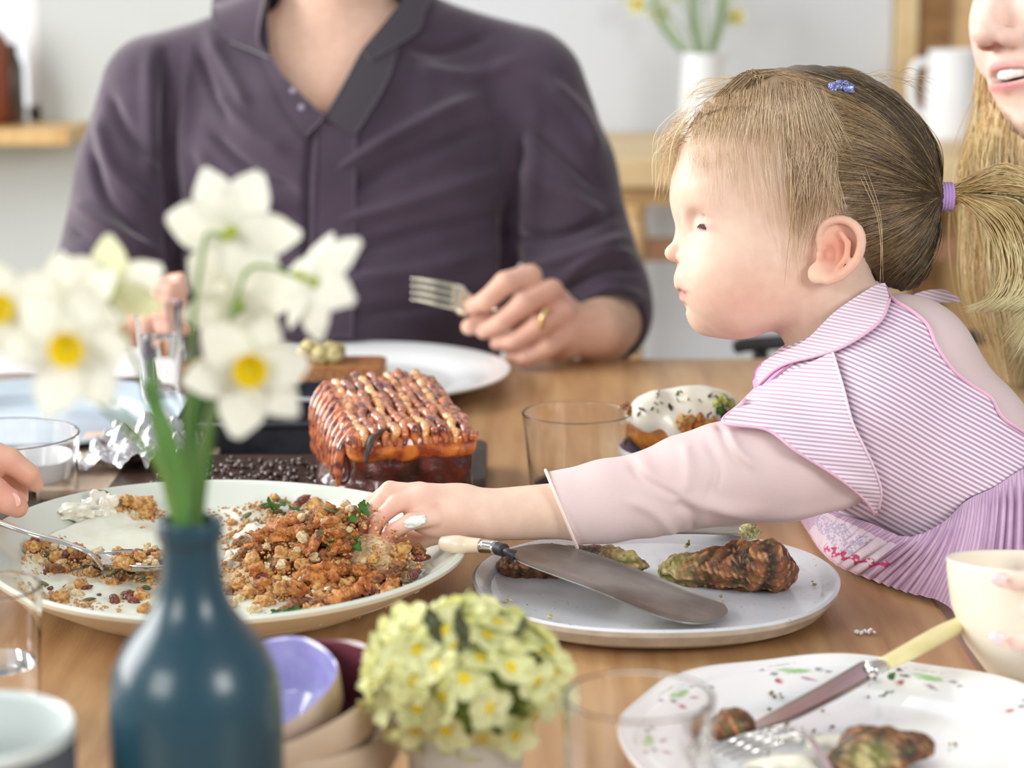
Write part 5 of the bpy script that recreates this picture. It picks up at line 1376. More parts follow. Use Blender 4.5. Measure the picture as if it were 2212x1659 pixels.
# ---- boards, tin, foil behind the platter
M_dboard = mat('dark_board', (92, 66, 52), 0.35, coat=0.3, col2=(58, 40, 32), scale=30, stretch=(1, 6, 1), bump=0.3, bscale=90)
bo = empty('carving_board', (-0.2, 1.74, TZ), 'dark wooden carving board with a rounded end under the roast pork', 'board')
def rounded(x0, x1, y0, y1, r, z0, z1, n=10):
    pts = []
    for cx, cy, a0 in ((x1-r, y1-r, 0), (x0+r, y1-r, PI/2), (x0+r, y0+r, PI), (x1-r, y0+r, 1.5*PI)):
        for i in range(n+1): pts.append((cx+r*math.cos(a0+i*PI/2/n), cy+r*math.sin(a0+i*PI/2/n)))
    m = len(pts); rows = [(z0, 0.0), (z1-0.002, 0.0), (z1-0.0006, -0.0006), (z1, -0.002)]
    V = []; cx, cy = (x0+x1)/2, (y0+y1)/2
    for z, ins in rows:
        for x, y in pts:
            l = math.hypot(x-cx, y-cy); V.append((x+(x-cx)/l*ins, y+(y-cy)/l*ins, z))
    Fc = [(j*m+i, j*m+(i+1) % m, (j+1)*m+(i+1) % m, (j+1)*m+i) for j in range(3) for i in range(m)]
    Fc.append(tuple(range(m))[::-1]); Fc.append(tuple(3*m+i for i in range(m))); return V, Fc
mesh_obj('board', *rounded(-0.335, -0.052, 1.615, 1.83, 0.03, TZ, TZ+0.018), M_dboard, bo)
mesh_obj('handle', *rounded(-0.07, -0.022, 1.70, 1.86, 0.022, TZ+0.001, TZ+0.026), mat('grey_handle', (82, 76, 70), 0.5, col2=(60, 54, 50), scale=40), bo)
M_lboard = mat('pale_board', (206, 184, 162), 0.6, col2=(188, 164, 140), scale=20, stretch=(5, 1, 1))
tag(mesh_obj('chopping_board', *rounded(-0.395, -0.262, 1.71, 1.93, 0.006, TZ, TZ+0.016), M_lboard, loc=(-0.33, 1.82, TZ)), 'pale wooden board with crumpled foil on it, left of the carving board', 'board')
nx = 60; X, Y = np.meshgrid(np.linspace(-0.372, -0.272, nx), np.linspace(1.76, 1.90, nx), indexing='ij')
q = np.stack([X, Y, X*0], -1).reshape(-1, 3)
zr = np.abs(pnoise(q, 0.006, 3))*0.016+np.abs(pnoise(q, 0.0025, 4))*0.005+0.02*np.exp(-(((q[:, 0]+0.315)/0.03)**2+((q[:, 1]-1.84)/0.04)**2))
v, f = sheet(np.stack([X, Y, TZ+0.018+zr.reshape(nx, nx)], -1), 0.0004)
tag(mesh_obj('foil', v, f, mat('foil', (226, 226, 232), 0.22, metal=1.0), smooth=False, loc=(-0.32, 1.83, TZ+0.016)), 'crumpled sheet of kitchen foil on the pale board', 'foil')
tn = empty('baking_tin', (-0.21, 1.95, TZ), 'black baking tin behind the carving board, left of the pork', 'tin')
M_tin = mat('black_tin', (44, 48, 56), 0.35, metal=0.4, col2=(66, 70, 80), scale=30)
mesh_obj('pan', *merge(box(-0.30, -0.12, 1.865, 2.06, TZ, TZ+0.004, 0.001), box(-0.30, -0.297, 1.865, 2.06, TZ+0.003, TZ+0.036), box(-0.123, -0.12, 1.865, 2.06, TZ+0.003, TZ+0.036), box(-0.30, -0.12, 1.865, 1.868, TZ+0.003, TZ+0.036), box(-0.30, -0.12, 2.057, 2.06, TZ+0.003, TZ+0.036)), M_tin, tn, smooth=False)
mesh_obj('lip', *tube([(-0.302, 1.863, TZ+0.036), (-0.118, 1.863, TZ+0.036), (-0.118, 2.062, TZ+0.036), (-0.302, 2.062, TZ+0.036), (-0.302, 1.863, TZ+0.036)], 0.003, 8), M_tin, tn)
tag(mesh_obj('slate_mat', *rounded(-0.47, -0.352, 1.74, 1.90, 0.004, TZ, TZ+0.003), mat('black_slate', (30, 28, 30), 0.6), loc=(-0.41, 1.82, TZ)), 'thin black slate mat between the wide glass and the pale board', 'mat')

# ================================================================== food
rs = np.random.RandomState(33)
def fm(name, c1, c2, rough=0.5, coat=0.2, scale=160, bump=0.4, **k):
    return mat(name, c1, rough, col2=c2, scale=scale, detail=6, coat=coat, bump=bump, bscale=300, sss=0.1, sss_scale=0.004, **k)
M_gold = fm('roasted_gold', (206, 150, 84), (160, 98, 48)); M_brown = fm('roasted_brown', (150, 94, 54), (92, 54, 32)); M_red = fm('red_date', (122, 52, 36), (80, 30, 24), coat=0.6)
M_pale = fm('pale_grain', (232, 206, 156), (202, 160, 104)); M_darkf = fm('charred', (60, 40, 32), (30, 22, 20)); M_seed = fm('pumpkin_seed', (96, 100, 62), (62, 66, 38), coat=0.5, bump=0.1)
def um(name, c1, c2, rough=0.5, coat=0.15, scale=2.0, bump=0.5):     # for small pieces modelled at unit size
    return mat(name, c1, rough, col2=c2, scale=scale, detail=8, coat=coat, bump=bump, bscale=5, bdist=0.12, sss=0.08, sss_scale=0.3, mixlo=0.42, mixhi=0.58)
U_gold = um('roast_gold', (238, 186, 112), (194, 124, 60)); U_orange = um('roast_orange', (226, 146, 70), (172, 92, 42)); U_brown = um('roast_brown', (176, 112, 64), (112, 64, 38)); U_red = um('dried_fruit', (150, 62, 42), (88, 34, 28), coat=0.6)
U_pale = um('toasted_grain', (250, 232, 190), (226, 186, 126)); U_dark = um('char', (70, 48, 38), (32, 24, 22)); U_seed = um('green_seed', (104, 108, 66), (66, 70, 40), coat=0.5, bump=0.2)
M_herb = mat('herb', (86, 140, 58), 0.5, col2=(58, 104, 38), scale=120, thin=0.25); M_sauce = mat('white_sauce', (238, 236, 222), 0.3, coat=0.5, sss=0.3, sss_scale=0.005, col2=(228, 226, 208), scale=60)
M_crumb = fm('crumbs', (226, 180, 116), (160, 104, 58), scale=500)

# sauce spread on the platter: one soft film with ridges
n = 90; G = np.zeros((n, n, 3))
for i in range(n):
    for j in range(n):
        r = 0.86*j/(n-1); a = 2*PI*i/(n-1); dx, dy = 0.186*r*math.cos(a), 0.186*0.915*r*math.sin(a)
        G[i, j] = (PC.x+dx*math.cos(PA)-dy*math.sin(PA), PC.y+dx*math.sin(PA)+dy*math.cos(PA), 0)
q = G.reshape(-1, 3); h = pnoise(q, 0.014, 9)*0.5+0.5*pnoise(q, 0.006, 5)
gx = np.zeros(len(q))
for (u, v, s, a_) in [(215, 1132, 0.022, 0.010), (260, 1140, 0.05, 0.008), (90, 1210, 0.05, 0.006), (250, 1180, 0.06, 0.007), (560, 1130, 0.05, 0.006), (620, 1290, 0.05, 0.006), (885, 1276, 0.014, 0.005), (350, 1290, 0.05, 0.005), (200, 1260, 0.04, 0.004)]:
    w = T(u, v, 0.015); gx += a_*np.exp(-(((q[:, 0]-w.x)/s)**2+((q[:, 1]-w.y)/s)**2))
hz = gx*1.0+h*0.0022-0.0035
rim = np.array([plat_in(a, b) for a, b in q[:, :2]]); zb = np.array([plat_z(a, b) for a, b in q[:, :2]])
G[..., 2] = (zb+np.where(rim > 0.84, -0.002, hz)).reshape(n, n)
v, f = sheet(G, 0.0012); o = mesh_obj('sauce', v, f, M_sauce, loc=(PC.x, PC.y, TZ+0.012)); tag(o, 'white sauce spread over the base of the pale green platter', 'sauce', kind='stuff')

for (u, v, rx, ry, hg, sd) in [(225, 1150, 0.017, 0.014, 0.013, 2), (165, 1162, 0.018, 0.012, 0.006, 5), (560, 1165, 0.016, 0.014, 0.010, 7), (700, 1298, 0.018, 0.006, 0.008, 9), (880, 1272, 0.013, 0.007, 0.008, 12), (842, 1286, 0.010, 0.005, 0.005, 15), (110, 1225, 0.018, 0.009, 0.006, 17), (500, 1225, 0.014, 0.012, 0.012, 19)]:
    w_ = np.array(T(u, v, 0.012)); w_[2] = plat_z(w_[0], w_[1])+0.003; vv, f = blob(1, 4, 0.5, 2.2, sd, (rx, ry, hg)); vv = np.array(vv); vv = vv+(pnoise(vv, 0.0022, sd)*0.0009)[:, None]
    tag(mesh_obj('sauce', vv+w_, f, M_sauce, loc=w_), {2: 'tall dollop of white sauce at the far left of the platter', 5: 'flat smear of white sauce left of the lone pumpkin seed', 7: 'white sauce showing behind the heap, right of the bottle neck', 9: 'white sauce squeezed out at the near edge of the heap', 12: 'white crumbly sauce at the right end of the platter', 15: 'small white smear beside the sauce at the right end of the platter', 17: 'white sauce under the handle of the serving spoon', 19: 'white sauce touching the right side of the bottle neck'}[sd], 'sauce')
HU, HV = 690, 1218                      # heart of the heap
hc = T(HU, HV, 0.02)
def heap(x, y):
    """height of the salad above the platter"""
    z = 0
    for (u, v, sx, sy, a_) in [(640, 1215, 0.045, 0.040, 0.030), (760, 1230, 0.040, 0.034, 0.030), (830, 1240, 0.025, 0.03, 0.026), (600, 1120, 0.030, 0.03, 0.012), (690, 1160, 0.03, 0.03, 0.018), (280, 1210, 0.05, 0.02, 0.012), (270, 1125, 0.035, 0.012, 0.012), (110, 1200, 0.05, 0.014, 0.006)]:
        w = T(u, v, 0.02); z += a_*math.exp(-(((x-w.x)/sx)**2+((y-w.y)/sy)**2))
    return z
protos = {}; FL_ = Frame(1.55)
def proto(kind, k):
    key = (kind, k)
    if key in protos: return protos[key]
    if kind == 'chunk': v, f = blob(1, 3, 0.5, 1.7, k+1, (1, 0.8, 0.65))
    elif kind == 'shred': 
        v, f = tube([(-1.1, 0.05*k, 0), (-0.5, -0.08, 0.06), (0.4, 0.1, 0.04), (1.1, -0.05*k, -0.05)], [0.14, 0.40, 0.36, 0.10], 12, 22, flat=0.6); v = [tuple(Vector(x)+Vector((mnoise.noise(Vector(x)*4+Vector((k, 0, 0))), mnoise.noise(Vector(x)*4+Vector((k, 9, 0))), mnoise.noise(Vector(x)*4+Vector((k, 0, 9)))))*0.22) for x in v]
    elif kind == 'seed': v, f = blob(1, 2, 0.04, 1, k, (1, 0.52, 0.22))
    elif kind == 'leaf':
        G_ = np.array([[(-1+2*i/9, (w_*0.45)*math.sin(PI*min(1, (i+0.4)/9.6))*(1+0.25*math.sin(i*2.4+k)), 0.12*math.sin(i*1.3+k)+0.1*w_*w_) for w_ in (-1, -0.4, 0.4, 1)] for i in range(10)]); v, f = sheet(G_, 0.05)
    elif kind == 'nut': v, f = blob(1, 2, 0.3, 3.0, k+5, (1, 0.55, 0.5))
    me = bpy.data.meshes.new(kind); me.from_pydata([tuple(x) for x in v], [], [tuple(int(i) for i in x) for x in f]); me.update()
    me.polygons.foreach_set('use_smooth', np.ones(len(me.polygons), dtype=bool)); protos[key] = me; return me
matcopy = {}
def piece(name, kind, k, m, loc, size, label, cat, group, rot=None):
    key = (kind, k, m.name)
    if key not in matcopy:
        me = proto(kind, k).copy(); me.materials.clear(); me.materials.append(m); matcopy[key] = me
    o = bpy.data.objects.new(name, matcopy[key]); COL.objects.link(o); o.location = loc; o.scale = (size,)*3
    o.rotation_euler = rot if rot is not None else (rs.uniform(-0.6, 0.6), rs.uniform(-0.6, 0.6), rs.uniform(0, 6.28)); return tag(o, label, cat, group)
def spot_for(u, v, spread):
    for _ in range(50):
        w = T(u+rs.normal()*spread[0], v+rs.normal()*spread[1], 0.02)
        if plat_in(w.x, w.y) < 0.84: return w.x, w.y
    return PC.x, PC.y
def put(n, u, v, spread, kinds, lift=1.0, zone='heaped right of the bottle'):
    for i in range(n):
        x, y = spot_for(u, v, spread); z = plat_z(x, y)+heap(x, y)*rs.uniform(0.75, 1.08)*lift
        kd, m, s0, s1, nm, lab, cat, grp = kinds[rs.randint(len(kinds))]
        pu = FL_.local(np.array([[x, y, z+0.006]]))[0]; mm = 1+pu[2]/F; pu_, pv_ = 1106+(pu[0]-1106)/mm, 829.5+(pu[1]-829.5)/mm
        if pu_ > 762 and pv_ < 1176: continue                     # leave room for the child's fingers
        s = rs.uniform(s0, s1); cut = lab.split(' in the ')[0].split(' on the ')[0].split(' scattered')[0]
        piece(nm, kd, rs.randint(4), m, (x, y, z+s*0.35), s, cut+' '+zone, cat, grp.split(' in the ')[0].split(' on the ')[0]+' '+zone)
KG = ('chunk', U_gold, 0.0045, 0.0085, 'roasted_piece', 'golden roasted chunk in the salad on the large platter', 'food', 'golden roasted chunks in the platter salad')
KO = ('chunk', U_orange, 0.005, 0.010, 'roasted_piece', 'orange roasted chunk in the salad on the large platter', 'food', 'orange roasted chunks in the platter salad')
KB = ('chunk', U_brown, 0.004, 0.008, 'roasted_piece', 'dark brown roasted chunk in the salad on the large platter', 'food', 'dark brown roasted chunks in the platter salad')
KP = ('chunk', U_pale, 0.003, 0.006, 'grain', 'pale crisp cluster of grain in the platter salad', 'food', 'pale grain clusters in the platter salad')
KS = ('shred', U_orange, 0.009, 0.017, 'shredded_chicken', 'golden shred of chicken in the heap on the large platter', 'food', 'golden shreds of chicken in the platter salad')
KR = ('nut', U_red, 0.004, 0.0075, 'date', 'dark red piece of date in the platter salad', 'food', 'dark red fruit pieces in the platter salad')
KE = ('seed', U_seed, 0.0048, 0.0068, 'pumpkin_seed', 'green pumpkin seed scattered over the platter salad', 'seed', 'pumpkin seeds in the platter salad')
KH = ('leaf', M_herb, 0.005, 0.009, 'herb_leaf', 'bright green herb leaf on the platter salad', 'herb', 'green herb leaves on the platter salad')
KD = ('chunk', U_dark, 0.003, 0.0055, 'charred_piece', 'blackened piece in the platter salad', 'food', 'blackened pieces in the platter salad')
KN = ('nut', U_pale, 0.004, 0.007, 'nut', 'pale toasted nut in the platter salad', 'nut', 'toasted nuts in the platter salad')
put(250, 685, 1224, (108, 38), [KG, KO, KB, KS, KP, KR, KG, KN, KO, KB])
put(60, 800, 1232, (50, 34), [KB, KR, KD, KG, KE, KB], 1.0, "heaped under the child's fingers")
put(26, 680, 1262, (70, 14), [KS, KO, KG], 1.0, 'at the front edge of the heap')
put(26, 600, 1125, (60, 22), [KB, KG, KP, KR, KE], 1.0, 'behind the heap near the far rim')
put(54, 270, 1205, (85, 18), [KG, KB, KD, KN, KP, KE], 1.0, 'in the serving spoon left of the bottle')
put(14, 275, 1115, (34, 9), [KG, KP, KG], 1.0, 'on the white sauce at the far left')
put(40, 120, 1195, (60, 14), [KP, KE, KG, KR], 1.0, 'under the spoon handle')
put(26, 190, 1255, (70, 16), [KG, KR, KE, KN], 1.0, 'along the near left rim')
put(44, 700, 1215, (110, 40), [KP], 1.12, 'sprinkled on top of the heap')
put(24, 690, 1230, (130, 40), [KE], 1.2, 'scattered over the heap')
put(16, 860, 1270, (40, 20), [KR, KE, KP], 1.0, 'at the right end of the platter')
for (u, v) in [(600, 1285), (640, 1283), (712, 1220), (735, 1288), (760, 1284), (775, 1216), (700, 1232), (630, 1100), (668, 1105), (795, 1200), (590, 1092)]:
    for k in range(3):
        w = T(u+rs.normal()*8, v+rs.normal()*5, 0.03); z = plat_z(w.x, w.y)+heap(w.x, w.y)+0.005
        piece('herb_leaf', 'leaf', k, M_herb, (w.x, w.y, z), rs.uniform(0.005, 0.009), *KH[5:])
w = T(219, 1126, 0.02); piece('pumpkin_seed', 'seed', 1, M_seed, (w.x, w.y, plat_z(w.x, w.y)+0.012), 0.0078, 'large dark green pumpkin seed lying alone on the white sauce', 'seed', None, (0.5, 0.1, 0.1))
for i in range(34):
    w = np.array(T(305+rs.normal()*34, 1210+rs.normal()*7, 0.03)); kd, m, s0, s1, nm, lab, cat, grp = [KG, KP, KN, KB][i % 4]; s = rs.uniform(s0, s1)*0.8
    piece(nm, kd, i % 4, m, (w[0], w[1], TZ+0.030+rs.rand()*0.004), s, lab.split(' in the ')[0]+' held in the bowl of the serving spoon', cat, grp.split(' in the ')[0]+' in the serving spoon')
# small crumbs everywhere on it: one object
def crumbs(name, pts, s0, s1, m, parent=None, label=None, cat=None, loc=None):
    bv_, bf_ = blob(1, 1, 0.4, 2, 3); bv_ = np.array(bv_); bf_ = np.array(bf_); V, Fc = [], []
    for i, p in enumerate(pts):
        s = rs.uniform(s0, s1); A_ = np.array(Matrix.Rotation(rs.uniform(0, 6.28), 3, Vector(rs.normal(size=3)))); V.append((bv_*np.array([s, s*0.7, s*0.6]))@A_.T+np.array(p)); Fc.append(bf_+i*len(bv_))
    o = mesh_obj(name, np.vstack(V), np.vstack(Fc), m, parent, loc=loc); o['kind'] = 'stuff'
    if label: tag(o, label, cat)
    return o
pts = []
for (u, v, su, sv, n) in [(690, 1225, 125, 42, 1500), (280, 1205, 100, 30, 900), (130, 1200, 60, 22, 400), (220, 1265, 80, 14, 300), (600, 1130, 90, 26, 700), (275, 1116, 40, 10, 150), (870, 1275, 40, 20, 160)]:
    for i in range(n):
        x, y = spot_for(u, v, (su, sv)); pts.append((x, y, plat_z(x, y)+heap(x, y)*rs.uniform(0.85, 1.05)+0.001))
crumbs('grain_crumbs', pts, 0.0008, 0.0024, M_crumb, label='fine golden brown crumbs all through the platter salad', cat='crumbs', loc=(hc.x, hc.y, TZ+0.012))
# bulk below the pieces so the heap is solid
n = 84; G = np.zeros((n, n, 3))
for i in range(n):
    for j in range(n):
        r = 0.79*j/(n-1); a = 2*PI*i/(n-1); dx, dy = 0.186*r*math.cos(a), 0.186*0.915*r*math.sin(a); x_, y_ = PC.x+dx*math.cos(PA)-dy*math.sin(PA), PC.y+dx*math.sin(PA)+dy*math.cos(PA)
        G[i, j] = (x_, y_, plat_z(x_, y_)+(max(heap(x_, y_)*0.80-0.0050, -0.0012) if j < n-2 else -0.0008))
G[..., 2] = np.maximum(G[..., 2]+(pnoise(G.reshape(-1, 3), 0.003, 6)*0.0006).reshape(n, n), TZ+0.0075)
v, f = sheet(G, 0.001); o = mesh_obj('salad', v, f, fm('pale_bed', (238, 220, 180), (206, 160, 106), scale=300), loc=(hc.x, hc.y, TZ+0.01)); tag(o, 'golden brown bed of the grain salad heaped right of the bottle', 'salad', kind='stuff')

# ---- herb fritters
def fritter(name, parts, label, seed, inner=None, rough=0.0027, h=0.0014):
    """lumpy crusted cake from ellipsoids in world space (centre, radii, z-rotation)"""
    pr = [(np.array(c), np.array(r), a) for c, r, a in parts]
    lo = np.min([c-np.max(r) for c, r, a in pr], axis=0)-0.006; hi = np.max([c+np.max(r) for c, r, a in pr], axis=0)+0.006
    def f(p):
        d = None
        for c, r, a in pr:
            R = np.array([[math.cos(a), -math.sin(a), 0], [math.sin(a), math.cos(a), 0], [0, 0, 1]]); e = ell(p, c, r, R); d = e if d is None else smin(d, e, 0.012)
        return d
    V, Fc = mesh_sdf(f, lo, hi, h); N = vnormals(V, Fc)
    g = pnoise(V, 0.0022, seed); g2 = pnoise(V, 0.0011, seed+1); V = V+N*((g*0.9+g2*0.6)*rough)[:, None]
    k = np.clip(g*0.8+0.35+pnoise(V, 0.007, seed+2)*0.3, 0, 1)[:, None]
    cols = lin((56, 36, 26))*(1-k)+lin((146, 86, 50))*k
    k2 = np.clip(g2*2.2-0.7, 0, 1)[:, None]; cols = cols*(1-k2)+lin((196, 144, 96))*k2
    k3 = np.clip(-g2*2.2-0.7, 0, 1)[:, None]; cols = cols*(1-k3)+lin((112, 116, 60))*k3
    if inner is not None:
        c, r = inner; w = np.exp(-(((V-np.array(c))/np.array(r))**2).sum(1))[:, None]; w = np.clip(w*1.6, 0, 1)
        gi = np.clip(g2*1.2+0.5, 0, 1)[:, None]; ic = lin((120, 122, 58))*(1-gi)+lin((220, 206, 146))*gi; cols = cols*(1-w)+ic*w
    o = mesh_obj(name, V, Fc, mat('fritter_crust', (130, 80, 50), 0.55, attr='Col', col2=(220, 210, 200), scale=400, coat=0.15, bump=0.4, bscale=500), cols=cols, loc=np.mean([c for c, r, a in pr], axis=0))
    return tag(o, label, 'food')
def W_(u, v, h): return np.array(T(u, v, h))
fritter('fritter', [(W_(1620, 1222, 0.028), (0.030, 0.020, 0.017), 0.1), (W_(1655, 1215, 0.036), (0.016, 0.014, 0.016), 0), (W_(1540, 1228, 0.024), (0.026, 0.015, 0.012), 0.05), (W_(1470, 1232, 0.021), (0.017, 0.011, 0.009), 0), (W_(1675, 1240, 0.023), (0.014, 0.012, 0.010), 0)],
        'thick brown herb fritter on the right side of the stoneware plate', 3, (W_(1455, 1222, 0.024), (0.016, 0.016, 0.014)))
fritter('fritter', [(W_(1180, 1212, 0.022), (0.028, 0.020, 0.010), -0.1), (W_(1290, 1212, 0.020), (0.026, 0.018, 0.010), -0.25), (W_(1110, 1222, 0.019), (0.012, 0.011, 0.007), 0), (W_(1360, 1222, 0.017), (0.013, 0.009, 0.005), -0.3)],
        'brown herb fritter half hidden beneath the broad steel knife', 8, (W_(1350, 1212, 0.02), (0.016, 0.014, 0.012)))
fritter('fritter', [(W_(1905, 1622, 0.020), (0.020, 0.013, 0.012), 0.1), (W_(1860, 1610, 0.019), (0.012, 0.010, 0.010), 0), (W_(1965, 1610, 0.018), (0.014, 0.008, 0.008), -0.4), (W_(1830, 1650, 0.014), (0.012, 0.008, 0.006), 0)],
        'half eaten brown fritter on the floral plate', 14, (W_(1880, 1640, 0.02), (0.011, 0.010, 0.008)), rough=0.0018)
fritter('roasted_piece', [(W_(1590, 1562, 0.018), (0.011, 0.008, 0.008), -0.3), (W_(1572, 1575, 0.016), (0.008, 0.007, 0.007), 0)], 'reddish roasted chunk at the left of the floral plate', 19, rough=0.0008)
bits = []
for (u, v, s, k) in [(1615, 1148, 9, 8), (1480, 1175, 7, 5), (1760, 1260, 5, 3), (1190, 1335, 4, 3), (1130, 1300, 30, 5), (1540, 1290, 20, 3)]:
    for i in range(k): bits.append(W_(u+rs.normal()*s, v+rs.normal()*s*0.5, 0.0145 if v > 1180 else 0.016))
crumbs('crumbs', bits, 0.0008, 0.0022, fm('green_crumbs', (196, 186, 120), (90, 84, 40)), label='small green and brown crumbs dropped on the stoneware plate', cat='crumbs', loc=W_(1480, 1180, 0.013))
v, f = blob(1, 3, 0.5, 2.5, 4, (0.0075, 0.006, 0.006)); w = W_(1620, 1148, 0.030)
tag(mesh_obj('vegetable_piece', np.array(v)+w, f, fm('courgette', (214, 206, 150), (110, 116, 60), scale=500), loc=w), "pale green lump of food on the knife tip behind the child's sleeve", 'food')
# leftovers on the floral plate
for (u, v, rx, ry, hgt, sd, lab) in [(1800, 1612, 0.016, 0.013, 0.005, 3, 'white sauce smeared left of the fritter on the floral plate'), (1700, 1655, 0.020, 0.010, 0.006, 6, 'pale sauce pooled by the fork on the floral plate')]:
    w = W_(u, v, 0.010); vv, f = blob(1, 3, 0.5, 1.6, sd, (rx, ry, hgt)); tag(mesh_obj('sauce', np.array(vv)+w, f, M_sauce, loc=w), lab, 'sauce')
bits = []
for (u, v, s, k) in [(1740, 1520, 22, 9), (1770, 1570, 28, 12), (1670, 1510, 22, 6), (1880, 1490, 14, 5), (1690, 1565, 14, 6), (1650, 1620, 16, 5), (1935, 1480, 12, 4), (2040, 1600, 20, 3)]:
    for i in range(k):
        u_, v_ = u+rs.normal()*s, v+rs.normal()*s*0.5; w = W_(u_, v_, 0.012); r = math.hypot(w[0]-FP.x, w[1]-FP.y)/FR; w[2] = TZ+float(np.interp(r, [0.6, 0.7, 0.99], [0.010, 0.0148, 0.022])); bits.append(w)
crumbs('crumbs', bits, 0.0007, 0.0019, fm('dark_crumbs', (140, 110, 64), (60, 50, 30)), label='brown and green crumbs scattered on the floral plate', cat='crumbs', loc=W_(1770, 1560, 0.01))
for (u, v) in [(1900, 1450), (1925, 1462), (1915, 1500)]:
    w = W_(u, v, 0.022); piece('herb_leaf', 'leaf', 1, M_herb, w, 0.005, 'green herb scrap by the knife on the floral plate', 'herb', 'herb scraps on the floral plate')
w = W_(1866, 1369, 0.001); bits = [w+np.array([rs.normal()*0.003, rs.normal()*0.0015, 0.0012]) for i in range(7)]
crumbs('crumbs', bits, 0.0014, 0.0028, M_cream, label='few white crumbs on the bare table by the plates', cat='crumbs', loc=w)

# ---- the man's slice of bread
w = np.array(T(735, 800, 0.03)); bx_ = w[0]; by_ = w[1]
br = empty('bread_slice', (bx_, by_, TZ+0.02), "slice of brown bread heaped with pale topping on the man's plate", 'bread')
v, f = rounded(bx_-0.045, bx_+0.047, by_-0.035, by_+0.03, 0.012, TZ+0.014, TZ+0.040)
mesh_obj('slice', v, f, fm('brown_bread', (196, 136, 82), (140, 84, 44), scale=200, bump=0.8), br)
pr = []
for i in range(26):
    s = rs.uniform(0.006, 0.012); vv, ff = blob(s, 2, 0.35, 2, i); pr.append((np.array(vv)+np.array([bx_-0.036+rs.rand()*0.035, by_-0.02+rs.rand()*0.04, TZ+0.042+rs.rand()*0.008]), ff))
v, f = merge(*pr); mesh_obj('topping', v, f, fm('topping', (224, 212, 160), (168, 150, 92), scale=200), br)
bits = [np.array(T(860+rs.normal()*40, 805+rs.normal()*8, 0.012)) for i in range(12)]
crumbs('crumbs', bits, 0.001, 0.002, M_crumb, label="sparse crumbs on the man's white dinner plate", cat='crumbs', loc=bits[0])

# ---- lavender bowl with the creamy baked topping behind the arm
lb = Vector((P(1500, 955, 1.77).x, 1.735, TZ))
dish('bowl', lb, 0.063, [(0, 0), (0.5, 0), (0.7, 0.006), (0.92, 0.030), (1.0, 0.046), (1.0, 0.0485), (0.965, 0.048), (0.86, 0.026), (0.6, 0.010), (0, 0.009)], mat('grey_lavender_glaze', (184, 182, 200), 0.3, coat=0.4), M_whitegl,
     "shallow grey lavender bowl showing above the child's sleeve", 'bowl', split=5)
toast = empty('loaded_potato', (lb.x-0.008, lb.y+0.012, TZ+0.03), "baked potato under thick white herb sauce behind the child's arm", 'food')
tc = np.array([P(1474, 890, 1.79).x, 1.765, TZ+0.069])
def tpf(p):
    d = ell(p, tc, (0.046, 0.030, 0.019)); d = smin(d, ell(p, tc+np.array([0.012, 0, 0.006]), (0.034, 0.026, 0.017)), 0.01); d = smin(d, ell(p, tc+np.array([-0.024, -0.012, 0.004]), (0.018, 0.016, 0.018)), 0.006); return smin(d, ell(p, tc+np.array([-0.004, -0.02, -0.006]), (0.014, 0.012, 0.020)), 0.005)
V, Fc = mesh_sdf(tpf, tc-0.06, tc+0.06, 0.0022); V = V+vnormals(V, Fc)*(pnoise(V, 0.006, 4)*0.0026)[:, None]
mesh_obj('sauce', V, Fc, M_sauce, toast)
V, Fc = mesh_sdf(lambda p: ell(p, tc-np.array([-0.002, 0.0, 0.012]), (0.046, 0.031, 0.030)), tc-0.07, tc+0.06, 0.003); V = V+vnormals(V, Fc)*(pnoise(V, 0.006, 3)*0.0015)[:, None]
mesh_obj('potato', V, Fc, fm('baked_orange', (214, 140, 50), (150, 86, 34), scale=90), toast)
U_lime = um('lime_bit', (206, 210, 120), (160, 168, 70))
G_ = [(1472, 912, 'chunk', U_gold, 0.0065), (1490, 906, 'chunk', U_gold, 0.006), (1508, 912, 'chunk', U_orange, 0.007), (1524, 918, 'chunk', U_gold, 0.006), (1485, 920, 'chunk', U_orange, 0.007), (1540, 912, 'chunk', U_gold, 0.005), (1352, 876, 'chunk', U_brown, 0.0045), (1360, 888, 'chunk', U_brown, 0.004), (1562, 866, 'chunk', U_lime, 0.006), (1578, 872, 'chunk', U_lime, 0.005), (1548, 872, 'chunk', U_lime, 0.005)]
for i in range(26): G_.append((rs.uniform(1375, 1590), rs.uniform(846, 905), 'leaf', [U_seed, U_dark, M_herb][i % 3], rs.uniform(0.002, 0.0042)))
for i in range(8): G_.append((rs.uniform(1550, 1600), rs.uniform(858, 905), 'chunk', [U_seed, U_dark, M_herb][i % 3], rs.uniform(0.003, 0.005)))
pf = lambda p: np.minimum(tpf(p), ell(p, tc-np.array([-0.002, 0.0, 0.012]), (0.046, 0.031, 0.022)))
for (u, v, kd, m, s) in G_:
    a, b = np.array(P(u, v, 1.66)), np.array(P(u, v, 1.9)); ts = np.linspace(0, 1, 240)[:, None]; ray = a*(1-ts)+b*ts; dd = pf(ray.astype(np.float32)); hit = np.argmax(dd < 0.0006) if (dd < 0.0006).any() else np.argmin(dd)
    w = Vector(ray[hit]); me = proto(kd, rs.randint(4)).copy(); me.materials.append(m); o = bpy.data.objects.new('garnish', me); COL.objects.link(o); o.parent = toast; o.location = w-wloc(toast); o.scale = (s,)*3; o.rotation_euler = (rs.rand()*2, rs.rand()*2, rs.rand()*6)

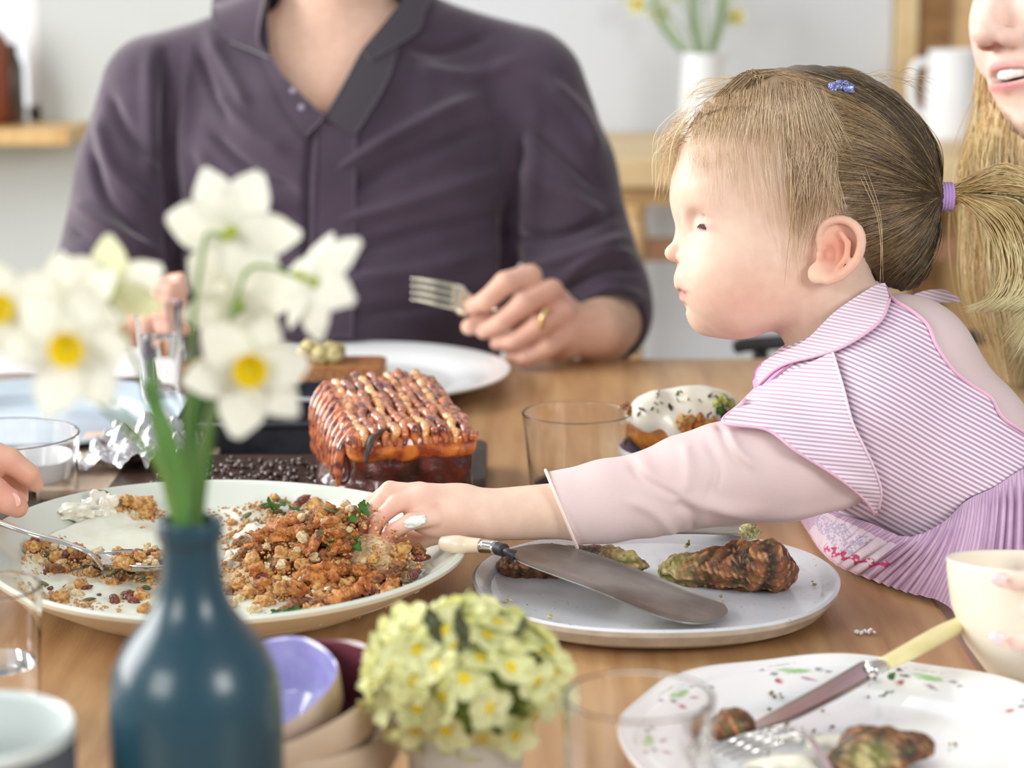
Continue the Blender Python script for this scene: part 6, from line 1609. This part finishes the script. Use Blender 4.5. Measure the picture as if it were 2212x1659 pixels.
# ---- roast pork with scored crackling
pk = empty('roast_pork', (-0.098, 1.728, TZ+0.018), 'glazed roast pork with scored golden crackling on the dark carving board', 'roast')
M_crk = mat('crackling', (206, 120, 72), 0.16, coat=1.0, col2=(104, 42, 44), scale=110, detail=6, bump=0.5, bscale=220, sss=0.1, sss_scale=0.004, mixlo=0.42, mixhi=0.62)
M_crk2 = mat('crackling_gold', (232, 170, 104), 0.16, coat=1.0, col2=(160, 76, 48), scale=110, detail=6, bump=0.5, bscale=220, mixlo=0.45, mixhi=0.65)
M_meat = mat('dark_roast_meat', (96, 34, 26), 0.3, coat=0.7, col2=(40, 16, 14), scale=70, detail=5, bump=0.5, bscale=150)
x0, x1, y0, y1 = -0.052, 0.052, -0.080, 0.080
PKC = np.array([-0.098, 1.728, TZ+0.018]); th = math.radians(14)
def pkw(V):      # the joint lies at an angle on the board
    V = np.asarray(V, float).reshape(-1, 3); return np.stack([V[:, 0]*math.cos(th)-V[:, 1]*math.sin(th)+PKC[0], V[:, 0]*math.sin(th)+V[:, 1]*math.cos(th)+PKC[1], V[:, 2]+PKC[2]], 1)
def ztop(y): return 0.058+0.016*(y-y0)/(y1-y0)
def pkf(p):
    c = np.array([0, 0, 0.029], dtype=np.float32); q = np.abs(p-c)-np.array([0.040, 0.068, 0.017], dtype=np.float32)
    d = np.linalg.norm(np.maximum(q, 0), axis=1)+np.minimum(q.max(1), 0)-0.012
    d = smin(d, ell(p, (-0.046, -0.072, 0.008), (0.020, 0.016, 0.008)), 0.012); return smin(d, ell(p, (-0.054, -0.02, 0.010), (0.012, 0.05, 0.012)), 0.012)
V, Fc = mesh_sdf(pkf, (-0.085, -0.10, -0.004), (0.07, 0.10, 0.075), 0.0022)
N = vnormals(V, Fc); V = V+N*(pnoise(V, 0.006, 7)*0.0018+pnoise(V, 0.0022, 8)*0.0007)[:, None]; V[:, 2] += np.clip((V[:, 1]-y0)/(y1-y0), 0, 1)*np.clip((V[:, 2]-0.02)/0.04, 0, 1)*0.016
V[:, 2] = np.maximum(V[:, 2], 0.001)
mesh_obj('meat', pkw(V), Fc, M_meat, pk)
# layer of golden fat under the rind
def fat(p):
    c = np.array([0.0, -0.004, 0.048], dtype=np.float32); q = np.abs(p-c)-np.array([0.044, 0.071, 0.003], dtype=np.float32)
    return np.linalg.norm(np.maximum(q, 0), axis=1)+np.minimum(q.max(1), 0)-0.0085
V, Fc = mesh_sdf(fat, (-0.07, -0.10, 0.02), (0.07, 0.09, 0.075), 0.0018)
N = vnormals(V, Fc); V = V+N*(pnoise(V, 0.0045, 3)*0.0014+pnoise(V, 0.0018, 5)*0.0006)[:, None]; V[:, 2] += np.clip((V[:, 1]-y0)/(y1-y0), 0, 1)*0.016
mesh_obj('fat_layer', pkw(V), Fc, mat('roast_fat', (216, 126, 54), 0.22, coat=1.0, col2=(150, 62, 34), scale=70, detail=6, bump=0.5, bscale=260, sss=0.15, sss_scale=0.004, mixlo=0.42, mixhi=0.6), pk)
ns = 13
for i in range(ns):
    s = i/(ns-1); xs = -0.046+0.094*s; ph = rs.rand()*6
    pts, rr_ = [], []
    for k in range(46):
        t = k/45; y = y1-0.004-(y1-y0-0.002)*t; xx = xs+0.0014*math.sin(t*9+ph)+0.0008*math.sin(t*31+ph*2)+(-0.004+0.008*t)*(s-0.5)
        z = ztop(y)+0.0035+0.0012*math.sin(t*17+ph)+0.0007*math.sin(t*43+ph)-0.007*(abs(s-0.5)*2)**4; pts.append((xx, y, z)); rr_.append(0.0038*(1+0.10*math.sin(t*37+ph)+0.08*math.sin(t*71+ph*3))*(0.5 if k == 0 else 1))
    for k in range(4):
        t = (k+1)/4; pts.append((xs+0.004*(s-0.5), y0-0.002-0.003*t, ztop(y0)+0.002-0.009*t)); rr_.append(0.0036*(1-0.6*t))
    v, f = tube(pts, rr_, 10, 130); v = np.array(v); v = v+(pnoise(v, 0.0011, i)*0.0006)[:, None]
    mesh_obj('crackling_strip', pkw(v), f, M_crk2 if i % 3 == 1 else M_crk, pk)
for i in range(10):       # the scored rind turning down the left side
    y = -0.064+i*0.0145; v, f = tube([(-0.045, y, ztop(y)+0.002), (-0.054, y-0.002, ztop(y)-0.010), (-0.058, y-0.003, ztop(y)-0.026), (-0.058, y, 0.014)], [0.003, 0.0044, 0.0040, 0.002], 9, 30); v = np.array(v); v = v+(pnoise(v, 0.0012, i)*0.0007)[:, None]
    mesh_obj('crackling_strip', pkw(v), f, M_crk, pk)
v, f = tube([P(838, 925, 1.69), P(812, 938, 1.68), P(796, 962, 1.675), P(790, 1000, 1.675)], [0.002, 0.0042, 0.0038, 0.002], 8, 20, flat=0.4); w = P(800, 960, 1.68)
tag(mesh_obj('charred_leaf', v, f, mat('charred_leaf', (58, 48, 44), 0.4), loc=w), 'curled dark leaf stuck on the front of the pork crackling', 'leaf')
bits = []
for i in range(420): bits.append((rs.uniform(-0.30, -0.155), rs.uniform(1.625, 1.80), TZ+0.019+rs.rand()*0.003))
for i in range(120): bits.append((rs.uniform(-0.155, -0.07), rs.uniform(1.62, 1.645), TZ+0.019+rs.rand()*0.002))
crumbs('crackling_crumbs', bits, 0.001, 0.0042, mat('glazed_crumbs', (84, 48, 34), 0.2, coat=1.0, col2=(40, 24, 20), scale=200), label='sticky dark glaze and crumbs on the carving board beside the pork', cat='crumbs', loc=(-0.23, 1.72, TZ+0.018))

# ================================================================== flowers
rs = np.random.RandomState(44)
M_petal = mat('daffodil_petal', (252, 252, 248), 0.6, thin=0.5, col2=(247, 248, 236), scale=30, sss=0.0)
M_petaly = mat('petal_creamy', (250, 250, 232), 0.6, thin=0.45, col2=(242, 246, 206), scale=30)
M_corona = mat('daffodil_cup', (246, 226, 20), 0.5, thin=0.35, col2=(240, 214, 8), scale=60)
M_stem = mat('flower_stem', (128, 158, 84), 0.5, thin=0.15, col2=(104, 138, 66), scale=30)
M_leafg = mat('daffodil_leaf', (112, 160, 84), 0.45, thin=0.3, col2=(84, 132, 60), scale=12, stretch=(1, 1, 0.2))
M_throat = mat('flower_throat', (176, 190, 60), 0.5, thin=0.2)
def petal_mesh(name, Lp, W, cup, m, notch=0.0, n=16, k=9, point=0.35):
    G = np.zeros((n, k, 3))
    for i in range(n):
        t = i/(n-1); w = W*(math.sin(PI*min(1, t*0.86+0.10))**0.75)*(1-point*max(0, t-0.75)*3.2)
        for j in range(k):
            s = -1+2*j/(k-1); x = t*Lp-notch*Lp*math.exp(-(s/0.35)**2)*max(0, (t-0.6)/0.4)**2
            G[i, j] = (x, s*w, cup*((t-0.45)**2-0.2025)*Lp*min(1, t*4)+0.10*W*s*s*min(1, t*3)-0.05*W*abs(math.sin(s*6))*0.3)
    v, f = sheet(G, Lp*0.012); me = bpy.data.meshes.new(name); me.from_pydata([tuple(x) for x in v], [], [tuple(int(a) for a in x) for x in f]); me.update(); me.materials.append(m)
    me.polygons.foreach_set('use_smooth', np.ones(len(me.polygons), dtype=bool)); return me
def mesh_from(name, v, f, m):
    me = bpy.data.meshes.new(name); me.from_pydata([tuple(x) for x in v], [], [tuple(int(a) for a in x) for x in f]); me.update(); me.materials.append(m)
    me.polygons.foreach_set('use_smooth', np.ones(len(me.polygons), dtype=bool)); return me
PM = [petal_mesh('petal', 1.0, 0.37, 0.30, M_petal, point=0.25), petal_mesh('petal', 1.0, 0.33, 0.6, M_petal, point=0.4), petal_mesh('petal', 1.0, 0.34, 0.5, M_petaly)]
cor = mesh_from('cup', *lathe([(0.05, 0.0), (0.13, 0.03), (0.18, 0.14), (0.23, 0.24), (0.265, 0.27), (0.24, 0.255), (0.20, 0.23), (0.16, 0.14), (0.11, 0.08), (0, 0.07)], 40, wob=lambda a, r, z: (0.016*math.sin(9*a) if z > 0.2 else 0, 0.012*math.cos(9*a) if z > 0.2 else 0)), M_corona)
tubem = mesh_from('ovary', *lathe([(0, -0.42), (0.06, -0.41), (0.085, -0.34), (0.06, -0.27), (0.045, -0.2), (0.06, -0.08), (0.11, 0.02), (0.0, 0.03)], 20), M_throat)
def daffodil(u, v, d, R, facing, label, stem=None, roll=0.0, pk=0, droop=1.0, scl=None):
    """facing: direction of the cup in the camera's right, up, towards-camera axes"""
    c = P(u, v, d); r_ = R/F*d
    fx, fy, fz_ = facing
    n = (Vector((1, 0, 0))*fx+Vector((0, SP, CP))*fy+Vector((0, -CP, SP))*fz_).normalized()
    t = empty('daffodil', c, label, 'flower', None)
    q = Vector((0, 0, 1)).rotation_difference(n)
    for k in range(6):
        o = bpy.data.objects.new('petal', PM[(pk+(1 if k % 2 else 0)) % 3]); COL.objects.link(o); o.parent = t
        rot = q.to_matrix().to_4x4() @ Matrix.Rotation(roll+k*PI/3+rs.normal()*0.07, 4, 'Z') @ Matrix.Rotation(-0.10*droop+rs.normal()*0.09, 4, 'Y')
        o.rotation_euler = rot.to_euler(); s = r_*(1+rs.normal()*0.05); o.scale = (s, s, s)
        o.location = n*(0.006*r_*(k % 2))
    for nm, me in (('cup', cor), ('ovary', tubem)):
        o = bpy.data.objects.new(nm, me); COL.objects.link(o); o.parent = t; o.rotation_euler = q.to_euler(); o.scale = (r_,)*3
    if stem:
        back = c-n*r_*0.40
        pts = [back]+[P(*s_) for s_ in stem]; v_, f_ = tube(pts, [r_*0.045]+[0.00105]*(len(pts)-2)+[0.0014], 8, 40); mesh_obj('stem', v_, f_, M_stem, t)
    return t
bm_ = lambda du, v=1180: (410+du, v, 0.95)
daffodil(500, 500, 0.955, 152, (0.10, 0.25, -0.95), 'topmost daffodil, seen from behind with its petals spread', [(448, 506, 0.95), (436, 560, 0.95), (420, 680, 0.95), (408, 900, 0.95), bm_(-5)], 0.97, 0)
daffodil(682, 612, 0.95, 138, (0.62, -0.30, -0.55), 'white daffodil furthest right, turned away on an arched stem', [(640, 598, 0.95), (590, 578, 0.95), (540, 580, 0.95), (512, 640, 0.95), (470, 820, 0.95), (430, 1000, 0.95), bm_(10)], 0.2, 0)
daffodil(540, 800, 0.92, 142, (0.12, -0.05, 0.99), 'daffodil facing us with a square yellow cup, lowest right', [(520, 780, 0.955), (480, 860, 0.955), (440, 980, 0.95), bm_(14)], 0.28, 0)
daffodil(512, 656, 0.985, 135, (-0.25, 0.25, -0.9), 'daffodil seen from behind, in the middle below the topmost one', [(498, 690, 0.97), (480, 760, 0.97), (440, 940, 0.96), bm_(6)], 0.05, 0)
daffodil(245, 622, 0.95, 118, (0.05, 0.45, -0.85), 'creamy daffodil on the left seen from behind, green at its throat', [(240, 660, 0.94), (270, 720, 0.94), (320, 860, 0.945), (370, 1000, 0.95), bm_(-14)], 0.55, 2)
daffodil(152, 752, 0.86, 150, (-0.05, -0.12, 0.99), 'big blurred daffodil with a bright yellow cup, lower left', [(160, 770, 0.90), (230, 850, 0.92), (330, 980, 0.94), bm_(-18)], 0.1, 0)
daffodil(20, 672, 0.88, 128, (-0.35, 0.1, 0.92), 'daffodil cut by the left edge of the picture, yellow cup showing', [(60, 720, 0.91), (200, 860, 0.93), (340, 1010, 0.94), bm_(-22)], 0.5, 0)
daffodil(150, 660, 0.93, 120, (0.1, 0.35, -0.9), 'white daffodil behind the big blurred one, facing away', [(150, 700, 0.92), (220, 830, 0.93), (350, 1010, 0.94), bm_(-10)], 0.35, 0)
# leaves, each a blade of its own
def blade(pts, w, label, th=0.0009):
    p = smooth_pts([np.array(P(*q)) for q in pts], 40); tg = np.gradient(p, axis=0); side = np.cross(tg, (0.25, 0.9, 0.1)); side /= np.linalg.norm(side, axis=1)[:, None]
    s = np.linspace(-1, 1, 7)[None, :, None]; ww = (w*np.interp(np.linspace(0, 1, 40), [0, 0.15, 0.6, 0.9, 1], [0.7, 0.9, 1, 0.5, 0.05]))[:, None, None]
    g = p[:, None]+side[:, None]*s*ww+np.array([0, 0.25, 0])*ww*np.abs(s); v, f = sheet(g, th)
    base = P(*pts[0]); return tag(mesh_obj('daffodil_leaf', v, f, M_leafg, loc=base), label, 'leaf')
blade([(396, 1150, 0.945), (385, 1050, 0.94), (362, 960, 0.935), (335, 880, 0.935), (306, 815, 0.935)], 0.0052, 'broad green daffodil leaf leaning left out of the blue bottle')
blade([(388, 1150, 0.96), (365, 1050, 0.96), (350, 950, 0.96), (334, 840, 0.965), (326, 770, 0.97)], 0.0034, 'narrow green leaf leaning left behind the broad one')
blade([(430, 1150, 0.955), (440, 1040, 0.955), (455, 950, 0.955), (464, 900, 0.955)], 0.0022, 'thin upright grassy leaf on the right of the bottle neck')
blade([(412, 1150, 0.965), (410, 1000, 0.965), (416, 880, 0.965), (436, 790, 0.965), (462, 752, 0.965)], 0.0044, 'dark green leaf standing up behind the lowest right daffodil')

# ---- primrose posy in a small ribbed white vase
pc = P(1005, 1560, 1.10); vb_ = Vector((pc.x, pc.y, TZ)); hv = pc.z-TZ
pv = mesh_obj('small_vase', *lathe([(0, 0), (0.024, 0), (0.027, 0.004), (0.0295, hv*0.5), (0.0298, hv), (0.0285, hv+0.0006), (0.0272, hv), (0.026, hv*0.5), (0, 0.006)], 120, vb_, wob=lambda a, r, z: (0.0003*math.cos(40*a) if r > 0.02 and z < hv*0.9 else 0, 0)), mat('ribbed_white', (232, 228, 220), 0.4, thin=0.1, coat=0.2), loc=vb_)
tag(pv, 'small white ribbed vase holding the primrose posy', 'vase')
M_prim = mat('primrose_petal', (255, 255, 224), 0.6, thin=0.45, col2=(252, 253, 200), scale=60)
M_primc = mat('primrose_eye', (236, 212, 30), 0.5, col2=(220, 190, 10), scale=100)
pm = petal_mesh('petal', 1.0, 0.46, 0.25, M_prim, notch=0.16, point=0.0, n=11, k=7)
eye_ = mesh_from('flower_eye', *lathe([(0, -0.03), (0.10, 0.0), (0.20, 0.03), (0.24, 0.045), (0.17, 0.05), (0.08, 0.03), (0, 0.01)], 15, wob=lambda a, r, z: (0.05*math.cos(5*a) if r > 0.15 else 0, 0)), M_primc)
calyx = mesh_from('calyx', *lathe([(0, -0.9), (0.10, -0.85), (0.13, -0.5), (0.10, -0.1), (0, 0)], 8), mat('calyx', (176, 190, 104), 0.5, thin=0.2))
dc = P(1005, 1470, 1.10); rx, ry, rz_ = 0.049, 0.043, 0.038
lab = 'pale yellow primrose with a deeper yellow eye in the small posy'
ck = [(1052, 1420), (1160, 1390), (972, 1465), (1043, 1487), (1112, 1495), (950, 1550), (868, 1522), (915, 1425), (905, 1480), (1005, 1540)]
cand = []
for (u, v) in ck:
    x = (u-1005)/228.; y = (v-1430)/150.; r2 = min(0.97, x*x+y*y); zc = math.sqrt(1-r2); cand.append((Vector((x, -zc*0.8, -y*0.9-0.05)), 1))
ga = PI*(3-math.sqrt(5))
for i in range(120):
    z = 1-2*(i+0.5)/120; r = math.sqrt(1-z*z); d_ = Vector((r*math.cos(i*ga), r*math.sin(i*ga), z))
    if d_.z < -0.35: continue
    if min((d_.normalized()-c_[0].normalized()).length for c_ in cand) < 0.27: continue
    cand.append((d_, 0))
for i, (d_, front) in enumerate(cand):
    d_ = d_.normalized(); pos = dc+Vector((d_.x*rx, d_.y*ry, d_.z*rz_))
    out = (d_+Vector((rs.normal()*0.25, rs.normal()*0.25-0.15*(1 if front else 0), rs.normal()*0.25+(0.12 if not front else 0)))).normalized()
    t = empty('primrose', pos, lab, 'flower', 'primroses in the small posy')
    q = Vector((0, 0, 1)).rotation_difference(out); r_ = rs.uniform(0.0122, 0.0150); a0 = rs.rand()*6.28
    for k in range(5):
        o = bpy.data.objects.new('petal', pm); COL.objects.link(o); o.parent = t
        o.rotation_euler = (q.to_matrix().to_4x4() @ Matrix.Rotation(a0+k*2*PI/5, 4, 'Z') @ Matrix.Rotation(-0.12+rs.normal()*0.12, 4, 'Y')).to_euler(); o.scale = (r_,)*3
    for me, nm in ((eye_, 'flower_eye'), (calyx, 'calyx')):
        o = bpy.data.objects.new(nm, me); COL.objects.link(o); o.parent = t; o.rotation_euler = q.to_euler(); o.scale = (r_,)*3
    if not front or i % 2:
        foot = dc+Vector((d_.x*0.012, d_.y*0.012, -0.05)); v_, f_ = tube([pos-out*r_*0.8, (pos+foot)/2+Vector((0, 0, 0.004)), foot], 0.0009, 6, 10); mesh_obj('stem', v_, f_, M_stem, t)
for (u, v, s_, lab_) in [(935, 1350, 0.011, 'dark green crinkled leaf between the primroses at the top left'), (1128, 1352, 0.006, 'small dark leaf tip between the primroses at the upper right'), (990, 1345, 0.010, 'brownish green leaf near the top of the posy'), (1000, 1385, 0.008, 'narrow dark leaf lying across the middle of the posy')]:
    w = P(u, v, 1.055); me = proto('leaf', 2).copy(); me.materials.append(mat('dark_leaf', (92, 96, 66), 0.5, thin=0.2)); o = bpy.data.objects.new('primrose_leaf', me); COL.objects.link(o); o.location = w; o.scale = (s_,)*3; o.rotation_euler = (rs.rand()*2, 1.2, rs.rand()*3); tag(o, lab_, 'leaf')

v, f = blob(1, 3, 0.25, 2, 8, (0.036, 0.030, 0.034)); w = dc+Vector((0, 0, -0.006))
tag(mesh_obj('primrose_leaves', np.array(v)+np.array(w), f, mat('posy_green', (190, 204, 128), 0.6, col2=(130, 150, 84), scale=120), loc=w), 'tuft of green leaves packed inside the primrose posy', 'leaves', kind='stuff')

# ---- narcissi in the vase on the console table
M_farp = mat('far_narcissus', (240, 236, 170), 0.6, thin=0.3)
mat('pale_far_leaf', (172, 192, 150), 0.5, thin=0.3)
for i, (du, v, s_) in enumerate([(-140, 8, 1.0), (-90, 30, 0.9), (-60, -20, 1.0), (-20, -40, 1.0), (75, 36, 0.9), (50, -20, 1), (10, -30, 0.9)]):
    c_ = P(1515+du, v, 4.12); t = empty('narcissus', c_, ['small pale narcissus spray furthest left in the vase on the console', 'pale narcissus second from left in the console vase', 'narcissus bloom high on the left in the console vase', 'central tall narcissus in the console vase', 'yellow narcissus drooping on the right of the console vase', 'narcissus high on the right in the console vase', 'narcissus just right of centre in the console vase'][i], 'flower')
    for k in range(6):
        o = bpy.data.objects.new('petal', PM[2]); COL.objects.link(o); o.parent = t; o.rotation_euler = (Matrix.Rotation(PI/2+0.3*math.sin(i), 4, 'X') @ Matrix.Rotation(k*PI/3, 4, 'Z')).to_euler(); o.scale = (0.026*s_,)*3
    o = bpy.data.objects.new('cup', cor); COL.objects.link(o); o.parent = t; o.rotation_euler = (PI/2, 0, 0); o.scale = (0.034*s_,)*3
    v_, f_ = tube([c_+Vector((0, 0.01, 0)), (c_+vb+Vector((0, 0, vh)))/2+Vector((du*0.0001, 0, 0.02)), vb+Vector((0, 0, vh*0.7))], 0.0025, 6, 16); mesh_obj('stem', v_, f_, mat('pale_far_leaf'), t)
for i, (u0, u1) in enumerate([(-50, -110), (20, 60), (-5, -20)]):
    p = smooth_pts([np.array(vb+Vector((0, 0, vh*0.8))), np.array(P(1515+(u0+u1)/2, 60, 4.1)), np.array(P(1515+u1, -60, 4.1))], 14)
    g = np.stack([p+np.array([w_, 0, 0]) for w_ in (-0.008, 0, 0.008)], 1); v_, f_ = sheet(g, 0.002)
    tag(mesh_obj('narcissus_leaf', v_, f_, mat('pale_far_leaf', (172, 192, 150), 0.5, thin=0.3), loc=p[0]), ['green leaf leaning left in the console vase', 'green leaf leaning right in the console vase', 'upright green leaf in the middle of the console vase'][i], 'leaf')

# ================================================================== the person at the left, holding the platter rim
FL = Frame(1.56); L = FL.L
lp = empty('person', FL.world(L(-900, 1500, 0))[0], "person out of frame on the left whose hand steadies the platter's rim", 'person')
mmL = 1/(FL.k*1000); hl = Head(L(-1060, 60, 0), mmL, rot_head(80, 10, 0))
def left_skin(p):
    d = smin(hl.sd(p), cap(p, L(-1080, 250, 0), L(-1120, 560, 0), 150, 150), 60)
    d = smin(d, ell(p, L(-1130, 900, 0), (300, 520, 380)), 80)
    d = smin(d, chain(p, [L(-980, 620, -340), L(-760, 1120, -300), L(-320, 1050, -60), L(-110, 1010, 10)], [130, 110, 88, 68], 40), 50)
    d = smin(d, ell(p, L(-60, 1000, 10), (72, 60, 42), rotz(15)), 30)
    d = smin(d, chain(p, [L(-70, 1030, -30), L(-15, 1062, -55), L(20, 1084, -58), L(38, 1096, -50)], [38, 33, 28, 23], 6), 12)       # thumb over the rim
    d = smin(d, chain(p, [L(-40, 970, 10), L(20, 995, 14), L(62, 1026, 26), L(76, 1046, 40)], [30, 28, 24, 18], 6), 9)
    d = smin(d, chain(p, [L(-50, 960, 50), L(5, 990, 62), L(40, 1040, 70), L(46, 1078, 66)], [28, 26, 22, 16], 6), 9)
    d = smin(d, chain(p, [L(-70, 965, 80), L(-20, 1000, 95), L(10, 1050, 100), L(14, 1086, 92)], [27, 25, 21, 16], 6), 9)
    d = smin(d, chain(p, [L(-90, 975, 110), L(-50, 1010, 125), L(-25, 1050, 128), L(-22, 1080, 120)], [24, 21, 18, 14], 6), 9)
    return d
V, Fc = mesh_sdf(left_skin, (-1560, -330, -520), (140, 1460, 420), 6)
cols = np.tile(lin((226, 182, 160)), (len(V), 1)); blend(cols, V, L(20, 1060, -40), (60, 60, 60), (214, 142, 124), 0.9)
mesh_obj('body', FL.world(V), Fc, M_skin, lp, cols=cols)
v, f = blob(1, 3, 0.05, 1, 1, (11, 16, 4)); v = np.array(v)@rotz(-28).T+L(33, 1080, -76); mesh_obj('thumbnail', FL.world(v), f, mat('nail', (236, 184, 168), 0.2, coat=0.6), lp)
def lsleeve(p):
    d = chain(p, [L(-980, 620, -340), L(-760, 1120, -300), L(-420, 1066, -110)], [150, 132, 112], 40); d = smin(d, ell(p, L(-1130, 900, 0), (330, 545, 410)), 60)
    return smax(d, -cap(p, L(-1080, 250, 0), L(-1105, 500, 0), 160, 170), 8)
V, Fc = mesh_sdf(lsleeve, (-1600, 250, -560), (-200, 1600, 460), 12); V = V+vnormals(V, Fc)*(pnoise(V, 50, 5)*5)[:, None]
mesh_obj('jumper', FL.world(V), Fc, mat('grey_jumper', (150, 152, 158), 0.9), lp)
V, Fc = mesh_sdf(lambda p: smax(ell(hl.to(p).astype(np.float32), (0, 42, -20), (82, 92, 102))*mmL, (-hl.to(p).astype(np.float32)[:, 1]+30+np.clip(hl.to(p).astype(np.float32)[:, 2], -100, 40))*mmL, 12), (-1500, -350, -350), (-700, 350, 350), 10)
mesh_obj('hair', FL.world(V), Fc, mat('brown_hair'), lp); eyes(hl, FL, lp, ('brown', (80, 60, 45)))
# nails of the woman's two fingers
for (u, v_, d_) in [(2158, 1250, 1.249), (2156, 1378, 1.249)]:
    vv, f = blob(1, 3, 0.05, 1, 1, (0.0052, 0.003, 0.0042)); w = P(u, v_, d_); mesh_obj('fingernail', np.array(vv)+np.array(w), f, mat('pink_nail', (244, 214, 212), 0.12, coat=1.0), woman)
